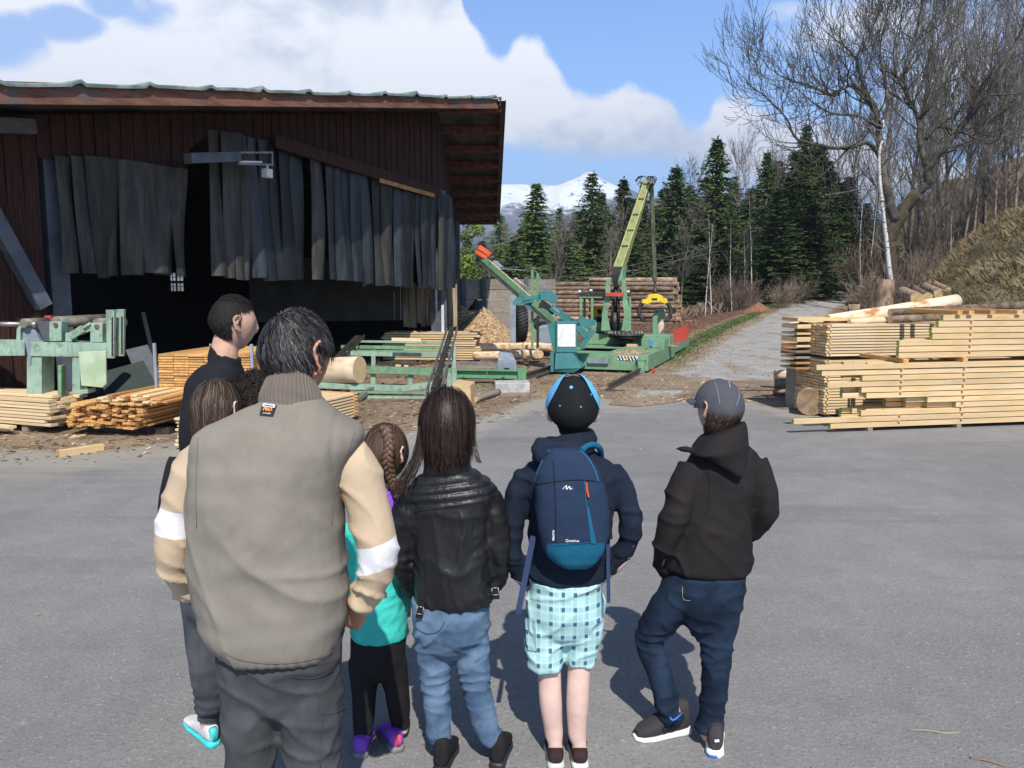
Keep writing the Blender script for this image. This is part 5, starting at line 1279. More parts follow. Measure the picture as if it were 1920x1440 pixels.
# ---------------------------------------------------------------- left: pale green edging machine
lm = thing('feed_machine', 'pale green log feed machine with rollers, slotted plates and hanging panel at the left edge', 'machine', gr(110, 800))
Y = 10.5
def pr(name, pts, dep, mat=GL, Y_=Y, par=lm, bv=.006):
    m = MB(); m.prism([at(x, y, Y_) for x, y in pts], Vector((0, dep, 0))); return bevel(m.build(name, mat, par), bv)
pr('main_beam', [(-80, 638), (46, 639), (46, 667), (-80, 668)], .3, Y_=10.6); pr('main_beam', [(58, 641), (200, 643), (200, 670), (57, 668)], .30)
pr('joint_plate', [(46, 640), (60, 640), (57, 684), (55, 684)], .05, MT['grey_paint'])
pr('leg', [(50, 668), (78, 669), (78, 800), (50, 800)], .3, Y_=10.52); pr('leg', [(-70, 668), (-48, 669), (-48, 800), (-70, 800)], .3, Y_=10.62)
pr('rear_leg', [(108, 685), (115, 685), (115, 800), (108, 800)], .12, MT['green'], Y_=10.5)
pr('panel_post', [(135, 671), (150, 671), (150, 735), (135, 735)], .2); pr('panel_post_foot', [(135, 733), (165, 730), (165, 738), (135, 739)], .2, Y_=10.46)
p_ = pr('hanging_panel', [(147, 660), (198, 658), (199, 720), (191, 727), (152, 723)], .03, mat2('mossy_green_panel', (.34, .44, .27), (.47, .56, .40), 3, .7), Y_=10.42)
for (x0, x1, y0, y1, Yq) in ((198, 214, 581, 672, 10.45), (217, 232, 580, 668, 10.6)):
    q = pr('slotted_plate', [(x0, y0), (x1, y0), (x1 - 1, y1), (x0 + 2, y1)], .06, Y_=Yq)
    m = MB(); m.prism([at(x1 - 5, y0 + 14, Yq - .005), at(x1 - 2, y0 + 13, Yq - .005), at(x1 - 2, y1 - 4, Yq - .005), at(x1 - 5, y1 - 3, Yq - .005)], Vector((0, .012, 0))); m.build('slot', MT['black'], q)
for (x0, x1, y0, y1) in ((92, 115, 603, 640), (169, 192, 606, 642)):
    q = pr('bearing_block', [(x0, y0), (x1, y0), (x1, y1), (x0, y1)], .16); m = MB(); c = at((x0 + x1) / 2, y0 + 6, Y - .02); m.tube([c, c + Vector((0, .05, 0))], .03, 10); m.build('bolt', MT['rust'], q)
for (px, py, r_, l_) in ((105, 604, .075, .9), (182, 607, .07, .5), (44, 606, .06, .4)):
    m = MB(); c = at(px, py, 10.62); m.tube([c, c + Vector((.17 * l_ * 1.2, l_, .0))], r_, 18); m.build('roller', mat2('worn_roller_steel', (.16, .15, .12), (.34, .31, .25), 6, .6, metal=.3), lm)
m = MB(); m.tube([at(-60, 607, 10.7), at(60, 608, 10.7)], .032, 10); m.tube([at(58, 608, 10.7), at(70, 609, 10.7)], .045, 12); m.build('shaft', MT['steel'], lm)
pr('curved_arm', [(36, 641), (38, 622), (48, 607), (60, 606), (76, 641)], .06, MT['grey_paint'], Y_=10.7); pr('curved_arm', [(30, 641), (31, 616), (42, 604), (50, 604), (38, 618), (38, 641)], .05, GL, Y_=10.65)
pr('lever_foot', [(122, 624), (134, 624), (134, 641), (122, 641)], .14); m = MB(); m.bar(at(133, 630, 10.48), at(156, 616, 10.48), .05, .09); m.bar(at(154, 616, 10.5), at(170, 606, 10.5), .05, .03); m.bar(at(150, 622, 10.54), at(172, 612, 10.54), .05, .09); m.build('lever', GL, lm)
pr('cover_plate', [(68, 603), (92, 602), (92, 640), (80, 640)], .04, MT['deep_grey'], Y_=10.5)
m = MB(); m.box(at(93, 597, 11.2), (.09, .09, .08)); m.build('red_motor', MT['red'], lm)
# ---------------------------------------------------------------- sawn timber and logs
_pm = {}
def plank_mesh(L, w, h, mat, endm):
    key = (round(L, 2), round(w, 3), round(h, 3), mat.name, endm.name)
    if key not in _pm:
        m = MB(); b = min(w, h) * .07
        x, y, z = L, w, h
        ring = lambda X: [Vector((X, b, 0)), Vector((X, y - b, 0)), Vector((X, y, b)), Vector((X, y, z - b)), Vector((X, y - b, z)), Vector((X, b, z)), Vector((X, 0, z - b)), Vector((X, 0, b))]
        m.loft([ring(0), ring(L)], smooth=False)
        me = bpy.data.meshes.new('plank'); me.from_pydata([tuple(v) for v in m.v], [], m.f); me.materials.append(mat); me.materials.append(endm)
        me.polygons[len(me.polygons) - 1].material_index = 1; me.polygons[len(me.polygons) - 2].material_index = 1
        bm = bmesh.new(); bm.from_mesh(me); bmesh.ops.recalc_face_normals(bm, faces=bm.faces); bm.to_mesh(me); bm.free(); _pm[key] = me
    return _pm[key]
def plank(name, label, cat, group, p, az, L, w, h, mat, endm=None, pitch=0.0, roll=0.0):
    """p: start corner (front, bottom); az: direction of the long axis measured from +X"""
    o = bpy.data.objects.new(name, plank_mesh(L, w, h, mat, endm or mat)); COL.objects.link(o)
    o.location = p; o.rotation_euler = (roll, -pitch, az); props(o, label, cat, group); return o
rl = random.Random(12)
def frame(o, az): e1 = Vector((math.cos(az), math.sin(az), 0)); e2 = Vector((-math.sin(az), math.cos(az), 0)); return lambda a, b, z: Vector(o) + e1 * a + e2 * b + Vector((0, 0, z))
def along(px, O, az, b=0.0, y=790):
    """distance along the stack front at which a pixel column lies"""
    k = (px - 960) / FPX; e1 = Vector((math.cos(az), math.sin(az))); e2 = Vector((-math.sin(az), math.cos(az))); k *= 1 / (1.0)
    ox, oy = O.x + e2.x * b, O.y + e2.y * b
    # perspective: px = X/(Y cosP + (H-z) sinP) * f ; take z about .5
    c, s = math.cos(PITCH), math.sin(PITCH) * (CAM_H - .5)
    return (k * (oy * c + s) - ox) / (e1.x - k * e1.y * c)
AZ = R(11.0); O1 = gr(1560, 812); F1 = frame(O1, AZ)
AL = lambda px, b=0.0: along(px, O1, AZ, b)
PE = MT['green_end']; PM = MT['pine']
END = AL(2060)
starts = [1560, 1490, 1618, 1794, 1740, 1625, 1616, 1551, 1616, 1540, 1528]
GP = 'sawn beams in the near timber stack'
for k, px in enumerate(starts):
    z = .055 + k * .0767; a0 = AL(px)
    lab = 'long pale sawn beam fronting the near stack, %s layer above the asphalt' % ordw(k + 1)
    if k == 10: lab = 'long pale sawn beam, topmost front one of the near stack'
    if k == 1: lab = 'long pale sawn beam whose left end reaches furthest left low in the near stack'
    plank('sawn_timber', lab, 'beam', GP, F1(a0, rl.uniform(-.015, .015), z), AZ + rl.uniform(-.004, .004), END - a0, .06, .067, PM, PE)
    for r_ in range(1, 7):
        a1 = AL(rl.choice((1600, 1625, 1660, 1700, 1580)) if k not in (3, 4) else rl.choice((1662, 1700, 1740)), r_ * .065)
        plank('sawn_timber', 'pale sawn beam lying behind the front beams inside the near stack', 'beam', GP, F1(a1, r_ * .066, z), AZ, END - a1, .06, .067, PM, PE)
for a in (AL(1807), AL(1640), AL(2000)):
    z = 0.0
    o = plank('bearer', 'short square bearer crosswise under the near timber stack', 'bearer', 'bearers under the near stack', F1(a, .0, 0), AZ + PI / 2, 1.0, .07, .054, MT['old_wood'])
GS = 'small stickers between the beams of the near stack'
for k in range(1, 11):
    for px in (1806 + (k % 3), 1690):
        if AL(px) < AL(starts[k]) or AL(px) < AL(starts[k - 1]): continue
        plank('sticker', 'short thin sticker lying crosswise between two layers of the near stack', 'sticker', GS, F1(AL(px), -.03, .055 + k * .0767 - .0095), AZ + PI / 2, .9, .03, .0093, MT['pine_orange'])
# upper bundle
zt = .055 + 11 * .0767 + .0
OU = .04
starts2 = [1681, 1681, 1681, 1742, 1740, 1752, 1760]
for a in (AL(1811), AL(1700), AL(1950)):
    plank('bearer', 'short yellow bearer in the dark gap between the lower and upper timber bundles', 'bearer', 'bearers under the upper bundle', F1(a, .0, zt - .008), AZ + PI / 2, .95, .075, .058, MT['pine_orange'])
zu = zt + .052
for k, px in enumerate(starts2):
    a0 = AL(px, OU); z = zu + k * .081
    plank('sawn_timber', 'green ended sawn beam fronting the upper timber bundle, %s layer up' % ordw(k + 1), 'beam', 'sawn beams in the upper timber bundle', F1(a0, OU, z), AZ + rl.uniform(-.003, .003), END - a0, .06, .072, PM, PE)
    for r_ in range(1, 6):
        plank('sawn_timber', 'pale sawn beam lying behind the front beams inside the upper bundle', 'beam', 'sawn beams in the upper timber bundle', F1(AL(px + rl.choice((5, 10, 30)), OU + r_ * .066), OU + r_ * .066, z), AZ, END - AL(px), .06, .072, PM, PE)
    if k: plank('sticker', 'short thin sticker lying crosswise in the upper timber bundle', 'sticker', 'small stickers of the upper bundle', F1(AL(1818), OU - .03, z - .0095), AZ + PI / 2, .8, .03, .0093, MT['pine_orange'])
zb = zu + 7 * .081
for i, px in enumerate((1790, 1811, 1850, 1900)):
    plank('bearer', ('yellow square bearer on top of the upper bundle, %s from the left' % ordw(i + 1)), 'bearer', 'bearers on top of the upper bundle', F1(AL(px, OU), OU - .05, zb), AZ + PI / 2, 1.0, .075, .055, MT['pine_orange'])
# thin plank stack behind
B3 = 1.14; a3 = AL(1546, B3)
z = .04; k = 0
while z < 1.34:
    gap = .012
    if abs(z - .86) < .03: z += .05
    h = .030
    e_ = a3 + (3.6 if k < 26 else 1.5) + rl.uniform(-.1, .1)
    st = a3 + rl.uniform(-.012, .02)
    plank('sawn_plank', 'thin pale plank fronting the stickered stack, %s layer from the ground' % ordw(k + 1), 'plank', 'thin planks in the stickered stack', F1(st, B3, z), AZ, 3.4, .14, h, MT['pine_pale'], MT['pine'])
    for r_ in range(1, 5): plank('sawn_plank', 'thin pale plank lying behind the front ones inside the stickered stack', 'plank', 'thin planks in the stickered stack', F1(a3 + rl.uniform(-.01, .03), B3 + r_ * .16, z), AZ, 3.4, .14, h, MT['pine_pale'], MT['pine'])
    plank('sticker', 'small sticker end between thin planks at the left corner of the stickered stack', 'sticker', 'stickers of the thin plank stack', F1(a3 + .05 + .02 * (k % 2), B3 - .02, z + h), AZ + PI / 2, .85, .025, .0118, MT['pine_orange'])
    z += h + gap; k += 1
# boards stack left of it
B4 = 1.55; a4 = AL(1491, B4)
z = .66; k = 0
for h, gp_, mt in ((.03, .05, 'pine_orange'), (.03, .05, 'pine_orange'), (.03, .06, 'old_wood'), (.03, .05, 'old_wood'), (.03, .05, 'pine_pale'), (.07, .035, 'pine'), (.03, .06, 'pine'), (.06, .05, 'pine'), (.05, .03, 'pine')):
    plank('wide_board', 'wide board in the gappy stack, %s from its bottom' % ordw(k + 1), 'board', 'wide boards in the gappy stack', F1(a4, B4, z), AZ, 2.0, .45, h, MT[mt], MT['pine']); z += h + gp_; k += 1
for q in (a4 + .25, a4 + .9): plank('trestle_post', 'square post carrying the gappy board stack', 'post', 'posts under the gappy stack', F1(q, B4 + .2, 0), AZ, .12, .5, .655, MT['old_wood'])
for zz in [.66 + .03 + .08 * i for i in range(8)]: plank('sticker', 'dark sticker between the wide boards of the gappy stack', 'sticker', 'stickers of the gappy board stack', F1(a4 + .5, B4 + .05, zz), AZ + PI / 2, .8, .05, .05, MT['old_wood'])

# ---- logs
_lm = {}
def log(name, label, cat, group, p0, p1, r0, r1, mat, endm=None, seed=0, n=20, wob=.04, k=8):
    p0, p1 = Vector(p0), Vector(p1); d = p1 - p0; L = d.length
    key = (name, round(L, 1), round(r0, 3), round(r1, 3), mat.name, seed)
    if key not in _lm:
        m = MB(); rn = random.Random(seed); rings = []
        ph = rn.uniform(0, 6)
        for i in range(k + 1):
            t = i / k; r = r0 + (r1 - r0) * t
            oy, oz = math.sin(t * 3 + ph) * wob * r0 * 2, math.cos(t * 4 + ph) * wob * r0 * 2
            rings.append([Vector((L * t, oy + r * (1 + wob * mnoise.noise(Vector((t * 5, j * .9, seed)))) * math.cos(2 * PI * j / n), oz + r * (1 + wob * mnoise.noise(Vector((t * 5, j * .9, seed + 5)))) * math.sin(2 * PI * j / n))) for j in range(n)])
        m.loft(rings)
        me = bpy.data.meshes.new(name); me.from_pydata([tuple(v) for v in m.v], [], m.f); me.materials.append(mat); me.materials.append(endm or MT['cut_end'])
        me.polygons.foreach_set('use_smooth', [True] * (len(m.f) - 2) + [False, False])
        me.polygons[len(m.f) - 1].material_index = 1; me.polygons[len(m.f) - 2].material_index = 1
        bm = bmesh.new(); bm.from_mesh(me); bmesh.ops.recalc_face_normals(bm, faces=bm.faces); bm.to_mesh(me); bm.free(); _lm[key] = me
    o = bpy.data.objects.new(name, _lm[key]); COL.objects.link(o); o.location = p0
    o.rotation_euler = d.to_track_quat('X', 'Z').to_euler(); props(o, label, cat, group); return o
PL, BK, BP = MT['peeled'], MT['bark'], MT['bark_pale']
log('peeled_log', 'big peeled white log with red patches lying on top of the thin plank stack', 'log', None, at(1552, 600, 12.15), at(1792, 565, 13.3), .075, .115, PL, seed=1)
log('peeled_log', 'thin peeled log tucked under the big peeled log beside the brown logs', 'log', None, at(1592, 604, 11.95), at(1690, 598, 12.3), .04, .045, PL, seed=2)
log('barked_log', 'lower of two long brown barked logs lying on the upper timber bundle', 'log', None, at(1669, 599, 11.85), at(1980, 583, 12.5), .055, .065, BK, seed=3)
log('barked_log', 'upper of two long brown barked logs lying on the upper timber bundle', 'log', None, at(1669, 586, 12.05), at(1980, 569, 12.8), .055, .07, BK, seed=4)
log('peeled_pole', 'thin peeled pole sticking out left on top of the gappy board stack', 'log', None, at(1477, 609, 12.6), at(1545, 603, 13.0), .035, .04, PL, seed=5)
log('barked_log', 'thick mossy round log on the ground, cut end facing the yard, beside the stacks', 'log', None, gr(1521, 782) + Vector((0, .1, .20)), Vector((5.15, 14.2, .19)), .195, .17, BP, mat2('shaded_log_end', (.20, .13, .07), (.32, .22, .13), 9), seed=6)  # cut end coloured darker than the other logs, shade put into its colour
log('peeled_log', 'peeled log, white above and red below, left of the mossy round log', 'log', None, at(1452, 702, 13.6), at(1552, 705, 13.2), .085, .085, PL, seed=7)
log('barked_log', 'reddish barked log just below the white peeled log left of the mossy log', 'log', None, at(1452, 720, 13.4), at(1556, 722, 13.1), .08, .08, BK, seed=8)
log('barked_log', 'short reddish log lowest on the ground left of the mossy round log', 'log', None, gr(1453, 742) + Vector((0, .08, .06)), gr(1540, 748) + Vector((0, .1, .06)), .06, .06, BK, seed=9)
log('peeled_log', 'pale peeled log with brown blotch just below the reddish log stub', 'log', None, at(1482, 675, 13.9), at(1560, 678, 13.6), .085, .085, PL, seed=10)
log('peeled_log', 'stubby orange red log end sticking out left below the gappy board stack', 'log', None, at(1465, 650, 14.4), at(1530, 655, 14.2), .11, .10, mat2('orange_peeled_log', (.60, .36, .18), (.36, .13, .05), 3, .8), seed=11)
log('peeled_log', 'thin pale boardlike log below the brown blotched log', 'log', None, at(1497, 688, 13.5), at(1560, 690, 13.4), .04, .04, PL, seed=12)
for i, (px, py, rr, w_) in enumerate(((1720, 562, .235, 'leftmost and thickest'), (1741, 557, .16, 'second from the left'), (1762, 553, .20, 'third from the left'), (1780, 548, .145, 'highest one'), (1798, 558, .14, 'narrow one standing steeply'), (1816, 553, .18, 'rightmost'))):
    p = at(px, py, 29.5); q = at(px - (28 if i < 4 else 14), py - (17 if i < 4 else 26), 33.5); log('barked_log', 'round cut log on the bank, ' + w_ + ' of six', 'log', 'six logs lying on the bank', p, q, rr, rr * .85, BP, mat2('yellow_cut_end', (.46, .32, .13), (.62, .46, .22), 5), seed=20 + i)
log('standing_log', 'thick pale log standing upright and leaning behind the peeled log, its top broken', 'log', None, (10.9, 24.0, .0), at(1662, 524, 24), .29, .25, BP, seed=30)
log('standing_log', 'short round orange topped log end standing behind the long peeled log', 'log', None, at(1600, 640, 20), at(1602, 571, 20), .15, .14, BP, seed=31)
log('standing_log', 'small grey round stump peeping over the left end of the big peeled log', 'log', None, at(1568, 640, 17), at(1567, 591, 17), .12, .11, BP, seed=32)
# peeled logs before the crane
GQ = 'peeled logs lying in rows left of the crane'
for i, (x0, x1, y, Y, w_) in enumerate(((893, 956, 650, 20.9, 'leftmost of the upper row'), (955, 981, 650, 20.8, 'second of the upper row'), (980, 1008, 650, 20.7, 'third of the upper row with a round pale end'), (1007, 1036, 650, 20.9, 'last of the upper row beside the teal housing'), (889, 938, 666, 20.2, 'leftmost of the lower row'), (938, 984, 664, 20.2, 'middle of the lower row'), (983, 1004, 664, 20.1, 'third of the lower row with brown bark'), (1003, 1013, 664, 20.2, 'shortest of the lower row'))):
    log('peeled_log', 'pale peeled log with rusty blotches, ' + w_, 'log', GQ, at(x0, y, Y), at(x1, y + 1, Y - .25), .105, .10, PL, seed=40 + i)
log('peeled_log', 'thick pale peeled log on the green log deck behind the vest man', 'log', None, at(540, 693, 14.5), at(676, 695, 14.0), .235, .235, mat2('cream_peeled_log', (.66, .54, .38), (.48, .32, .18), 2.0, .7, (.8, 2, 2), .3, 12, .01, .5, .7), seed=60, n=28)
log('peeled_log', 'pale round topped log lying behind the stacked boards left of the grey haired man', 'log', None, at(455, 676, 13.2), at(500, 678, 13.0), .12, .12, PL, seed=61)
# tall log pile behind the crane
ax_ = Vector((.94, -.34, 0)); dp = Vector((.34, .94, 0)); end0 = at(1266, 600, 37.5); end0.z = 0
rp = random.Random(4); rr = .115
for c in range(7):
    nrow = 10 - (1 if c > 4 else 0)
    for r_ in range(nrow + (1 if c in (1, 2) else 0)):
        z = rr + r_ * rr * 1.78; e = end0 + dp * (c * rr * 2.02 + (rr if r_ % 2 else 0)) + ax_ * rp.uniform(-.18, .12)
        if c < 2 and r_ < 10:
            log('barked_log', 'brown barked log in the right half of the tall log pile behind the crane', 'log', 'logs in the tall log pile', e - ax_ * 4.1 + Vector((0, 0, z)), e + Vector((0, 0, z)), rr * .92, rr * rp.choice((.9, 1.0)), BP if r_ % 3 else BK, seed=70 + r_ % 4, n=10, k=4)
        else:
            log('barked_log', 'brown barked log stacked at the back of the tall log pile', 'log', 'logs in the tall log pile', e - ax_ * 4.1 + Vector((0, 0, z)), e + Vector((0, 0, z)), rr * .92, rr, BP, seed=70 + r_ % 4, n=10, k=4)
for r_ in range(10):
    z = rr + r_ * rr * 1.78
    for c in range(2 if r_ < 8 else 1):
        sh = -.0 if r_ < 7 else .9 * (r_ - 6)
        e = end0 - ax_ * 4.12 + dp * (c * .24)
        log('barked_log', 'brown barked log in the left half of the tall log pile behind the conveyor', 'log', 'logs in the tall log pile', e - ax_ * (5.5 - sh * .9 + rp.uniform(-.3, .3)) + Vector((0, 0, z)), e + Vector((0, 0, z)), rr, rr * .95, BP if r_ % 2 else BK, seed=80 + r_ % 4, n=10, k=4)
for i, (x0, x1, y, Y) in enumerate(((1285, 1325, 605, 38.5), (1290, 1322, 612, 37.5), (1276, 1308, 610, 36.5))):
    log('barked_log', 'loose log on the ground right of the tall log pile, %s one' % ('far', 'middle', 'near')[i], 'log', 'loose logs beside the tall log pile', at(x0, y, Y), at(x1, y + 1, Y - .6), .11, .10, BP, seed=90 + i, n=12)
p = at(1422, 590, 41); heap('bark_heap', None, mat2('orange_bark_pile', (.16, .065, .035), (.32, .16, .09), 8, .95, bump=.8, bdist=.06), (p.x, p.y, terr(p.x, p.y) - .05), .95, .6, .55, 6); props(bpy.data.objects['bark_heap'], 'reddish orange heap of bark beside the verge of the track', 'bark heap', kind='stuff')

# ---- left-hand piles
# long slabs at the left edge
OA = at(104, 800, 10.35); OA.z = 0; AZ1 = R(180 - 20); FA = frame(OA, AZ1)
GA = 'pale boards in the low pile at the left edge'
for k in range(9):
    for c in range(5):
        if k == 8 and c in (0, 4): continue
        st = rl.uniform(-.08, .12) + (.0 if k > 2 else -.05); pl_ = FA(st, -(c * .125 + rl.uniform(-.012, .012)) , .10 + k * .044 + rl.uniform(0, .004))
        plank('pale_board', 'pale board in the low pile at the left edge, in its %s layer' % ordw(k + 1), 'board', GA, pl_, AZ1 + rl.uniform(-.02, .02), 3.6, .115, .035, MT['pine_pale'])
for i, (a, b) in enumerate(((.55, .16), (.9, .22), (.35, .27), (1.3, .18))): plank('pale_board', 'loose board before the low pile at the left edge, %s' % ('nearest the ground', 'half hidden', 'furthest forward', 'leftmost')[i], 'board', GA, FA(a, b, .03 + .03 * i), AZ1 + rl.uniform(-.06, .06), 2.4, .10, .035, MT['pine_pale'])
for a in (.5, 2.0): plank('bearer', 'dark bearer under the low pile at the left edge', 'bearer', 'bearers under the left pile', FA(a, -.62, 0), AZ1 + PI / 2, .7, .1, .09, MT['old_wood'])
# slatted pile: ends towards us
OB = gr(146, 815); OB.z = 0; AZ2 = R(90 - 12); FB = frame(OB, AZ2)     # local a = along slats, b to the left -> use -b for right
GB = 'slats in the orange ended pile'
for k in range(14):
    wdt = 1.12 - .02 * k; ncol = 11; off = rl.uniform(-.03, .03) + (.03 * k if k > 9 else 0)
    for c in range(ncol):
        if k > 11 and (c < k - 11 or c > 11 - (k - 11) * 2): continue
        if rl.random() < .06: continue
        st = rl.uniform(-.10, .07); w_ = rl.choice((.085, .09, .075))
        plank('slat', 'thin orange ended slat in the untidy slat pile, %s row from the bottom' % ordw(k + 1), 'slat', GB, FB(st, -(off + c * .098 + rl.uniform(0, .012)), .10 + k * .0315 + rl.uniform(0, .005)), AZ2 + rl.uniform(-.03, .03), 2.3, -w_ if 0 else w_, .024, MT['pine_orange'] if k < 11 or rl.random() < .4 else MT['pine_pale'], pitch=rl.uniform(-.004, .012))
for a in (.35, 1.7): plank('bearer', 'dark sledge beam under the untidy slat pile', 'bearer', 'bearers under the slat pile', FB(a, -1.15, 0), AZ2 + PI / 2, 1.2, .12, .095, MT['dark_steel'])
# neat stack in a steel cradle
OC = at(303, 806, 10.75); OC.z = 0; AZ3 = R(90 - 8); FC = frame(OC, AZ3)
for k in range(23):
    z = .17 + k * .0362; dk = .22 if k in (16, 14) else 0
    for c in range(6):
        plank('stacked_board', 'orange ended board in the neat cradle stack, %s layer from its bottom' % ordw(k + 1), 'board', 'boards in the neat cradle stack', FC(rl.uniform(-.012, .012), -(c + 1) * .215, z), AZ3, 1.5, .21, .0275, MT['pine_orange'])
cr_ = thing('stack_cradle', 'grey steel cradle with upright posts holding the neat orange ended board stack', 'cradle', OC)
for c in (0.02, -.78, -1.34):
    m = MB(); p = FC(-.03, c + (.0 if c > 0 else 0), 0); m.bar(p + Vector((0, 0, .1)), p + Vector((0, 0, 1.14)), .035, .035, Vector((0, 1, 0))); m.build('post', MT['grey_paint'], cr_)
m = MB(); m.bar(FC(-.03, .08, .12), FC(-.03, -1.4, .12), .08, .06); m.bar(FC(1.2, .08, .12), FC(1.2, -1.4, .12), .08, .06); m.bar(FC(-.03, .0, .07), FC(1.2, .0, .07), .06, .05); m.build('base_rail', MT['old_wood'], cr_)
# stack of boards right of the grey haired man
OD = at(671, 788, 11.4); OD.z = 0; AZ4 = R(180 + 68); FD = frame(OD, AZ4)
for k in range(8):
    for c in range(4): plank('stacked_board', 'pinkish pale board in the low stickered stack beside the log deck, %s layer' % ordw(k + 1), 'board', 'boards in the low stickered stack', FD(rl.uniform(-.03, .03), -(c + 1) * .2, .05 + k * .043), AZ4, 2.6, .18, .026, MT['pine_pale'])
    plank('sticker', 'sticker at the right end of the low stickered stack', 'sticker', 'stickers of the low stack', FD(.06, -.81, .05 + k * .043 + .026), AZ4 + PI / 2, .84, .03, .0168, MT['pine_orange'])
for k in range(2): plank('stacked_board', 'short pink board lying on top of the low stickered stack, %s one' % ('lower', 'upper')[k], 'board', 'boards in the low stickered stack', FD(.5, -.6, .05 + 8 * .043 + k * .027), AZ4, 1.2, .22, .026, MT['pine'])
# slab pile by the shed corner
OE = at(858, 676, 20.4); OE.z = 0; FE = frame(OE, R(-4))
for k in range(12):
    plank('slab_board', 'rough edged board in the shed corner pile, %s from the ground' % ordw(k + 1), 'board', 'boards at the shed corner', FE(-1.9 + rl.uniform(-.05, .05), 0, .03 + k * .058), R(-4) + rl.uniform(-.01, .01), 2.36 + rl.choice((0, .1)), .9, .04, MT['pine'])
    plank('sticker', 'sticker in the half shaded pile at the shed corner', 'sticker', 'stickers at the shed corner', FE(.3, .05, .07 + k * .058), R(86), .8, .04, .0175, MT['old_wood'])
# odd pieces
a, b = gr(112, 858), gr(196, 845); plank('timber_offcut', 'square pale timber offcut lying alone on the asphalt at the left', 'timber', None, a, math.atan2(b.y - a.y, b.x - a.x), (b - a).length, .09, .075, MT['pine'], MT['pine_orange'])
a, b = gr(125, 823), gr(160, 818); plank('timber_offcut', 'thin stick lying in the dirt before the slat pile', 'timber', None, a, math.atan2(b.y - a.y, b.x - a.x), (b - a).length, .03, .02, MT['pine_pale'])
m = MB(); a = gr(884, 764); m.prism([a, a + Vector((-.02, .02, .34)), a + Vector((-.30, .10, .37)), a + Vector((-.34, .12, .22))], Vector((.05, .55, 0))); o = m.build('wedge_block', MT['pine'], None, loc=a); props(o, 'pale wedge shaped timber block standing behind the long haired girl', 'timber')
log('round_pole', 'grey brown round pole lying in the dirt beside the wedge block', 'log', None, gr(889, 757) + Vector((0, 0, .06)), gr(934, 741) + Vector((0, 0, .06)), .05, .06, MT['old_wood'], seed=95)
for i, (x0, y0, x1, y1, w_) in enumerate(((688, 755, 800, 752, .05), (700, 768, 812, 766, .03), (690, 781, 806, 778, .025), (800, 770, 838, 778, .02))):
    a, b = gr(x0, y0), gr(x1, y1); plank('slab_offcut', 'long thin dark offcut in the bark litter, %s behind the braided girl' % ('furthest', 'second', 'nearest', 'slanting one')[i], 'offcut', 'thin offcuts in the litter', a, math.atan2(b.y - a.y, b.x - a.x), (b - a).length, w_, .03, MT['bark'])
m = MB(); P = catmull([gr(1702, 1371) + Vector((0, 0, .006)), gr(1740, 1374) + Vector((0, 0, .01)), gr(1775, 1378) + Vector((0, 0, .008)), gr(1806, 1374) + Vector((0, 0, .006))], 4); m.tube(P, [.002] + [.0055] * (len(P) - 3) + [.004, .002], 6); o = m.build('stick', MT['old_wood'], None, loc=P[0]); props(o, 'dry orange stick lying on the asphalt at the lower right', 'stick')
m = MB(); P = catmull([gr(1818, 1424) + Vector((0, 0, .006)), gr(1850, 1430) + Vector((0, 0, .01)), gr(1885, 1440) + Vector((0, 0, .008))], 4); m.tube(P, .005, 6); o = m.build('stick', MT['bark'], None, loc=P[0]); props(o, 'thin dark twig lying on the asphalt in the lower right corner', 'stick')
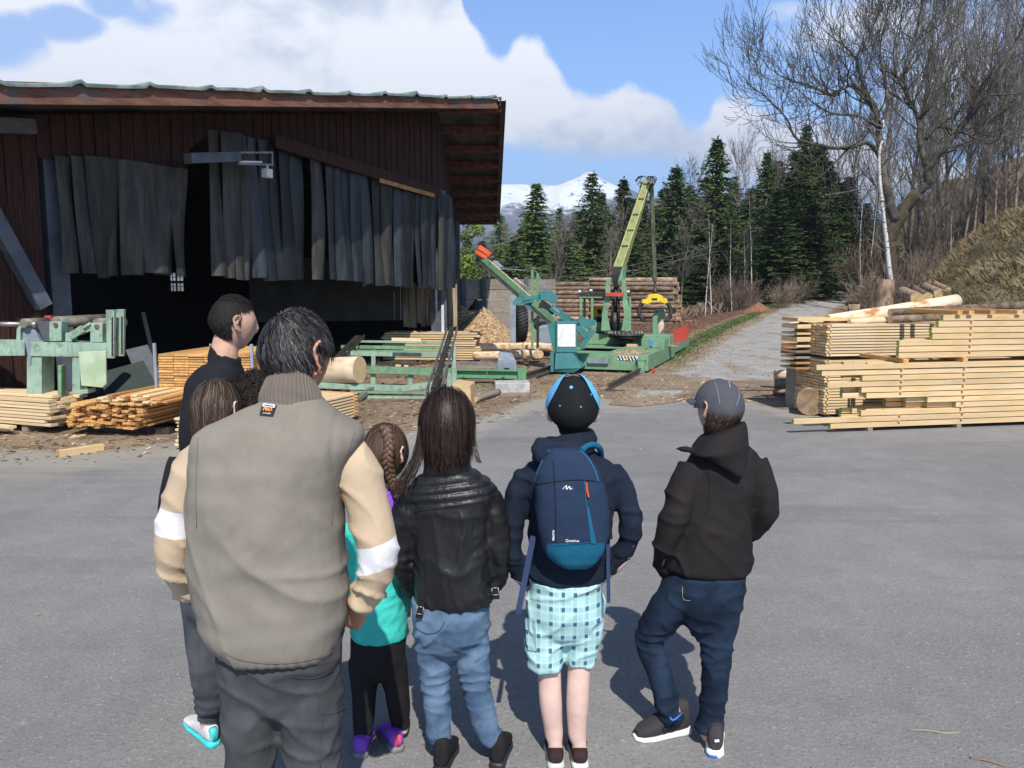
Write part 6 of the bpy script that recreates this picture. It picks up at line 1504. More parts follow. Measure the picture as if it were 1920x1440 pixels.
# ---------------------------------------------------------------- people
from mathutils.bvhtree import BVHTree
def cloth_mat(name, c, var=.12, rough=.85, weave=900, bump=.15, spec=.2, sheen=.0, fold=.25, c2=None):
    m = NT(name); v = m.coord('Object'); n = m.noise(v, 5, 5, .6); n2 = m.noise(v, weave * .35, 2, .6); n3 = m.noise(m.coord('Object', (1, 1, .5)), 9, 4, .6)
    c2 = c2 or tuple(min(1, x * (1 + var)) for x in c)
    col = m.mix(m.mapr(n, .35, .65, smooth=True), tuple(x * (1 - var) for x in c), c2); col = m.mix(m.mapr(n2, .35, .65, 0, .35), col, tuple(x * 1.25 for x in c))
    b = m.bump(n3, fold, .018); b2 = m.bump(n2, bump, .002, b)
    m.fin(col, rough, b2, 0, spec)
    if sheen: m.b.inputs['Sheen Weight'].default_value = sheen
    return m.mat
CM = {'vest': cloth_mat('taupe_canvas', (.215, .19, .155), rough=.9, c2=(.25, .222, .182)), 'beige': cloth_mat('beige_fleece', (.56, .42, .28), rough=.95), 'white': cloth_mat('white_fleece', (.78, .75, .74), .04), 'rib': cloth_mat('brown_rib_knit', (.165, .135, .11)),
      'cargo': cloth_mat('faded_black_cargo', (.052, .053, .056), .22, c2=(.085, .086, .09)), 'leather': cloth_mat('shiny_black_jacket', (.012, .012, .013), rough=.44, spec=.4, bump=.05, fold=.7), 'denim': cloth_mat('washed_blue_denim', (.062, .112, .19), .3, c2=(.15, .225, .32)),
      'navy': cloth_mat('navy_hoodie', (.0105, .0165, .030), .2), 'softshell': cloth_mat('dark_softshell', (.0165, .0135, .0138), .2), 'dkdenim': cloth_mat('dark_blue_denim', (.006, .014, .030), .35, c2=(.019, .036, .066)), 'black': cloth_mat('black_pullover', (.013, .0135, .017)),
      'legging': cloth_mat('black_leggings', (.017, .015, .015)), 'teal': cloth_mat('turquoise_quilted_jacket', (.05, .50, .42), .12, rough=.5, fold=.9), 'purple': cloth_mat('purple_fabric', (.22, .07, .48)), 'sweat': cloth_mat('grey_marl_sweatpants', (.055, .058, .066), .3, c2=(.095, .098, .108)),
      'pack': cloth_mat('navy_pack_cloth', (.022, .033, .085), .18, rough=.6, c2=(.030, .045, .11)), 'packteal': cloth_mat('petrol_blue_pack_cloth', (.010, .11, .20), .12, rough=.6), 'strap': cloth_mat('navy_strap', (.03, .045, .10), .1), 'capblk': cloth_mat('black_cap_cloth', (.011, .011, .012)), 'capblue': cloth_mat('sky_blue_cap_cloth', (.13, .48, .80), .05), 'capgrey': cloth_mat('grey_cap_cloth', (.075, .075, .085), .1, c2=(.10, .10, .115)),
      'patch': flat('black_label', (.02, .02, .025)), 'wtext': flat('white_print', (.8, .8, .8)), 'otext': flat('orange_print', (.8, .28, .05))}
def two_tone(name, a, b, w_=.0012):
    m = NT(name); t = fattr(m, 'band'); v = m.coord('Object'); n = m.noise(v, 5, 5, .6)
    f = m.mapr(t, -w_, w_); col = m.mix(f, a, b); col = m.mix(m.mapr(n, .35, .65, 0, .25), col, m.mix(1.0, col, (.8, .8, .8), 'MULTIPLY'))
    n3 = m.noise(v, 9, 4, .6); n2 = m.noise(v, 320, 2); return m.fin(col, .92, m.bump(n2, .15, .002, m.bump(n3, .3, .018)), 0, .2)
def skin_mat(name, c):
    m = NT(name); v = m.coord('Object'); n = m.noise(v, 14, 4); col = m.mix(m.mapr(n, .35, .65), tuple(x * .9 for x in c), tuple(min(1, x * 1.08) for x in c))
    m.fin(col, .5, m.bump(m.noise(v, 160, 2), .08, .001), 0, .4); m.b.inputs['Subsurface Weight'].default_value = .12; m.b.inputs['Subsurface Radius'].default_value = (.02, .008, .004)
    return m.mat
SK = skin_mat('medium_skin', (.56, .33, .235)); SKP = skin_mat('pale_skin', (.68, .47, .39)); SKR = skin_mat('reddish_skin', (.50, .245, .16))  # the people's own skin tones: medium, pale, reddish
def hair_mat(name, c1, c2, rough=.38):
    m = NT(name); t = fattr(m, 'tone'); col = m.mix(t, c1, c2); m.fin(col, rough, None, 0, .22); return m.mat
HM = {'grey': hair_mat('greying_dark_hair', (.012, .010, .010), (.13, .12, .12), .55), 'black': hair_mat('short_black_hair', (.012, .010, .009), (.045, .038, .034), .75), 'brown': hair_mat('dark_brown_hair', (.012, .007, .006), (.058, .034, .027), .46), 'lbrown': hair_mat('mid_brown_hair', (.045, .026, .018), (.16, .10, .07), .58), 'bob': hair_mat('brown_bob_hair', (.04, .025, .018), (.17, .115, .085), .58), 'curl': hair_mat('dark_curly_hair', (.012, .009, .008), (.05, .033, .026), .8)}
def se_ring(c, rx, ry, z=None, n=28, e=2.4, yaw=0.0, tilt=0.0, roll=0.0):
    out = []
    cy, sy = math.cos(yaw), math.sin(yaw)
    for i in range(n):
        t = 2 * PI * i / n; a, b = math.cos(t), math.sin(t)
        x = rx * math.copysign(abs(a) ** (2 / e), a); y = ry * math.copysign(abs(b) ** (2 / e), b)
        X, Y_ = x * cy - y * sy, x * sy + y * cy
        out.append(Vector((c[0] + X, c[1] + Y_, c[2] + tilt * y + roll * x)))
    return out
def px_ring(py, xl, xr, Y, ry, e=2.4, yaw=0.0, tilt=0.0, roll=0.0):
    a, b = at(xl, py, Y), at(xr, py, Y); c = (a + b) / 2; rx = (b.x - a.x) / 2
    return se_ring(c, rx, ry, e=e, yaw=yaw, tilt=tilt, roll=roll)
def limb(m, pts, rad, n=16, per=5):
    P = catmull(pts, per); k = len(P) - 1; rs = []
    for i in range(k + 1):
        t = i / per; j = min(len(rad) - 2, int(t)); f = t - j; f = f * f * (3 - 2 * f); rs.append(rad[j] * (1 - f) + rad[j + 1] * f)
    m.tube(P, rs, n); return m
def ball(m, c, r, n=14):
    rx, ry, rz = r if isinstance(r, (tuple, list)) else (r,) * 3
    rings = []
    for i in range(1, n):
        t = PI * i / n; rings.append([Vector((c[0] + rx * math.sin(t) * math.cos(2 * PI * j / n), c[1] + ry * math.sin(t) * math.sin(2 * PI * j / n), c[2] - rz * math.cos(t))) for j in range(n)])
    m.loft(rings); return m
def remeshed(m, voxel, smooth=5):
    me = bpy.data.meshes.new('tmp'); me.from_pydata([tuple(v) for v in m.v], [], m.f)
    bm = bmesh.new(); bm.from_mesh(me); bmesh.ops.recalc_face_normals(bm, faces=bm.faces); bm.to_mesh(me); bm.free()
    o = bpy.data.objects.new('tmp', me); COL.objects.link(o)
    r = o.modifiers.new('r', 'REMESH'); r.mode = 'VOXEL'; r.voxel_size = voxel; r.adaptivity = 0
    s = o.modifiers.new('s', 'SMOOTH'); s.factor = .5; s.iterations = smooth
    dg = bpy.context.evaluated_depsgraph_get(); ev = o.evaluated_get(dg); out = bpy.data.meshes.new_from_object(ev)
    bpy.data.objects.remove(o); bpy.data.meshes.remove(me); return out
def garment(name, m, parent, mats, voxel=.009, smooth=6, fold=None, bandf=None, cut=None):
    """union of closed shapes -> one continuous skin, folded, linked as a part of parent"""
    me = remeshed(m, voxel, smooth); n = len(me.vertices)
    if fold:
        co = np.empty(n * 3, np.float32); me.vertices.foreach_get('co', co); co = co.reshape(-1, 3); no = np.empty(n * 3, np.float32); me.vertices.foreach_get('normal', no); no = no.reshape(-1, 3)
        d = np.array([fold(Vector(p), Vector(q)) for p, q in zip(co, no)], np.float32); co += no * d[:, None]; me.vertices.foreach_set('co', co.ravel())
    mats = mats if isinstance(mats, (list, tuple)) else [mats]
    me.materials.clear()
    for q in mats: me.materials.append(q)
    me.polygons.foreach_set('use_smooth', [True] * len(me.polygons))
    if bandf: attr(me, 'band', [bandf(v.co) for v in me.vertices])
    if cut:
        bm = bmesh.new(); bm.from_mesh(me); kill = [f for f in bm.faces if cut(f.calc_center_median())]; bmesh.ops.delete(bm, geom=kill, context='FACES'); bm.to_mesh(me); bm.free()
    bvh = BVHTree.FromPolygons([v.co.copy() for v in me.vertices], [tuple(p.vertices) for p in me.polygons])
    inv = wmat_of(parent).inverted() if parent is not None else Matrix.Identity(4)
    me.transform(inv); me.update()
    o = bpy.data.objects.new(name, me); COL.objects.link(o)
    if parent is not None: o.parent = parent
    return o, bvh
def hit(bvh, px, py, off=.002):
    o = Vector((0, 0, CAM_H)); d = (at(px, py, 1.0) - o).normalized(); loc, no, _, _ = bvh.ray_cast(o, d)
    if loc is None: return None, None
    if no.dot(d) > 0: no = -no
    return loc + no * off, no
def nz(p, s, seed=0, st=(1, 1, 1)): return mnoise.noise(Vector((p.x * s * st[0] + seed, p.y * s * st[1] - seed, p.z * s * st[2] + seed * .5)))
def ridged(p, s, seed=0, st=(1, 1, 1)): return 1 - abs(nz(p, s, seed, st)) * 2 - .12
def crease(p, s, seed=0, st=(1, 1, 1)): return max(0, 1 - abs(nz(p, s, seed, st)) * 2.0) ** 3.2 - .40
# ---- head with face
def head_pts(m, c, s=1.0, yaw=0.0, pitch=0.0, roll=0.0, ears=True, nseg=36, rings=26, es=1.0):
    """s: 1 = adult head .235 m tall; local +Y is where the face looks"""
    Rm_ = Matrix.Rotation(-yaw, 3, 'Z') @ Matrix.Rotation(pitch, 3, 'X') @ Matrix.Rotation(roll, 3, 'Y')
    def P(n):
        x, y, z = n; X, Y_, Z = x * .074, y * .096, z * .116
        if z < 0:
            k = -z
            X *= 1 - .30 * k ** 1.3
            if y < 0: Y_ *= 1 - .62 * k ** 1.2
            else: Y_ *= 1 - .10 * k; Z *= 1 + .05 * y
        if y < 0 and z > -.3: Y_ *= 1.04
        g = lambda x0, z0, sx, sz: math.exp(-((x - x0) / sx) ** 2 - ((z - z0) / sz) ** 2) if y > 0 else 0
        Y_ += .019 * g(0, -.20, .13, .17) + .012 * g(0, -.05, .13, .2) + .006 * g(0, .14, .6, .12) - .010 * g(.38, .0, .18, .12) - .010 * g(-.38, .0, .18, .12) + .007 * g(0, -.47, .25, .07) + .007 * g(0, -.58, .22, .06) - .004 * g(0, -.525, .3, .03) + .012 * g(0, -.85, .35, .14)
        return Vector((X, Y_, Z))
    vs_ = []
    rr = []
    for i in range(1, rings):
        t = PI * i / rings; z = -math.cos(t); r = math.sin(t)
        rr.append([Rm_ @ (P((r * math.cos(2 * PI * j / nseg), r * math.sin(2 * PI * j / nseg), z)) * s) + Vector(c) for j in range(nseg)])
    m.loft(rr)
    if ears:
        for sg in (-1, 1):
            pts = []
            for (y, z) in ((.012, -.028), (.004, -.034), (-.008, -.022), (-.020, .004), (-.022, .022), (-.010, .034), (.004, .030), (.008, .018)):
                pts.append(Rm_ @ (Vector((sg * (.074 + .019 * es * (1 if y < 0 else .25)), y * es - .004, z * es)) * s) + Vector(c))
            m.tube(catmull(pts, 3), .0062 * s, 8)
            m.tube([Rm_ @ (Vector((sg * .070, -.004, -.022)) * s) + Vector(c), Rm_ @ (Vector((sg * .083, -.010, .002)) * s) + Vector(c), Rm_ @ (Vector((sg * .072, -.006, .024)) * s) + Vector(c)], .0085 * s, 8)
    return Rm_
def scalp_fn(c, s, Rm_):
    def f(n, lift=0.0):
        x, y, z = n; X, Y_, Z = x * .074, y * .096, z * .116
        if z < 0:
            k = -z; X *= 1 - .30 * k ** 1.3
            if y < 0: Y_ *= 1 - .62 * k ** 1.2
        if y < 0 and z > -.3: Y_ *= 1.04
        p = Vector((X, Y_, Z)); L = p.length; p = p * (1 + lift / L); return Rm_ @ (p * s) + Vector(c)
    return f
def hairdo(parent, mat, c, s, Rm_, n, length, lift=.010, crown=(0.05, -.40, .92), hairline=None, seed=1, width=.0026, steps=7, messy=.2, fall=None, curl=0.0, down=.25, shell=True, shell_cut=-.25, name='hair'):
    """strands laid over the skull; fall(p, i, rnd) may take a strand over once it leaves the skull"""
    f = scalp_fn(c, s, Rm_); rnd = random.Random(seed); cr_ = Vector(crown).normalized(); V_ = []; F_ = []; T_ = []
    hl = hairline or (lambda d: d.z > (-.55 if d.y < .1 else .30 + .25 * max(0, d.y - .35)) and not (abs(d.x) > .75 and d.z < -.05 and d.y > -.35))
    if shell:
        N, K = 40, 26; base = len(V_); idx = {}
        for i in range(K + 1):
            for j in range(N):
                t = PI * i / K; d = Vector((math.sin(t) * math.cos(2 * PI * j / N), math.sin(t) * math.sin(2 * PI * j / N), math.cos(t)))
                idx[(i, j)] = len(V_); V_.append(f(d, lift * .55 + .002)); T_.append(.0)
        for i in range(K):
            for j in range(N):
                t = PI * (i + .5) / K; d = Vector((math.sin(t) * math.cos(2 * PI * (j + .5) / N), math.sin(t) * math.sin(2 * PI * (j + .5) / N), math.cos(t)))
                if hl(d) and d.z > shell_cut: F_.append((idx[(i, j)], idx[(i + 1, j)], idx[(i + 1, (j + 1) % N)], idx[(i, (j + 1) % N)]))
    k = 0
    while k < n:
        d = Vector((rnd.gauss(0, 1), rnd.gauss(0, 1), rnd.gauss(0, 1))).normalized()
        if not hl(d): continue
        k += 1; L = length * (rnd.uniform(.7, 1.15) if length < .2 else rnd.uniform(.86, 1.06)); st = L / steps; tone = rnd.random() ** 2.2; lf = lift * rnd.uniform(.35, 1.25); tw = rnd.uniform(-1, 1) * messy
        pts = []; nn = d.copy(); free = None; ph = rnd.uniform(0, 6)
        for i in range(steps + 1):
            if free is None:
                p = f(nn, lf * (.25 + .75 * min(1, i / 2)))
                pts.append((p, (Rm_ @ nn).normalized()))
                t = nn * nn.dot(cr_) - cr_
                if t.length < 1e-3: t = Vector((rnd.uniform(-1, 1), rnd.uniform(-1, 1), 0))
                t.normalize(); t = (t + nn.cross(t) * tw + Vector((0, 0, -down)))
                nn2 = (nn + t.normalized() * (st / (.095 * s))).normalized()
                if fall and nn2.z < fall['z']: free = (f(nn2, lf) - p).normalized(); fp = p; fn_ = (Rm_ @ nn2).normalized()
                nn = nn2
            else:
                g = Vector((0, 0, -1)); free = (free * (1 - fall.get('g', .5)) + g * fall.get('g', .5) + Vector((math.sin(ph + i) * .1, 0, 0)) + fall.get('dir', Vector((0, 0, 0)))).normalized()
                fp = fp + free * st
                if curl: fp = fp + Vector((math.sin(ph + i * 2.1), math.cos(ph + i * 2.1), 0)) * curl
                pts.append((fp.copy(), fn_))
            if curl and free is None: pts[-1] = (pts[-1][0] + Vector((math.sin(ph + i * 2.3), math.cos(ph + i * 2.3), math.sin(ph * 2 + i * 1.7))) * curl, pts[-1][1])
        b = len(V_)
        for i, (p, q) in enumerate(pts):
            dd = (pts[min(i + 1, len(pts) - 1)][0] - pts[max(0, i - 1)][0])
            sd_ = dd.cross(q)
            if sd_.length < 1e-7: sd_ = Vector((1, 0, 0))
            w_ = width * (1 - .75 * i / len(pts)) * .5; sd_ = sd_.normalized() * w_
            V_ += [p - sd_, p + sd_]; T_ += [tone, tone]
        for i in range(len(pts) - 1): F_.append((b + 2 * i, b + 2 * i + 1, b + 2 * i + 3, b + 2 * i + 2))
    inv = wmat_of(parent).inverted(); V_ = [inv @ v for v in V_]
    o = mesh_obj(name, [tuple(v) for v in V_], F_, mat, True, parent); attr(o.data, 'tone', T_); return o
def hand(m, wrist, dirv, palm_n, s=1.0, curl=.5, thumb_side=1):
    """palm block plus five bent fingers, thumb leaving the side of the palm"""
    d = Vector(dirv).normalized(); nrm = Vector(palm_n); nrm = (nrm - d * nrm.dot(d)).normalized(); sd_ = d.cross(nrm) * thumb_side
    W_ = Vector(wrist)
    rings = []
    for t, w_, h in ((-.01, .026, .020), (.02, .034, .018), (.05, .040, .015), (.082, .038, .012)):
        c = W_ + d * t * s; rings.append([c + sd_ * (w_ * s * math.cos(2 * PI * j / 14)) + nrm * (h * s * math.sin(2 * PI * j / 14)) for j in range(14)])
    m.loft(rings)
    for i, (o_, L) in enumerate(((.029, .066), (.010, .074), (-.010, .069), (-.028, .054))):
        p = W_ + d * .080 * s + sd_ * o_ * s; q = d.copy(); pts = [p]; a = curl * (1 + .12 * i)
        for k, fr in enumerate((.42, .32, .26)):
            q = (Matrix.Rotation(a * (.7 if k == 0 else 1), 3, sd_ * (1 if thumb_side > 0 else -1)) @ q).normalized(); p = p + q * L * fr * s; pts.append(p)
        m.tube(pts, [.0092 * s, .0088 * s, .008 * s, .0066 * s], 8)
    p = W_ + d * .022 * s + sd_ * .028 * s; q1 = (d * .6 + sd_ * .75 + nrm * -.15).normalized(); q2 = (d * .9 + sd_ * .35).normalized()
    m.tube([p, p + q1 * .034 * s, p + q1 * .034 * s + q2 * .030 * s, p + q1 * .034 * s + q2 * .052 * s], [.012 * s, .0105 * s, .0095 * s, .0075 * s], 8)
def shoe(parent, heel, toe, s, upper, sole_mat, accent=None, name='shoe', h=.085, heel_c=None):
    """heel, toe: ground points"""
    heel, toe = Vector(heel), Vector(toe); d = (toe - heel); L = d.length; d.normalize(); a = Vector((0, 0, 1)).cross(d)
    def ring(t, w_, z0, z1, n=18, e=2.6):
        c = heel + d * t * L + Vector((0, 0, (z0 + z1) / 2)); out = []
        for j in range(n):
            q = 2 * PI * j / n; x, z = math.cos(q), math.sin(q); out.append(c + a * (w_ * math.copysign(abs(x) ** (2 / e), x)) + Vector((0, 0, (z1 - z0) / 2 * math.copysign(abs(z) ** (2 / e), z))))
        return out
    w = .036 * s
    up = MB(); up.loft([ring(.0, w * .55, .03, h * s * .80), ring(.05, w * .85, .025, h * s * 1.05), ring(.18, w * .95, .02, h * s * 1.08), ring(.34, w * .98, .02, h * s * .98), ring(.5, w * 1.08, .02, h * s * .78), ring(.7, w * 1.22, .02, h * s * .58), ring(.88, w * 1.08, .02, h * s * .44), ring(.98, w * .6, .02, h * s * .32)])
    u, bvh = garment(name, up, parent, upper, .0045, 3)
    so = MB(); so.loft([ring(-.03, w * .6, .0, .030 * s), ring(.03, w * .98, .0, .034 * s), ring(.3, w * 1.0, .0, .027 * s), ring(.5, w * 1.08, .0, .022 * s), ring(.7, w * 1.28, .0, .022 * s), ring(.9, w * 1.1, .0, .022 * s), ring(1.01, w * .55, .004, .022 * s)]); so.build('sole', sole_mat, u)
    if accent:
        ac = MB(); ac.loft([ring(-.035, w * .40, .034 * s, h * s * .95, e=3), ring(.035, w * .62, .034 * s, h * s * 1.0, e=3)]); ac.build('heel_panel', accent, u)
    return u
def text_on(parent, txt, bvh, px, py, size, mat, rot=0.0, name='lettering', off=.004, bold=0.0, upv=Vector((0, 0, 1))):
    loc, no = hit(bvh, px, py, off)
    if loc is None: return None
    cu = bpy.data.curves.new('t', 'FONT'); cu.body = txt; cu.size = size; cu.align_x = 'CENTER'; cu.align_y = 'CENTER'; cu.offset = bold; cu.extrude = .0006
    o = bpy.data.objects.new('t', cu); COL.objects.link(o); dg = bpy.context.evaluated_depsgraph_get(); me = bpy.data.meshes.new_from_object(o.evaluated_get(dg)); bpy.data.objects.remove(o)
    z = no; x = upv.cross(z).normalized(); y = z.cross(x); M3 = Matrix((x, y, z)).transposed() @ Matrix.Rotation(rot, 3, 'Z'); M4 = Matrix.Translation(loc) @ M3.to_4x4()
    me.transform(wmat_of(parent).inverted() @ M4); me.materials.clear(); me.materials.append(mat); t = bpy.data.objects.new(name, me); COL.objects.link(t); t.parent = parent; return t
def patch_on(parent, bvh, quad, mat, name, off=.003, thick=.0015):
    P = []; 
    for (px, py) in quad:
        l, n_ = hit(bvh, px, py, off)
        if l is None: return None
        P.append(l)
    no = (P[1] - P[0]).cross(P[2] - P[0]).normalized(); d = (P[0] - Vector((0, 0, CAM_H)))
    if no.dot(d) > 0: no = -no
    m = MB(); m.prism([p + no * .002 for p in P], -no * thick); return m.build(name, mat, parent)
def line_on(parent, bvh, pts, r, mat, name, off=.002, per=6):
    P = []; Q = [Vector((x, y, 0)) for x, y in pts]; Q = catmull(Q, per) if len(Q) > 2 else [Q[0].lerp(Q[1], i / 12) for i in range(13)]
    for q in Q:
        l, _ = hit(bvh, q.x, q.y, off)
        if l is not None: P.append(l)
    if len(P) < 2: return None
    m = MB(); m.tube(P, r, 5); return m.build(name, mat, parent)
def person(name_label, feet, skin, build):
    """body mesh is the root; build(m) adds its closed shapes"""
    m = MB(); build(m); me = remeshed(m, .0058, 3)
    loc = Vector((feet.x, feet.y, 0)); me.transform(Matrix.Translation(-loc)); me.materials.clear(); me.materials.append(skin); me.polygons.foreach_set('use_smooth', [True] * len(me.polygons)); me.update()
    o = bpy.data.objects.new('person', me); COL.objects.link(o); o.location = loc; props(o, name_label, 'person'); return o
def eyes(parent, c, s, Rm_):
    for sg in (-1, 1):
        m = MB(); ball(m, Rm_ @ (Vector((sg * .029, .0715, .004)) * s) + Vector(c), .0115 * s, 10); m.build('eye', MT['white'], parent)
def folds(seed, amp=.006, s1=5.0, s2=12.0, st=(1, 1, .55)):
    def f(p, n): return amp * (ridged(p, s1, seed, st) * .9 - .55 + .35 * nz(p, s2, seed + 3, st))
    return f

# ======== the man in the vest ========
Yv = 2.22
def man_vest():
    hc = at(557, 668, Yv + .03); yaw, pitch = R(32), R(-4); Lr = {}
    kneeL, kneeR = at(468, 1430, Yv + .0), at(585, 1430, Yv + .02)
    ankL, ankR = Vector((kneeL.x + .01, Yv, .09)), Vector((kneeR.x, Yv + .02, .09))
    def body(m):
        Lr['R'] = head_pts(m, hc, 1.04, yaw, pitch, es=1.25)
        limb(m, [at(552, 800, Yv + .06), at(550, 752, Yv + .03), at(553, 712, Yv + .0), at(556, 690, Yv + .02)], [.050, .056, .060, .055])
        m.loft([px_ring(y, xl + 22, xr - 22, Yv, .11) for y, xl, xr in ((1240, 415, 645), (1100, 372, 650), (950, 365, 640), (860, 385, 650))])
        for P in (([at(392, 872, Yv), at(350, 960, Yv), at(330, 1035, Yv + .02), at(372, 1110, Yv + .12)]), ([at(640, 880, Yv), at(685, 960, Yv), at(707, 1040, Yv + .02), at(672, 1142, Yv + .06)])): limb(m, P, [.045, .042, .038, .028])
        hand(m, at(674, 1138, Yv + .06), at(650, 1180, Yv + .10) - at(674, 1138, Yv + .06), Vector((0, 1, 0)), .95, .5, -1)
        hand(m, at(374, 1112, Yv + .12), at(395, 1150, Yv + .15) - at(374, 1112, Yv + .12), Vector((0, 1, 0)), .95, .5, 1)
        for h, k, a in ((at(475, 1235, Yv), kneeL, ankL), (at(580, 1235, Yv), kneeR, ankR)): limb(m, [h, k, a, a - Vector((0, 0, .05))], [.07, .05, .035, .035])
    p = person('large grey haired man from behind in a taupe vest with beige and white sleeves', Vector((kneeL.x / 2 + kneeR.x / 2, Yv, 0)), SKR, body)
    eyes(p, hc, 1.04, Lr['R'])
    # sweatshirt (sleeves with white bands)
    m = MB(); limb(m, [at(402, 850, Yv), at(366, 890, Yv), at(336, 965, Yv), at(326, 1035, Yv + .0), at(345, 1085, Yv + .06), at(372, 1112, Yv + .12)], [.066, .064, .058, .056, .050, .043]); limb(m, [at(638, 850, Yv), at(668, 885, Yv), at(694, 965, Yv), at(708, 1030, Yv - .01), at(700, 1085, Yv + .0), at(676, 1138, Yv + .05)], [.066, .068, .064, .063, .055, .042])
    m.loft([px_ring(y, xl + 12, xr - 12, Yv, .12) for y, xl, xr in ((1160, 425, 635), (1000, 375, 630), (860, 385, 655), (830, 410, 630))])
    zl0, zl1 = at(325, 998, Yv).z, at(325, 948, Yv).z; zr0, zr1 = at(705, 1062, Yv).z, at(705, 1012, Yv).z
    def mf(c): 
        if c.x < at(500, 900, Yv).x: t = c.z + (c.x - at(325, 970, Yv).x) * .18; return min(t - zl0, zl1 - t)
        t = c.z - (c.x - at(705, 1030, Yv).x) * .30; return min(t - zr0, zr1 - t)
    f0 = lambda q, n: .008 * crease(Vector((q.x * .7, q.y * .7, q.z + q.x * .6)), 8, 2.7) + .005 * nz(q, 7, 3)
    def fo(q, n):
        return f0(q, n) + .016 * crease(Vector((q.x * .7, q.y * .7, q.z + .5 * q.x)), 8, 1.2, (1, 1, 2.0)) * sst(at(0, 1020, Yv).z, at(0, 1110, Yv).z, q.z)
    sw, bs = garment('sweatshirt', m, p, two_tone('beige_and_white_fleece', (.54, .41, .275), (.78, .76, .76)), .0085, 4, fo, mf)
        # vest
    m = MB()
    RR = [(1216, 424, 628, .150), (1207, 410, 642, .164), (1192, 396, 651, .172), (1160, 378, 659, .180), (1120, 364, 661, .186), (1050, 350, 658, .184), (980, 349, 646, .174), (920, 350, 648, .170), (870, 350, 664, .165), (836, 352, 684, .152), (812, 358, 692, .132), (796, 378, 684, .115), (778, 425, 652, .098), (758, 474, 618, .082), (746, 492, 604, .074)]
    m.loft([px_ring(y, xl + 5, xr - 5, Yv + (.015 if y > 1000 else .0), ry, 2.35) for y, xl, xr, ry in RR])
    def fv(q, n):
        x = q.x - at(505, 950, Yv).x; z = q.z; d = 0.0
        low = sst(1.42, 1.15, z)
        # long slanting pulls in the lower back, shallow sag above
        u = (x * .78 + z * .62); w_ = (x * -.62 + z * .78)
        d += .013 * low * crease(Vector((u * 1.0, w_ * .30, 0)), 6.0, 1.7) * (.35 + .65 * sst(-.12, .10, x))
        d += .008 * low * crease(Vector((x * .35, z * 1.2, 0)), 7.0, 5.1)
        d += .006 * crease(Vector((x * .9 + z * .2, z * .22, .2)), 6.0, 9.3) + .005 * nz(q, 4, 7)
        d -= .004 * math.exp(-((abs(x + .0) - .205) / .006) ** 2) * sst(1.25, 1.32, z)
        d += .002 * nz(q, 22, 4)
        hemz = at(500, 1204, Yv).z
        return d + .0015 * math.sin(q.x * 240 + 2 * nz(q, 9)) * sst(hemz + .012, hemz - .004, z)
    vest, bv = garment('vest', m, p, CM['vest'], .0085, 5, fv)
    line_on(vest, bv, [(418, 1222), (450, 1236), (505, 1243), (560, 1240), (610, 1228), (640, 1208)], .0012, CM['rib'], 'hem_seam')
    line_on(vest, bv, [(664, 812), (652, 850), (637, 895), (626, 940), (622, 985)], .0010, CM['rib'], 'armhole_seam', .001)
    line_on(vest, bv, [(372, 822), (369, 870), (368, 930), (369, 990)], .0010, CM['rib'], 'armhole_seam', .001)
    # ribbed collar
    m = MB(); rings = []; N = 150
    for (y, xl, xr, ry) in ((805, 500, 604, .088), (788, 490, 611, .086), (773, 486, 612, .082), (762, 488, 611, .081), (748, 494, 606, .078), (733, 501, 601, .075), (722, 506, 598, .073), (720, 511, 594, .069), (733, 515, 590, .066)):
        a, b = at(xl, y, Yv), at(xr, y, Yv); c = (a + b) / 2; rx = (b.x - a.x) / 2; rings.append([Vector((c.x + (rx + .0018 * (j % 3 == 0)) * math.cos(2 * PI * j / N), c.y + .01 + (ry + .0022 * (j % 3 == 0)) * math.sin(2 * PI * j / N), c.z - .22 * rx * math.cos(2 * PI * j / N) - .06 * math.sin(2 * PI * j / N))) for j in range(N)])
    m.loft(rings, caps=False, smooth=False); m.build('ribbed_collar', CM['rib'], vest)
    lb = patch_on(vest, bv, [(494, 757), (520, 760), (513, 781), (488, 779)], CM['patch'], 'label_patch')
    if lb:
        patch_on(lb, bv, [(496.5, 758.8), (518.5, 761), (516.7, 766.3), (494.8, 764.5)], CM['wtext'], 'white_bar', .0062)
        text_on(lb, 'Timberland', bv, 506.6, 762.7, .0062, CM['patch'], -.06, off=.0085); text_on(lb, 'PRO', bv, 504, 769.5, .0135, CM['otext'], -.06, off=.0075, bold=.0006); text_on(lb, 'PRO SERIES', bv, 502, 777, .0042, CM['wtext'], -.06, off=.0075)
    # cargo trousers
    m = MB(); limb(m, [at(470, 1215, Yv), at(468, 1330, Yv), kneeL, (kneeL + ankL) / 2, ankL], [.092, .084, .073, .070, .066]); limb(m, [at(582, 1215, Yv + .01), at(584, 1330, Yv + .01), kneeR, (kneeR + ankR) / 2, ankR], [.098, .096, .085, .078, .070])
    m.loft([px_ring(y, xl, xr, Yv + .01, ry) for y, xl, xr, ry in ((1345, 470, 590, .05), (1310, 445, 625, .09), (1270, 432, 640, .115), (1220, 425, 645, .13), (1130, 430, 640, .11))])
    fc = lambda q, n: .008 * crease(Vector((q.x + q.z * .5, q.y, q.z)), 6, 11.3) + .004 * nz(q, 9, 2); tr, bt = garment('cargo_trousers', m, p, CM['cargo'], .0085, 9, lambda q, n: fc(q, n) + .007 * crease(Vector((q.x + q.z, q.z * 1.4, q.y)), 7, 3))
    patch_on(tr, bt, [(604, 1340), (640, 1330), (643, 1360), (626, 1372), (610, 1362)][:4], CM['cargo'], 'pocket_flap', .004, .005)
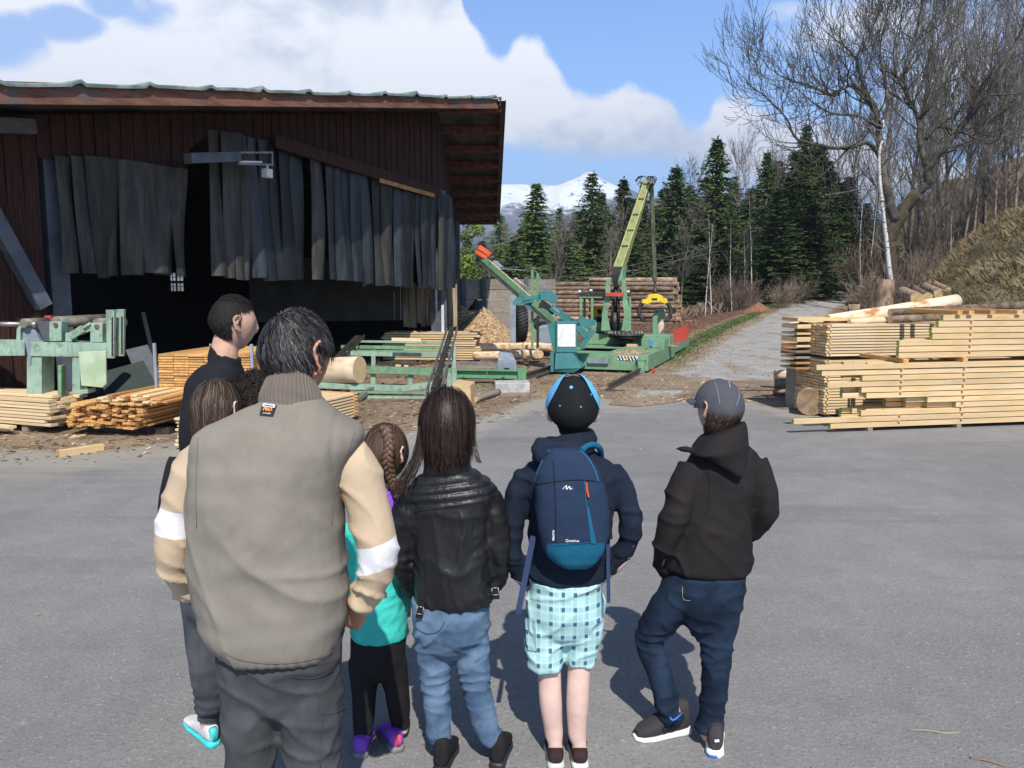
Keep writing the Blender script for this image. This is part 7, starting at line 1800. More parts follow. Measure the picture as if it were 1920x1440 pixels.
    line_on(tr, bt, [(604, 1342), (601, 1400), (600, 1438)], .0014, CM['sweat'], 'pocket_seam'); line_on(tr, bt, [(604, 1340), (625, 1336), (645, 1328)], .0014, CM['sweat'], 'pocket_seam'); line_on(tr, bt, [(640, 1250), (650, 1300), (651, 1350)], .0012, CM['sweat'], 'side_seam'); line_on(tr, bt, [(548, 1268), (575, 1272), (600, 1268), (622, 1256)], .0012, CM['sweat'], 'back_pocket_seam')
    for a in (ankL, ankR): shoe(p, Vector((a.x, a.y - .07, 0)), Vector((a.x + .02, a.y + .21, 0)), 1.05, CM['cargo'], MT['black'])
    hl = lambda d: (d.z > -.46 if d.y < -.25 else d.z > -.18 if d.y < .05 else d.z > .28) and not (abs(d.x) > .80 and d.z < .02 and d.y > -.30)
    hairdo(p, HM['grey'], hc, 1.04, Lr['R'], 4600, .044, .014, hairline=hl, seed=3, width=.0030, messy=.38, crown=(-.15, -.50, .85), down=.15, shell_cut=-.5)
man_vest()

# ======== the short haired man in black ========
def man_black():
    Y = 3.5; hc = at(437, 606, Y); yaw = R(54); L = {}
    fx = at(405, 760, Y).x
    def body(m):
        L['R'] = head_pts(m, hc, 1.0, yaw, R(-6)); limb(m, [at(420, 710, Y), at(420, 670, Y - .01), at(424, 640, Y - .0), at(432, 622, Y)], [.060, .058, .055, .05])
        m.loft([se_ring((fx, Y, z), rx, ry, yaw=-.5) for z, rx, ry in ((.85, .12, .09), (1.1, .10, .08), (1.35, .10, .08), (1.46, .09, .07))])
        for sg in (-1, 1): limb(m, [Vector((fx + sg * .09, Y, .9)), Vector((fx + sg * .1, Y + .02, .5)), Vector((fx + sg * .1, Y, .05))], [.07, .05, .035])
        for sg in (-1, 1): limb(m, ([at(374, 730, Y - .05), at(364, 830, Y - .07), at(388, 930, Y + .0), at(432, 945, Y + .15)] if sg < 0 else [at(448, 730, Y + .06), at(466, 800, Y + .1), at(468, 872, Y + .15), at(470, 900, Y + .2)]), [.040, .038, .032, .025]); hand(m, (at(434, 946, Y + .16) if sg < 0 else at(470, 902, Y + .21)), Vector((-sg * .3, .9, -.1)), Vector((0, 0, -1)), .95, .4, -sg)
    p = person('tall man with cropped black hair in a black roll collar pullover looking right', Vector((fx, Y, 0)), SK, body); eyes(p, hc, 1.0, L['R'])
    m = MB(); m.loft([px_ring(y, xl, xr, Y, ry, 2.3, yaw=-.35 * k) for y, xl, xr, ry, k in ((1040, 352, 470, .13, 0), (900, 350, 468, .13, 0), (800, 348, 468, .14, 0), (745, 347, 466, .14, 0), (712, 352, 460, .13, 0), (694, 368, 456, .11, 0), (682, 384, 450, .09, 0))])
    limb(m, [at(372, 725, Y - .06), at(362, 830, Y - .08), at(385, 930, Y + .0), at(430, 945, Y + .15)], [.062, .058, .048, .04]); limb(m, [at(450, 725, Y + .06), at(468, 800, Y + .1), at(470, 880, Y + .15)], [.06, .055, .042])
    c = at(423, 650, Y - .005); m.loft([se_ring(c + Vector((o, 0, z)), r, r * 1.0, tilt=0, roll=-.55) for o, z, r in ((-.008, -.09, .072), (-.004, -.055, .067), (.002, -.022, .063))])
    garment('pullover', m, p, CM['black'], .009, 5, folds(5, .007, 5, 11))
    m = MB()
    for sg in (-1, 1): limb(m, [Vector((fx + sg * .085, Y, .95)), Vector((fx + sg * .1, Y + .02, .5)), Vector((fx + sg * .1, Y, .08))], [.095, .075, .06])
    m.loft([se_ring((fx, Y, z), .17, .12) for z in (.85, 1.0)]); garment('trousers', m, p, CM['cargo'], .011, 4, folds(6, .006))
    for sg in (-1, 1): shoe(p, (fx + sg * .1, Y - .07, 0), (fx + sg * .12, Y + .2, 0), 1.0, CM['legging'], MT['black'])
    hl = lambda d: (d.z > -.50 if d.y < -.2 else d.z > .0 if d.y < .05 else d.z > .42 + .25 * d.y) and not (abs(d.x) > .80 and d.z < .02 and d.y > -.30)
    hairdo(p, HM['black'], hc, 1.0, L['R'], 4200, .016, .006, hairline=hl, seed=5, width=.0030, messy=.3, steps=3, down=.1, shell_cut=-.5)
    hairdo(p, HM['black'], hc, 1.0, L['R'], 1200, .020, .010, hairline=lambda d: d.z > .74, seed=6, width=.003, messy=.25, steps=4, crown=(0, -.8, .6), down=-.1, shell=False, name='top_hair')
man_black()

# ======== child with brown bob, phone in hand, grey sweatpants ========
def child_bob():
    Y = 3.16; s = .96; hc = at(405, 768, Y); L = {}; a1 = gr(392, 1392); a1 = Vector((a1.x, a1.y, .07)); fx = a1.x + .07
    def body(m):
        L['R'] = head_pts(m, hc, s, R(12), R(-18)); limb(m, [at(400, 870, Y), at(402, 835, Y), at(404, 810, Y)], [.05, .046, .044])
        m.loft([se_ring((at(395, 900, Y).x, Y, z), rx, ry) for z, rx, ry in ((.75, .11, .08), (1.0, .10, .08), (1.17, .10, .07), (1.23, .06, .05))])
        limb(m, [at(335, 880, Y), at(320, 980, Y), at(325, 1050, Y + .02), at(345, 1085, Y + .06)], [.032, .03, .026, .022]); hand(m, at(343, 1083, Y + .05), Vector((.7, .5, -.1)), Vector((0, 0, 1)), .82, .6, 1)
        limb(m, [at(455, 880, Y), at(465, 980, Y), at(450, 1040, Y + .1)], [.032, .03, .024]); hand(m, at(448, 1042, Y + .1), Vector((-.6, .7, 0)), Vector((0, 0, 1)), .82, .6, -1)
        limb(m, [at(372, 1120, Y), at(382, 1250, Y), a1, a1 - Vector((0, 0, .04))], [.06, .045, .03, .03]); limb(m, [at(430, 1120, Y), at(440, 1250, Y), Vector((a1.x + .16, Y - .02, .07))], [.06, .045, .03])
    p = person('child with brown bobbed hair in a dark jacket and grey sweatpants holding a phone', Vector((fx, a1.y, 0)), SKP, body)
    m = MB(); m.loft([px_ring(y, xl, xr, Y, ry) for y, xl, xr, ry in ((1120, 352, 455, .11), (1040, 340, 465, .12), (950, 338, 465, .12), (870, 335, 468, .12), (840, 352, 452, .10), (820, 375, 432, .07))])
    limb(m, [at(345, 865, Y), at(326, 930, Y), at(318, 1000, Y), at(322, 1050, Y + .02), at(340, 1080, Y + .05)], [.06, .058, .05, .044, .036]); limb(m, [at(460, 870, Y), at(470, 980, Y), at(452, 1040, Y + .09)], [.056, .05, .038])
    m.bar(at(298, 1042, Y - .02), at(345, 1082, Y - .02), .02, .05)
    garment('dark_jacket', m, p, CM['black'], .009, 4, folds(7, .007, 5, 12))
    m = MB(); limb(m, [at(372, 1100, Y), at(382, 1190, Y), at(386, 1250, Y), at(394, 1310, Y), a1 + Vector((0, 0, .045))], [.082, .074, .066, .062, .046]); limb(m, [at(430, 1100, Y), at(440, 1250, Y), Vector((a1.x + .16, Y - .02, .11))], [.08, .066, .046])
    m.loft([px_ring(1195, 385, 425, Y, .03), px_ring(1170, 362, 445, Y, .08), px_ring(1140, 350, 455, Y, .105), px_ring(1080, 350, 455, Y, .105)])
    def fj(q, n): t = sst(.45, .15, q.z); return folds(8, .005, 7, 15)(q, n) + .009 * t * (ridged(q, 8, 2.4, (1, 1, 3)) - .5)
    garment('sweatpants', m, p, CM['sweat'], .008, 4, fj)
    sh = shoe(p, gr(402, 1402), gr(362, 1352) + Vector((-.02, .0, 0)), .90, cloth_mat('white_pink_shoe', (.62, .58, .58), .1), flat('turquoise_sole', (.05, .55, .55)), flat('turquoise_heel', (.08, .60, .60)), h=.10)
    m = MB(); m.tube([gr(405, 1372) + Vector((-.03, 0, .09)), gr(405, 1372) + Vector((.03, .02, .095))], .012, 8); m.build('pink_lining', flat('coral_pink', (.8, .22, .2)), sh)
    shoe(p, (a1.x + .16, Y - .08, 0), (a1.x + .17, Y + .14, 0), .9, cloth_mat('white_shoe', (.62, .58, .58), .1), flat('turquoise_sole2', (.05, .55, .55)))
    hl = lambda d: d.z > -.75 if d.y < .2 else d.z > .1
    hairdo(p, HM['bob'], hc, s, L['R'], 3400, .17, .020, hairline=hl, seed=8, width=.0036, messy=.10, steps=10, crown=(0, -.25, .97), fall={'z': -.30, 'g': .6}, down=.5, shell_cut=-.7)
    ph = MB(); c = at(338, 1091, Y + .07); ph.box(c, (.075, .14, .009), Matrix.Rotation(.5, 3, 'Z') @ Matrix.Rotation(-.12, 3, 'X')); o = bevel(ph.build('phone', MT['white'], None, loc=c), .003); props(o, 'thin white phone held by the child with the brown bob', 'phone')
child_bob()

# ======== curly haired child, mostly hidden ========
def child_curly():
    Y = 3.42; hc = at(482, 756, Y); L = {}; fx = hc.x
    def body(m):
        L['R'] = head_pts(m, hc, .94, 0, 0); limb(m, [hc + Vector((0, 0, -.22)), hc + Vector((0, -.01, -.1))], [.05, .045])
        m.loft([se_ring((fx, Y, z), rx, .07) for z, rx in ((.72, .10), (.95, .10), (1.15, .12), (1.22, .09))])
        for sg in (-1, 1): limb(m, [Vector((fx + sg * .075, Y, .78)), Vector((fx + sg * .08, Y, .4)), Vector((fx + sg * .08, Y, .04))], [.06, .045, .03]); limb(m, [Vector((fx + sg * .14, Y, 1.18)), Vector((fx + sg * .17, Y, .95)), Vector((fx + sg * .15, Y + .08, .76))], [.035, .03, .024]); hand(m, Vector((fx + sg * .15, Y + .08, .76)), Vector((0, .4, -.9)), Vector((-sg, 0, 0)), .8, .4, 1)
    p = person('child with dark curly hair almost hidden between the other visitors', Vector((fx, Y, 0)), SK, body)
    m = MB(); m.loft([se_ring((fx, Y, z), rx, ry) for z, rx, ry in ((.70, .15, .11), (.95, .14, .10), (1.15, .16, .10), (1.22, .13, .08), (1.27, .06, .05))])
    for sg in (-1, 1): limb(m, [Vector((fx + sg * .13, Y, 1.18)), Vector((fx + sg * .18, Y, .95)), Vector((fx + sg * .15, Y + .07, .78))], [.05, .045, .036])
    garment('jacket', m, p, CM['legging'], .011, 4, folds(9)); m = MB()
    for sg in (-1, 1): limb(m, [Vector((fx + sg * .07, Y, .78)), Vector((fx + sg * .08, Y, .4)), Vector((fx + sg * .08, Y, .07))], [.08, .06, .05])
    m.loft([se_ring((fx, Y, z), .13, .1) for z in (.68, .8)]); garment('trousers', m, p, CM['cargo'], .011, 4)
    for sg in (-1, 1): shoe(p, (fx + sg * .08, Y - .06, 0), (fx + sg * .09, Y + .15, 0), .9, CM['legging'], MT['black'])
    hairdo(p, HM['curl'], hc, .94, L['R'], 3800, .06, .034, hairline=lambda d: d.z > -.6 if d.y < .2 else d.z > .2, seed=9, width=.0035, messy=1.2, steps=8, curl=.007, down=0, shell_cut=-.5)
child_curly()

# ======== girl with braid, turquoise jacket ========
def girl_braid():
    Y = 3.15; s = .97; hc = at(722, 850, Y); L = {}; aL, aR = Vector((at(682, 1400, Y).x, Y - .02, .07)), Vector((at(752, 1385, Y + .05).x, Y + .05, .07))
    def body(m):
        L['R'] = head_pts(m, hc, s, R(25), R(-8)); limb(m, [at(715, 945, Y), at(718, 905, Y), at(720, 880, Y)], [.045, .042, .042])
        m.loft([px_ring(y, xl, xr, Y, .075) for y, xl, xr in ((1220, 668, 755), (1100, 672, 750), (980, 665, 770), (950, 680, 760))])
        for P in ([at(660, 985, Y), at(648, 1080, Y), at(665, 1140, Y + .1)], [at(768, 985, Y), at(770, 1080, Y + .02), at(755, 1140, Y + .12)]): limb(m, P, [.028, .025, .022]); hand(m, P[-1], Vector((0, .8, -.4)), Vector((0, 0, -1)), .8, .6, 1)
        limb(m, [at(685, 1235, Y), at(684, 1320, Y), aL, aL - Vector((0, 0, .03))], [.055, .042, .03, .03]); limb(m, [at(732, 1235, Y), at(742, 1310, Y + .03), aR, aR - Vector((0, 0, .03))], [.055, .042, .03, .03])
    p = person('girl with a brown braid in a turquoise jacket and black leggings beside the big man', Vector(((aL.x + aR.x) / 2, Y, 0)), SKP, body)
    m = MB(); m.loft([px_ring(y, xl, xr, Y, ry) for y, xl, xr, ry in ((1190, 662, 763, .115), (1180, 658, 765, .12), (1140, 660, 762, .118), (1080, 668, 756, .105), (1000, 662, 768, .105), (965, 672, 770, .10), (945, 690, 752, .08))])
    for P in ([at(668, 985, Y), at(652, 1080, Y), at(665, 1135, Y + .09)], [at(764, 985, Y), at(768, 1070, Y + .02), at(756, 1135, Y + .1)]): limb(m, P, [.052, .048, .04])
    def fq(q, n): return .004 * (ridged(q, 16, 3, (1, 1, 1.8)) - .5) + .002 * nz(q, 40, 2)
    garment('turquoise_jacket', m, p, CM['teal'], .0085, 3, fq)
    m = MB(); c = at(724, 928, Y); m.loft([se_ring(c + Vector((0, 0, z)), r, r * .95) for z, r in ((-.05, .085), (-.01, .075), (.03, .062))]); limb(m, [at(700, 960, Y), at(738, 962, Y - .04), at(748, 1000, Y - .06)], [.035, .035, .03]); garment('purple_hood', m, p, CM['purple'], .008, 3, folds(4, .005, 9, 16))
    m = MB(); m.loft([px_ring(y, xl, xr, Y, ry) for y, xl, xr, ry in ((1272, 690, 728, .04), (1255, 668, 750, .08), (1228, 658, 760, .105), (1185, 658, 762, .11))]); limb(m, [at(683, 1235, Y), at(682, 1320, Y), aL + Vector((0, 0, -.005))], [.066, .050, .040]); limb(m, [at(736, 1235, Y), at(746, 1310, Y + .03), aR + Vector((0, 0, -.005))], [.062, .050, .039]); garment('leggings', m, p, CM['legging'], .0085, 4, folds(6, .004, 9, 18))
    shoe(p, Vector((aR.x - .0, aR.y - .09, 0)), Vector((aR.x - .09, aR.y + .10, 0)), .92, CM['purple'], flat('grey_sole', (.18, .17, .18)), flat('pink_heel', (.7, .08, .2)), h=.09); shoe(p, Vector((aL.x, aL.y - .07, 0)), Vector((aL.x, aL.y + .14, 0)), .92, CM['purple'], flat('grey_sole2', (.18, .17, .18)), h=.09)
    hairdo(p, HM['lbrown'], hc, s, L['R'], 3400, .10, .014, hairline=lambda d: d.z > -.68 if d.y < .15 else d.z > .15, seed=12, width=.0032, messy=.12, crown=(.0, .25, .97), down=.35, steps=8, shell_cut=-.65)
    # braid: three interlaced strands down the back of the head
    V_ = MB(); path = catmull([at(722, 800, Y - .06), at(730, 830, Y - .098), at(727, 862, Y - .108), at(732, 890, Y - .085), at(741, 912, Y - .075), at(746, 932, Y - .08)], 10); n = len(path)
    for k in range(3):
        P = []
        for i, q in enumerate(path):
            t = i / (n - 1) * 30 + k * 2.094; P.append(q + Vector((math.cos(t) * .013, math.sin(2 * t) * .006, 0)))
        V_.tube(P, [.0115 * (1 - .35 * i / n) for i in range(n)], 8)
    b = V_.build('braid', hair_mat('braid_hair', (.05, .028, .018), (.2, .12, .08)), p); attr(b.data, 'tone', [.5 + .5 * mnoise.noise(Vector(v.co) * 90) for v in b.data.vertices])
girl_braid()

# ======== girl with long dark hair, black jacket, jeans ========
def girl_jacket():
    Y = 3.02; s = .97; hc = at(838, 795, Y + .01); L = {}; aL = gr(828, 1436); aR = gr(932, 1428); aL.z = aR.z = .07
    def body(m):
        L['R'] = head_pts(m, hc, s, 0, R(-6)); limb(m, [at(838, 890, Y), at(838, 855, Y), at(838, 830, Y)], [.048, .046, .044])
        m.loft([px_ring(y, xl, xr, Y, .08) for y, xl, xr in ((1180, 785, 905), (1050, 790, 900), (930, 785, 905), (900, 800, 885))])
        for P in ([at(775, 935, Y), at(760, 1040, Y), at(778, 1110, Y + .10)], [at(915, 935, Y), at(930, 1040, Y), at(912, 1110, Y + .10)]): limb(m, P, [.030, .026, .022]); hand(m, P[-1], Vector((0, .9, -.3)), Vector((0, 0, -1)), .82, .6, 1)
        limb(m, [at(810, 1175, Y), at(813, 1220, Y), at(818, 1300, Y + .01), at(823, 1370, Y + .01), aL, aL - Vector((0, 0, .03))], [.052, .048, .034, .030, .026, .028]); limb(m, [at(882, 1175, Y), at(884, 1220, Y), at(896, 1300, Y + .01), at(915, 1370, Y + .01), aR, aR - Vector((0, 0, .03))], [.052, .048, .034, .030, .026, .028])
    p = person('girl with long straight dark hair in a shiny black jacket and blue jeans', Vector(((aL.x + aR.x) / 2, Y, 0)), SKP, body)
    m = MB(); m.loft([px_ring(y, xl, xr, Y, ry, 2.35) for y, xl, xr, ry in ((1128, 784, 924, .118), (1118, 778, 929, .126), (1085, 773, 928, .126), (1030, 778, 918, .118), (960, 770, 925, .115), (918, 762, 934, .108), (900, 774, 922, .095), (884, 795, 898, .08), (872, 806, 880, .07))])
    limb(m, [at(782, 925, Y), at(762, 965, Y), at(752, 1040, Y), at(758, 1088, Y + .05), at(778, 1112, Y + .10)], [.060, .058, .050, .044, .038]); limb(m, [at(908, 925, Y), at(925, 965, Y), at(933, 1040, Y), at(930, 1085, Y + .05), at(912, 1112, Y + .10)], [.060, .058, .050, .044, .038])
    c = at(838, 862, Y); m.loft([se_ring(c + Vector((0, 0, z)), r, r * .95, roll=.05) for z, r in ((-.045, .092), (-.01, .088), (.025, .083), (.036, .078))])
    Z = lambda y: at(838, y, Y - .1).z
    yk = [Z(895), Z(911), Z(926), Z(942)]; zy = Z(950)
    def fl(q, n):
        d = 0; x = q.x - at(838, 900, Y).x
        zz = q.z - .12 * x
        for z0 in yk: d -= .007 * math.exp(-((zz - z0) / .0055) ** 2)
        if q.z < zy:
            d += .010 * crease(Vector((x * .9 + q.z * .3, q.z * .3, 0)), 11, 2.2) * sst(zy, zy - .05, q.z)
            d += .007 * crease(Vector((x, q.y, q.z)), 7, 7.7)
            if abs(x) > .105 and q.z < 1.32: d += .008 * (ridged(q, 9, 6.1, (1, 1, 2.6)) - .5)
        else: d += .003 * nz(q, 16, 3)
        if Z(880) < q.z: d += .007 * (ridged(q, 9, 8.1, (.6, .6, 3)) - .5)
        return d
    jk, bj = garment('leather_jacket', m, p, CM['leather'], .0075, 3, fl)
    line_on(jk, bj, [(785, 985), (794, 1030), (796, 1080), (797, 1150)], .0014, CM['legging'], 'seam'); line_on(jk, bj, [(778, 960), (810, 955), (860, 948), (905, 942)], .0016, CM['legging'], 'yoke_seam')
    for (px, py, tl) in ((789, 1140, .2), (936, 1106, -.1)):
        l, n_ = hit(bj, min(px, 926), py, .006)
        if l is None: continue
        m = MB(); q = Matrix.Rotation(tl, 3, 'Y'); m.box(l, (.026, .014, .066), q); st = m.build('belt_strap', CM['leather'], jk); m = MB()
        for a, b in (((-.012, .014), (.012, .014)), ((.012, .014), (.012, -.014)), ((.012, -.014), (-.012, -.014)), ((-.012, -.014), (-.012, .014))): m.tube([l + q @ Vector((a[0], -.012, a[1])), l + q @ Vector((b[0], -.012, b[1]))], .0022, 6)
        m.build('buckle', MT['steel'], st)
    m = MB(); limb(m, [at(812, 1155, Y), at(813, 1220, Y), at(818, 1300, Y + .01), at(823, 1370, Y + .01), aL + Vector((0, 0, .03))], [.084, .073, .057, .051, .045]); limb(m, [at(880, 1155, Y), at(884, 1220, Y), at(896, 1300, Y + .01), at(915, 1370, Y + .01), aR + Vector((0, 0, .03))], [.082, .072, .056, .050, .043]); m.loft([px_ring(1232, 815, 875, Y, .04), px_ring(1212, 790, 900, Y, .09), px_ring(1180, 772, 918, Y, .115), px_ring(1120, 772, 918, Y, .115)])
    zk = Z(1300)
    def fd(q, n):
        a = math.exp(-((q.z - zk) / .10) ** 2); b = sst(Z(1170), Z(1230), q.z) * 0
        top = math.exp(-((q.z - Z(1205)) / .06) ** 2); return .009 * a * crease(q, 7, 3.3, (.8, .8, 3.6)) + .010 * top * crease(Vector((q.x, q.y, q.z + abs(q.x - at(838, 1200, Y).x) * .5)), 6, 4.4, (1, 1, 2.6)) + .006 * crease(q, 7, 6, (1, 1, 1.8))
    jn, bn = garment('blue_jeans', m, p, CM['denim'], .0075, 4, fd)
    line_on(jn, bn, [(780, 1178), (800, 1188), (822, 1184), (834, 1165)], .0011, CM['dkdenim'], 'pocket_seam')
    for a in (aL, aR): shoe(p, Vector((a.x, a.y - .06, 0)), Vector((a.x + .03, a.y + .15, 0)), .95, CM['legging'], MT['black'], h=.14, name='boot')
    hl = lambda d: d.z > -.78 if d.y < .2 else d.z > .12
    hairdo(p, HM['brown'], hc, s * 1.08, L['R'], 6500, .148, .026, hairline=hl, seed=15, width=.0034, messy=.05, steps=12, crown=(0, .05, 1), fall={'z': -.08, 'g': .6}, down=.35, shell_cut=-.75)
    # loose locks left and right
    def lock(pts, n, sp, seed, w_=.0022):
        rnd = random.Random(seed); V_ = []; F_ = []; T_ = []
        for k in range(n):
            o_ = Vector((rnd.gauss(0, sp), rnd.gauss(0, sp * .5), rnd.gauss(0, sp * .5))); P = catmull([q + o_ * (1 + .5 * i) + Vector((rnd.gauss(0, .004), 0, 0)) for i, q in enumerate(pts)], 5); b = len(V_); t = rnd.random() ** 2
            for i, q in enumerate(P): V_ += [q - Vector((w_ / 2, 0, 0)), q + Vector((w_ / 2, 0, 0))]; T_ += [t, t]
            F_.extend((b + 2 * i, b + 2 * i + 1, b + 2 * i + 3, b + 2 * i + 2) for i in range(len(P) - 1))
        inv = wmat_of(p).inverted(); o = mesh_obj('hair_lock', [tuple(inv @ v) for v in V_], F_, HM['brown'], True, p); attr(o.data, 'tone', T_)
    lock([at(792, 800, Y - .05), at(785, 845, Y - .06), at(776, 872, Y - .07), at(764, 895, Y - .08), at(750, 925, Y - .09)], 90, .006, 3); lock([at(880, 810, Y - .05), at(890, 835, Y - .04), at(893, 852, Y - .06), at(897, 868, Y - .07)], 14, .0022, 4)
girl_jacket()
# ======== boy with cap and backpack ========
def plaid_mat():
    m = NT('turquoise_plaid'); sp = m.new('ShaderNodeSeparateXYZ'); m.l.new(m.coord('Object'), sp.inputs[0]); X, Z_ = sp.outputs[0], sp.outputs[2]
    def band(v, per, ph, w_): f = m.math('FRACT', m.math('ADD', m.math('MULTIPLY', v, 1 / per), ph)); return m.mapr(m.math('ABSOLUTE', m.math('SUBTRACT', f, .5)), w_, w_ * .7, 0, 1)
    col = (.22, .50, .50)
    bx, bz = band(X, .046, .1, .17), band(Z_, .060, .2, .16)
    c = m.mix(m.math('MULTIPLY', m.math('ADD', bx, bz), .30), (.40, .64, .62), (.14, .30, .36)); c = m.mix(m.math('MULTIPLY', m.math('MULTIPLY', bx, bz), .85), c, (.03, .06, .16))
    c = m.mix(m.math('MULTIPLY', m.math('MAXIMUM', band(X, .023, .3, .07), band(Z_, .030, .45, .07)), .4), c, (.68, .80, .79))
    n = m.noise(m.coord('Object'), 12, 4); return m.fin(c, .85, m.bump(n, .4, .008), 0, .2)
def boy():
    Y = 3.06; s = 1.02; hc = at(1074, 773, Y); L = {}; aL, aR = gr(1041, 1428), gr(1086, 1428); aL.z = aR.z = .075
    def body(m):
        L['R'] = head_pts(m, hc, s, R(3), R(-4)); limb(m, [at(1073, 850, Y), at(1073, 825, Y), at(1073, 800, Y)], [.05, .048, .046])
        m.loft([px_ring(y, xl, xr, Y, .075) for y, xl, xr in ((1150, 1005, 1120), (1000, 1008, 1128), (900, 1000, 1135), (865, 1020, 1120))])
        for sg, P in ((1, [at(985, 900, Y), at(962, 1000, Y), at(968, 1068, Y + .03), at(992, 1098, Y + .09)]), (-1, [at(1150, 890, Y), at(1184, 985, Y), at(1168, 1045, Y + .04), at(1142, 1072, Y + .07)])): limb(m, P, [.035, .032, .028, .023]); hand(m, P[-1], Vector((sg * .45, .5, -.6)), Vector((0, 1, .2)), .82, .45, sg)
        limb(m, [at(1025, 1150, Y), at(1030, 1255, Y), at(1032, 1310, Y - .01), at(1038, 1370, Y), aL, aL - Vector((0, 0, .03))], [.065, .046, .046, .038, .029, .032]); limb(m, [at(1092, 1150, Y), at(1086, 1250, Y), at(1083, 1310, Y - .01), at(1082, 1370, Y), aR, aR - Vector((0, 0, .03))], [.065, .046, .046, .038, .029, .032])
    p = person('boy in a black cap with sky blue brim edges, navy hoodie and plaid turquoise shorts', Vector(((aL.x + aR.x) / 2, Y, 0)), SKP, body); eyes(p, hc, s, L['R'])
    m = MB(); m.loft([px_ring(y, xl, xr, Y, ry, 2.35) for y, xl, xr, ry in ((1082, 990, 1140, .118), (1070, 986, 1144, .124), (1035, 990, 1146, .120), (980, 994, 1148, .116), (920, 984, 1156, .114), (886, 974, 1162, .106), (868, 990, 1148, .095), (854, 1015, 1125, .082), (840, 1040, 1105, .068))])
    limb(m, [at(992, 890, Y), at(970, 935, Y), at(958, 1000, Y), at(962, 1045, Y + .01), at(988, 1090, Y + .08)], [.058, .053, .046, .043, .036]); limb(m, [at(1142, 882, Y), at(1168, 925, Y), at(1184, 980, Y), at(1174, 1025, Y + .03), at(1142, 1066, Y + .07)], [.057, .052, .046, .043, .036])
    Z = lambda y: at(1070, y, Y - .1).z
    def fh(q, n):
        d = .007 * crease(q, 6, 2.2, (1, 1, .8)) + .002 * nz(q, 18, 2); x = abs(q.x - at(1070, 950, Y).x)
        if x > .13: d += .009 * crease(q, 7, 3.6, (.6, .6, 2.0)) * sst(1.32, 1.12, q.z)
        return d - .005 * math.exp(-((q.z - Z(1066)) / .004) ** 2)
    hd, bh = garment('hoodie', m, p, CM['navy'], .008, 4, fh)
    # hood lying round the neck, gathered to the left
    m = MB(); c = at(1068, 838, Y - .03)
    for k, (r, zz, ty, dx) in enumerate(((.088, -.030, .028, -.018), (.080, .000, .030, -.010), (.070, .028, .024, 0))): P = [c + Vector((dx + r * 1.12 * math.cos(t), .03 + r * .95 * math.sin(t), zz - .12 * r * math.sin(t) * 2 + .25 * r * math.cos(t))) for t in [2 * PI * i / 24 for i in range(25)]]; m.tube(P, ty, 10)
    m.loft([se_ring(at(1050, 858, Y - .09) + Vector((0, y_, z)), rx, ry) for y_, z, rx, ry in ((0, -.035, .05, .02), (0, -.01, .095, .042), (.01, .03, .11, .05), (.03, .07, .085, .05))])
    garment('hood', m, hd, CM['navy'], .007, 3, lambda q, n: .007 * (ridged(q, 12, 5, (.7, 1, 1.8)) - .5))
    # shorts
    m = MB(); limb(m, [at(1025, 1120, Y), at(1022, 1180, Y), at(1021, 1250, Y - .005)], [.086, .080, .076]); limb(m, [at(1096, 1120, Y), at(1094, 1180, Y), at(1087, 1242, Y)], [.082, .074, .060]); m.loft([px_ring(1205, 1040, 1080, Y, .04), px_ring(1185, 1005, 1112, Y, .09), px_ring(1150, 990, 1130, Y, .113), px_ring(1080, 990, 1132, Y, .115)])
    zc = (at(1021, 1262, Y).z, at(1087, 1252, Y).z)
    so, bs = garment('plaid_shorts', m, p, plaid_mat(), .0075, 3, lambda q, n: .010 * crease(q, 7, 4, (1, 1, 1.5)) + .010 * crease(q, 6, 8.3, (1, 1, 2.2)) * sst(Z(1160), Z(1120), q.z))
    patch_on(so, bs, [(988, 1160), (1006, 1162), (1008, 1220), (991, 1218)], plaid_mat(), 'cargo_pocket', .006, .006)
    # cap
    Rm_ = L['R']; f = scalp_fn(hc, s, Rm_); m = MB(); rings = []; N = 40
    for i in range(11):
        t = i / 10; ring = []
        for j in range(N):
            a = 2 * PI * j / N; zb = .17 - .60 * max(0, -math.sin(a)) ** .8; z = 1 - t * (1 - zb); z = max(-1, min(.999, z)); r = math.sqrt(max(0, 1 - z * z)); ring.append(f(Vector((r * math.cos(a), r * math.sin(a), z)), .022 + .007 * math.sin(PI * t)))
        rings.append(ring)
    rings.append([v + (Vector(hc) - v) * .06 for v in rings[-1]])
    m.loft(rings, caps=False); m.add(rings[0] and rings[0], [tuple(range(N))], 0, True)
    cap = m.build('cap', CM['capblk'], p)
    # light blue crescent of the brim, standing past the crown on both sides
    W = lambda x, y, z: Rm_ @ (Vector((x, y, z)) * s) + Vector(hc)
    m = MB(); N = 26; up_, dn = [], []
    for i in range(N + 1):
        a = PI * i / N; up_.append((W(.097 * math.cos(a), .075 + .115 * max(0, math.sin(a)) ** .8, .020 + .055 * math.sin(a) + .012), W(.085 * math.cos(a), .05 + .03 * math.sin(a), .030 + .055 * math.sin(a))))
    V_ = [a for a, b in up_] + [b for a, b in up_]; V_ += [v - Vector((0, 0, .004)) for v in V_]; n = N + 1; F_ = []
    for i in range(N): F_ += [(i, i + 1, n + i + 1, n + i), (2 * n + i, 3 * n + i, 3 * n + i + 1, 2 * n + i + 1), (i, 2 * n + i, 2 * n + i + 1, i + 1)]
    m.add(V_, F_, 0, True); m.build('brim', CM['capblue'], cap)
    bc = BVHTree.FromPolygons([v for r in rings[:11] for v in r], [(i * 40 + j, i * 40 + (j + 1) % 40, (i + 1) * 40 + (j + 1) % 40, (i + 1) * 40 + j) for i in range(10) for j in range(40)])
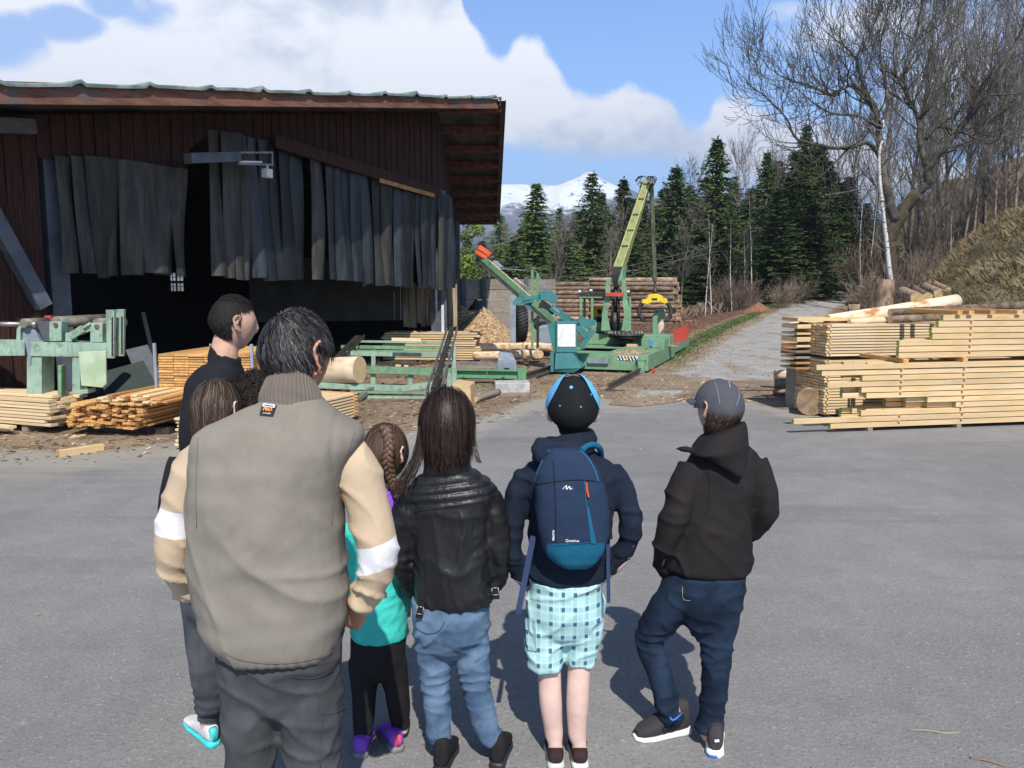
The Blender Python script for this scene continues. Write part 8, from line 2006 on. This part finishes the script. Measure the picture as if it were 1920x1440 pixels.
    for sg in (-1, 1):      # blue side panels, upper left and right
        a0 = [(.93, .10), (.78, .34), (.42, .52)]; m = MB(); P = []
        grid_ = []
        for i in range(9):
            row = []
            for j in range(4):
                el = R(4 + 76 * i / 8); az = R(-10 - 30 * math.sin(PI * (i + .5) / 9) ** .8 + 90 * j / 3) ; d = Vector((sg * math.cos(el) * math.cos(az), math.cos(el) * math.sin(az) - .02, math.sin(el))).normalized(); row.append(f(d, .0325))
            grid_.append(row)
        m.loft(grid_, caps=False, close=False); m.build('side_panel', CM['capblue'], cap)
    l, n_ = hit(bc, 1071, 727, .001)
    if l: m = MB(); ball(m, l, .0072, 10); m.build('button', CM['capblue'], cap)
    for px, py in ((1050, 761), (1089, 763), (1036, 737), (1108, 740)):
        l, n_ = hit(bc, px, py, .001)
        if l: m = MB(); z = n_; x = Vector((0, 0, 1)).cross(z).normalized(); y = z.cross(x); m.tube([l + (x * math.cos(t) + y * math.sin(t)) * .0028 for t in [2 * PI * i / 12 for i in range(13)]], .0010, 5); m.build('eyelet', CM['capblue'], cap)
    line_on(cap, bc, [(1071, 735), (1072, 760), (1073, 790)], .0009, CM['legging'], 'seam')
    m = MB(); c = at(1074, 797, Y - .088); m.tube(catmull([c + Vector((x, .012 * (x / .035) ** 2, 0)) for x in (-.038, -.02, 0, .02, .038)], 4), .007, 6); m.build('adjuster_strap', CM['packteal'], cap)
    hairdo(p, HM['black'], hc, s, Rm_, 900, .02, .005, hairline=lambda d: -.55 < d.z < -.1 and d.y < -.1 and abs(d.x) < .8, seed=20, steps=3, shell_cut=-.5, down=.3)
    for a in (aL, aR): shoe(p, Vector((a.x, a.y - .065, 0)), Vector((a.x, a.y + .15, 0)), .95, cloth_mat('dark_red_shoe', (.035, .018, .018)), flat('pale_shoe_sole', (.55, .55, .50)), h=.075)
    # ---- backpack: a thing of its own
    bp = thing('backpack', 'navy and petrol blue backpack with a white zigzag mark worn by the boy', 'backpack', at(1070, 960, Y - .17))
    m = MB(); Yb = Y - .165
    RR = [(1062, 1052, 1108, .035), (1050, 1034, 1122, .055), (1030, 1018, 1134, .068), (1000, 1010, 1142, .078), (960, 1004, 1142, .080), (920, 1002, 1136, .076), (885, 1006, 1124, .066), (860, 1018, 1108, .052), (842, 1035, 1092, .032)]
    m.loft([px_ring(y, xl, xr, Yb, ry, 2.5) for y, xl, xr, ry in RR])
    zp = at(1070, 1020, Yb - .07).z
    def mf(c): return min(zp + .006 * math.cos((c.x - at(1078, 1030, Yb).x) * 20) - c.z, .105 - abs(c.x - at(1078, 1030, Yb).x), Yb + .02 - c.y)
    pk, bb = garment('pack_body', m, bp, two_tone('navy_and_petrol_cloth', (.020, .036, .074), (.010, .11, .19)), .006, 3, lambda q, n: .005 * (ridged(q, 9, 3, (1, 1, .5)) - .5) + .002 * nz(q, 22, 1), mf)
    line_on(pk, bb, [(1037, 862), (1040, 900), (1042, 960), (1042, 1015)], .0016, CM['legging'], 'seam'); line_on(pk, bb, [(1005, 908), (1035, 904), (1070, 900), (1098, 900), (1125, 904)], .0014, CM['legging'], 'seam')
    line_on(pk, bb, [(1096, 902), (1100, 950), (1108, 990), (1114, 1018)], .0022, CM['packteal'], 'zip_piping', .001); line_on(pk, bb, [(1088, 845), (1104, 862), (1116, 885), (1122, 905)], .0040, CM['packteal'], 'teal_piping', .001); line_on(pk, bb, [(1018, 862), (1008, 885), (1004, 905)], .0026, CM['packteal'], 'teal_piping', .001); line_on(pk, bb, [(1040, 1022), (1070, 1020), (1108, 1016)], .0012, CM['packteal'], 'teal_piping', .002)
    patch_on(pk, bb, [(1099, 950), (1103, 950), (1117, 1018), (1108, 1018)], CM['packteal'], 'teal_insert', .003)
    line_on(pk, bb, [(1098, 905), (1100, 920), (1103, 932)], .0042, MT['orange_red'], 'zip_pull', .007)
    # zigzag mark
    line_on(pk, bb, [(1055, 917), (1062, 910)], .0014, CM['wtext'], 'zigzag_mark', .002); line_on(pk, bb, [(1062, 910), (1062, 918)], .0022, CM['wtext'], 'zigzag_mark', .002); line_on(pk, bb, [(1062, 918), (1068, 911.5)], .0018, CM['wtext'], 'zigzag_mark', .002); line_on(pk, bb, [(1068, 911.5), (1069, 918)], .0020, CM['wtext'], 'zigzag_mark', .002); line_on(pk, bb, [(1069, 918), (1074, 915), ], .0014, CM['wtext'], 'zigzag_mark', .002)
    text_on(pk, 'Quechua', bb, 1073, 1013, .0135, CM['wtext'], .02, off=.004, bold=.0003); text_on(pk, '10 LITRES', bb, 1038, 1003, .0095, CM['wtext'], R(-90), off=.005, bold=.0003)
    # shoulder straps and dangling webbing
    m = MB(); m.tube(catmull([at(1088, 848, Yb + .02), at(1098, 838, Y - .09), at(1112, 834, Y - .06), at(1125, 842, Y - .02), at(1128, 870, Y + .09)], 5), .012, 8); m.build('shoulder_strap', CM['packteal'], bp)
    m = MB(); m.tube(catmull([at(1036, 850, Yb + .02), at(1022, 846, Y - .08), at(1012, 850, Y - .02), at(1012, 880, Y + .09)], 5), .012, 8); m.build('shoulder_strap', CM['packteal'], bp)
    m = MB(); m.bar(at(1000, 1005, Y - .12), at(971, 1152, Y - .15), .022, .003, Vector((0, -1, 0))); m.bar(at(974, 1150, Y - .155), at(966, 1149, Y - .155), .006, .006); m.build('webbing', CM['strap'], bp)
    m = MB(); m.bar(at(1140, 1020, Y - .10), at(1141, 1130, Y - .12), .014, .003, Vector((0, -1, 0))); m.build('webbing', CM['strap'], bp)
    m = MB(); m.bar(at(1139, 950, Y - .12), at(1144, 1010, Y - .10), .018, .01, Vector((0, -1, 0))); m.build('side_strap', CM['legging'], bp)
boy()

# ======== woman in grey cap and dark softshell, one knee bent ========
def woman_cap():
    Y = 3.22; s = .97; hc = at(1347, 768, Y); L = {}; yaw = R(-32)
    kL, kR = at(1218, 1200, Y + .06), at(1344, 1215, Y - .02); aL, aR = at(1262, 1325, Y - .0), Vector((at(1326, 1350, Y - .04).x, Y - .06, .09)); aL.z = .12
    def body(m):
        L['R'] = head_pts(m, hc, s, yaw, R(-4), R(4)); limb(m, [at(1350, 860, Y), at(1352, 835, Y), at(1350, 800, Y)], [.050, .047, .045])
        m.loft([px_ring(y, xl, xr, Y, .08) for y, xl, xr in ((1120, 1255, 1395), (980, 1285, 1395), (880, 1300, 1410), (850, 1320, 1395))])
        for sg, P in ((1, [at(1290, 880, Y), at(1260, 975, Y - .04), at(1245, 1020, Y - .03), at(1262, 1075, Y + .08)]), (-1, [at(1415, 870, Y), at(1440, 950, Y - .02), at(1420, 985, Y + .04), at(1385, 1010, Y + .10)])): limb(m, P, [.038, .034, .03, .024]); hand(m, P[-1], Vector((sg * .5, .6, -.5)), Vector((0, 1, .2)), .85, .5, sg)
        limb(m, [at(1290, 1110, Y), kL, aL, aL - Vector((0, 0, .04))], [.07, .05, .032, .032]); limb(m, [at(1362, 1110, Y), kR, aR, aR - Vector((0, 0, .04))], [.07, .05, .032, .032])
    p = person('woman in a grey cap, dark hooded jacket and dark jeans, one knee bent', Vector((at(1310, 1390, Y).x, Y, 0)), SK, body); eyes(p, hc, s, L['R'])
    m = MB(); m.loft([px_ring(y, xl, xr, Y, ry, 2.3) for y, xl, xr, ry in ((1072, 1262, 1400, .120), (1062, 1245, 1410, .130), (1040, 1250, 1408, .132), (1000, 1262, 1404, .126), (950, 1272, 1408, .122), (900, 1278, 1424, .118), (868, 1284, 1430, .108), (848, 1302, 1418, .095), (832, 1322, 1400, .078), (818, 1334, 1380, .06))])
    limb(m, [at(1298, 872, Y - .02), at(1280, 920, Y - .05), at(1262, 980, Y - .08), at(1247, 1020, Y - .06), at(1246, 1050, Y + .0), at(1262, 1078, Y + .07)], [.066, .064, .058, .052, .046, .040]); limb(m, [at(1412, 868, Y), at(1430, 905, Y - .01), at(1438, 950, Y - .01), at(1424, 980, Y + .03), at(1388, 1002, Y + .09)], [.064, .060, .056, .050, .040])
    Z = lambda y: at(1330, y, Y - .1).z
    def fs_(q, n): x = q.x - at(1340, 950, Y).x; return .007 * crease(Vector((x * .7 + q.z * .5, q.y, q.z * .9)), 6, 1.4) + .010 * crease(Vector((q.x, q.y, q.z + .4 * x)), 6, 1.9, (.6, .6, 1.9)) * (sst(.09, .16, abs(x)) + .35) * sst(1.38, 1.15, q.z) + .002 * nz(q, 20, 2)
    jk, bj = garment('softshell_jacket', m, p, CM['softshell'], .008, 4, fs_)
    line_on(jk, bj, [(1322, 862), (1330, 900), (1326, 960), (1305, 1000)], .0013, CM['legging'], 'seam'); line_on(jk, bj, [(1242, 1060), (1246, 1048)], .003, MT['steel'], 'zip_puller')
    # hood: draped cone with its point hanging between the shoulders, collar wing at the left
    m = MB(); Yh = Y - .02
    m.loft([[Vector(v) for v in r] for r in (se_ring(at(1352, 806, Yh - .02), .092, .088, roll=.42, tilt=-.1), se_ring(at(1348, 822, Yh - .03), .108, .100, roll=.36), se_ring(at(1348, 842, Yh - .045), .112, .098, roll=.2), se_ring(at(1362, 862, Yh - .075), .078, .058, roll=.05), se_ring(at(1378, 880, Yh - .105), .040, .028), se_ring(at(1388, 895, Yh - .12), .012, .010))])
    limb(m, [at(1318, 850, Yh - .05), at(1292, 843, Yh - .04), at(1266, 841, Yh - .02)], [.022, .014, .006])
    garment('hood', m, jk, CM['softshell'], .007, 4, lambda q, n: .006 * (ridged(q, 8, 3, (1, 1, .7)) - .5))
    m = MB(); limb(m, [at(1292, 1092, Y), at(1252, 1145, Y + .03), kL, at(1237, 1262, Y + .02), aL + Vector((-.005, 0, -.055))], [.098, .082, .066, .056, .052]); limb(m, [at(1358, 1092, Y), at(1352, 1150, Y - .01), kR, at(1340, 1290, Y - .04), aR + Vector((0, 0, -.025))], [.092, .080, .066, .058, .054]); m.loft([px_ring(y, xl, xr, Y, ry) for y, xl, xr, ry in ((1200, 1305, 1350, .04), (1170, 1280, 1375, .08), (1130, 1262, 1392, .115), (1070, 1255, 1398, .125))])
    def fd(q, n): a = math.exp(-((q.z - kL.z - .02) / .10) ** 2); return .010 * a * crease(q, 6, 3.1, (1, 1, 3.2)) + .006 * crease(q, 6, 6, (1, 1, 1.6)) + .008 * crease(q, 7, 5.1, (1, 1, 3)) * sst(.3, .12, q.z)
    jn, bn = garment('dark_jeans', m, p, CM['dkdenim'], .0075, 7, fd)
    line_on(jn, bn, [(1280, 1100), (1281, 1122), (1294, 1126)], .001, flat('tan_thread', (.4, .35, .25)), 'pocket_stitching')
    grey, white_, blue = cloth_mat('dark_grey_knit_shoe', (.045, .04, .043)), flat('white_foam_sole', (.8, .8, .75)), flat('blue_print', (.05, .16, .55))
    h1 = gr(1292, 1378); t1 = gr(1190, 1388); sh = shoe(p, h1 + Vector((0, .02, .0)), t1, 1.06, grey, white_, h=.135)
    up = sh
    m = MB(); P = catmull([at(1256, 1344, Y - .115), at(1260, 1350, Y - .12), at(1268, 1347, Y - .118), at(1280, 1336, Y - .11)], 4); m.tube(P, [.002] + [.0042] * (len(P) - 4) + [.003, .002, .001], 6); m.build('swoosh_mark', blue, up)
    sh = shoe(p, Vector((aR.x + .01, aR.y - .085, 0)), Vector((aR.x + .06, aR.y + .15, 0)), 1.0, grey, white_, h=.12)
    m = MB(); c = Vector((aR.x + .01, aR.y - .088, .0)); m.bar(c + Vector((-.006, -.004, .077)), c + Vector((.012, -.004, .080)), .006, .008); m.build('heel_mark', CM['wtext'], sh)
    m = MB(); m.loft([se_ring(c + Vector((.002, .028, z)), .036, .034) for z in (-.001 + .004, .016)]); m.build('blue_undersole', blue, sh)
    # grey cap, turned slightly left with the brim forward
    Rm_ = L['R']; f = scalp_fn(hc, s, Rm_); m = MB(); rings = []; N = 44
    for i in range(11):
        t = i / 10; ring = []
        for j in range(N):
            a = 2 * PI * j / N; back = max(0, -math.sin(a)); zb = .04 - .42 * back ** .8 + (.30 * max(0, 1 - abs(math.cos(a)) / .34) if math.sin(a) < 0 else 0); z = 1 - t * (1 - zb); z = max(-1, min(.999, z)); r = math.sqrt(max(0, 1 - z * z)); ring.append(f(Vector((r * math.cos(a), r * math.sin(a), z)), .014 + .005 * math.sin(PI * t)))
        rings.append(ring)
    m.loft(rings, caps=False); m.add(rings[0], [tuple(range(N))], 0, True); cap = m.build('cap', CM['capgrey'], p)
    bc = BVHTree.FromPolygons([v for r in rings for v in r], [(i * N + j, i * N + (j + 1) % N, (i + 1) * N + (j + 1) % N, (i + 1) * N + j) for i in range(10) for j in range(N)])
    W = lambda x, y, z: Rm_ @ (Vector((x, y, z)) * s) + Vector(hc)
    m = MB(); V_ = []; K = 16
    for i in range(K + 1): a = PI * i / K; V_.append(W(.078 * math.cos(a), .07 + .085 * math.sin(a), .030 + .02 * math.sin(a) - .012)); V_.append(W(.076 * math.cos(a), .05, .032 + .02 * math.sin(a)))
    b = len(V_); V_ += [v - Vector((0, 0, .004)) for v in V_]; F_ = []
    for i in range(K): F_ += [(2 * i, 2 * i + 2, 2 * i + 3, 2 * i + 1), (b + 2 * i, b + 2 * i + 1, b + 2 * i + 3, b + 2 * i + 2), (2 * i, b + 2 * i, b + 2 * i + 2, 2 * i + 2)]
    m.add(V_, F_); m.build('brim', CM['capgrey'], cap)
    line_on(cap, bc, [(1360, 708), (1366, 716), (1369, 728)], .0026, flat('light_grey_tape', (.28, .28, .32)), 'reflective_tape', .001); line_on(cap, bc, [(1338, 710), (1346, 735), (1350, 760)], .0012, MT['grey_paint'], 'seam', .001); line_on(cap, bc, [(1380, 718), (1386, 740), (1380, 762)], .0012, MT['grey_paint'], 'seam', .001)
    hairdo(p, HM['lbrown'], hc, s, Rm_, 2600, .055, .014, hairline=lambda d: d.y < .25 and -.78 < d.z < .12 and not (abs(d.x) > .82 and d.y > -.2), seed=22, width=.003, messy=.9, steps=6, curl=.002, shell_cut=-.7, down=.2)
woman_cap()

# ======== crane driver, small in the cab ========
def driver():
    c = at(1124, 585, 21.9); s = .72
    def body(m):
        head_pts(m, c, s, R(10), 0); limb(m, [c + Vector((0, 0, -.17)) * s, c + Vector((0, 0, -.08)) * s], [.05 * s, .045 * s])
        m.loft([se_ring(c + Vector((0, 0, z)) * s, rx * s, ry * s) for z, rx, ry in ((-.75, .17, .12), (-.5, .16, .11), (-.25, .2, .10), (-.18, .12, .07))])
        for sg in (-1, 1):
            limb(m, [c + Vector((sg * .2, 0, -.25)) * s, c + Vector((sg * .24, .05, -.5)) * s, c + Vector((sg * .18, .28, -.55)) * s], [.05 * s, .045 * s, .035 * s]); hand(m, c + Vector((sg * .18, .28, -.55)) * s, Vector((0, 1, 0)), Vector((0, 0, -1)), s, .5, -sg)
            limb(m, [c + Vector((sg * .1, 0, -.72)) * s, c + Vector((sg * .12, .42, -.70)) * s, c + Vector((sg * .12, .45, -1.05)) * s], [.08 * s, .07 * s, .05 * s])
    m = MB(); body(m); me = remeshed(m, .008, 3); loc = c + Vector((0, 0, -.8)) * s; me.transform(Matrix.Translation(-loc)); me.materials.clear(); me.materials.append(SK); me.polygons.foreach_set('use_smooth', [True] * len(me.polygons))
    o = bpy.data.objects.new('person', me); COL.objects.link(o); o.location = loc; props(o, 'crane driver in dark clothes sitting in the open green cab', 'person')
    m = MB(); m.loft([se_ring(c + Vector((0, 0, z)) * s, rx * s, ry * s) for z, rx, ry in ((-.78, .2, .15), (-.5, .19, .14), (-.25, .23, .13), (-.17, .14, .09))])
    for sg in (-1, 1): limb(m, [c + Vector((sg * .2, 0, -.25)) * s, c + Vector((sg * .24, .05, -.5)) * s, c + Vector((sg * .18, .26, -.55)) * s], [.07 * s, .06 * s, .05 * s]); limb(m, [c + Vector((sg * .1, 0, -.72)) * s, c + Vector((sg * .12, .42, -.70)) * s, c + Vector((sg * .12, .45, -1.02)) * s], [.1 * s, .09 * s, .065 * s])
    garment('overalls', m, o, CM['legging'], .012, 3); f = scalp_fn(c, s, Matrix.Identity(3)); hairdo(o, HM['black'], c, s, Matrix.Identity(3), 250, .03, .008, seed=30, width=.008, steps=3)
driver()
# ---------------------------------------------------------------- air between the yard and the mountains
hz = MB(); hz.box((300, 2300, 290), (9000, 5600, 586))
hm = bpy.data.materials.new('haze_air'); hm.use_nodes = True
hn = hm.node_tree.nodes; hn.clear()
pv = hn.new('ShaderNodeVolumePrincipled'); pv.inputs['Density'].default_value = 0.00028; pv.inputs['Color'].default_value = (.62, .76, 1.0, 1); pv.inputs['Anisotropy'].default_value = .1
ho = hn.new('ShaderNodeOutputMaterial'); hm.node_tree.links.new(pv.outputs[0], ho.inputs['Volume'])
hz.build('haze', hm)['kind'] = 'stuff'
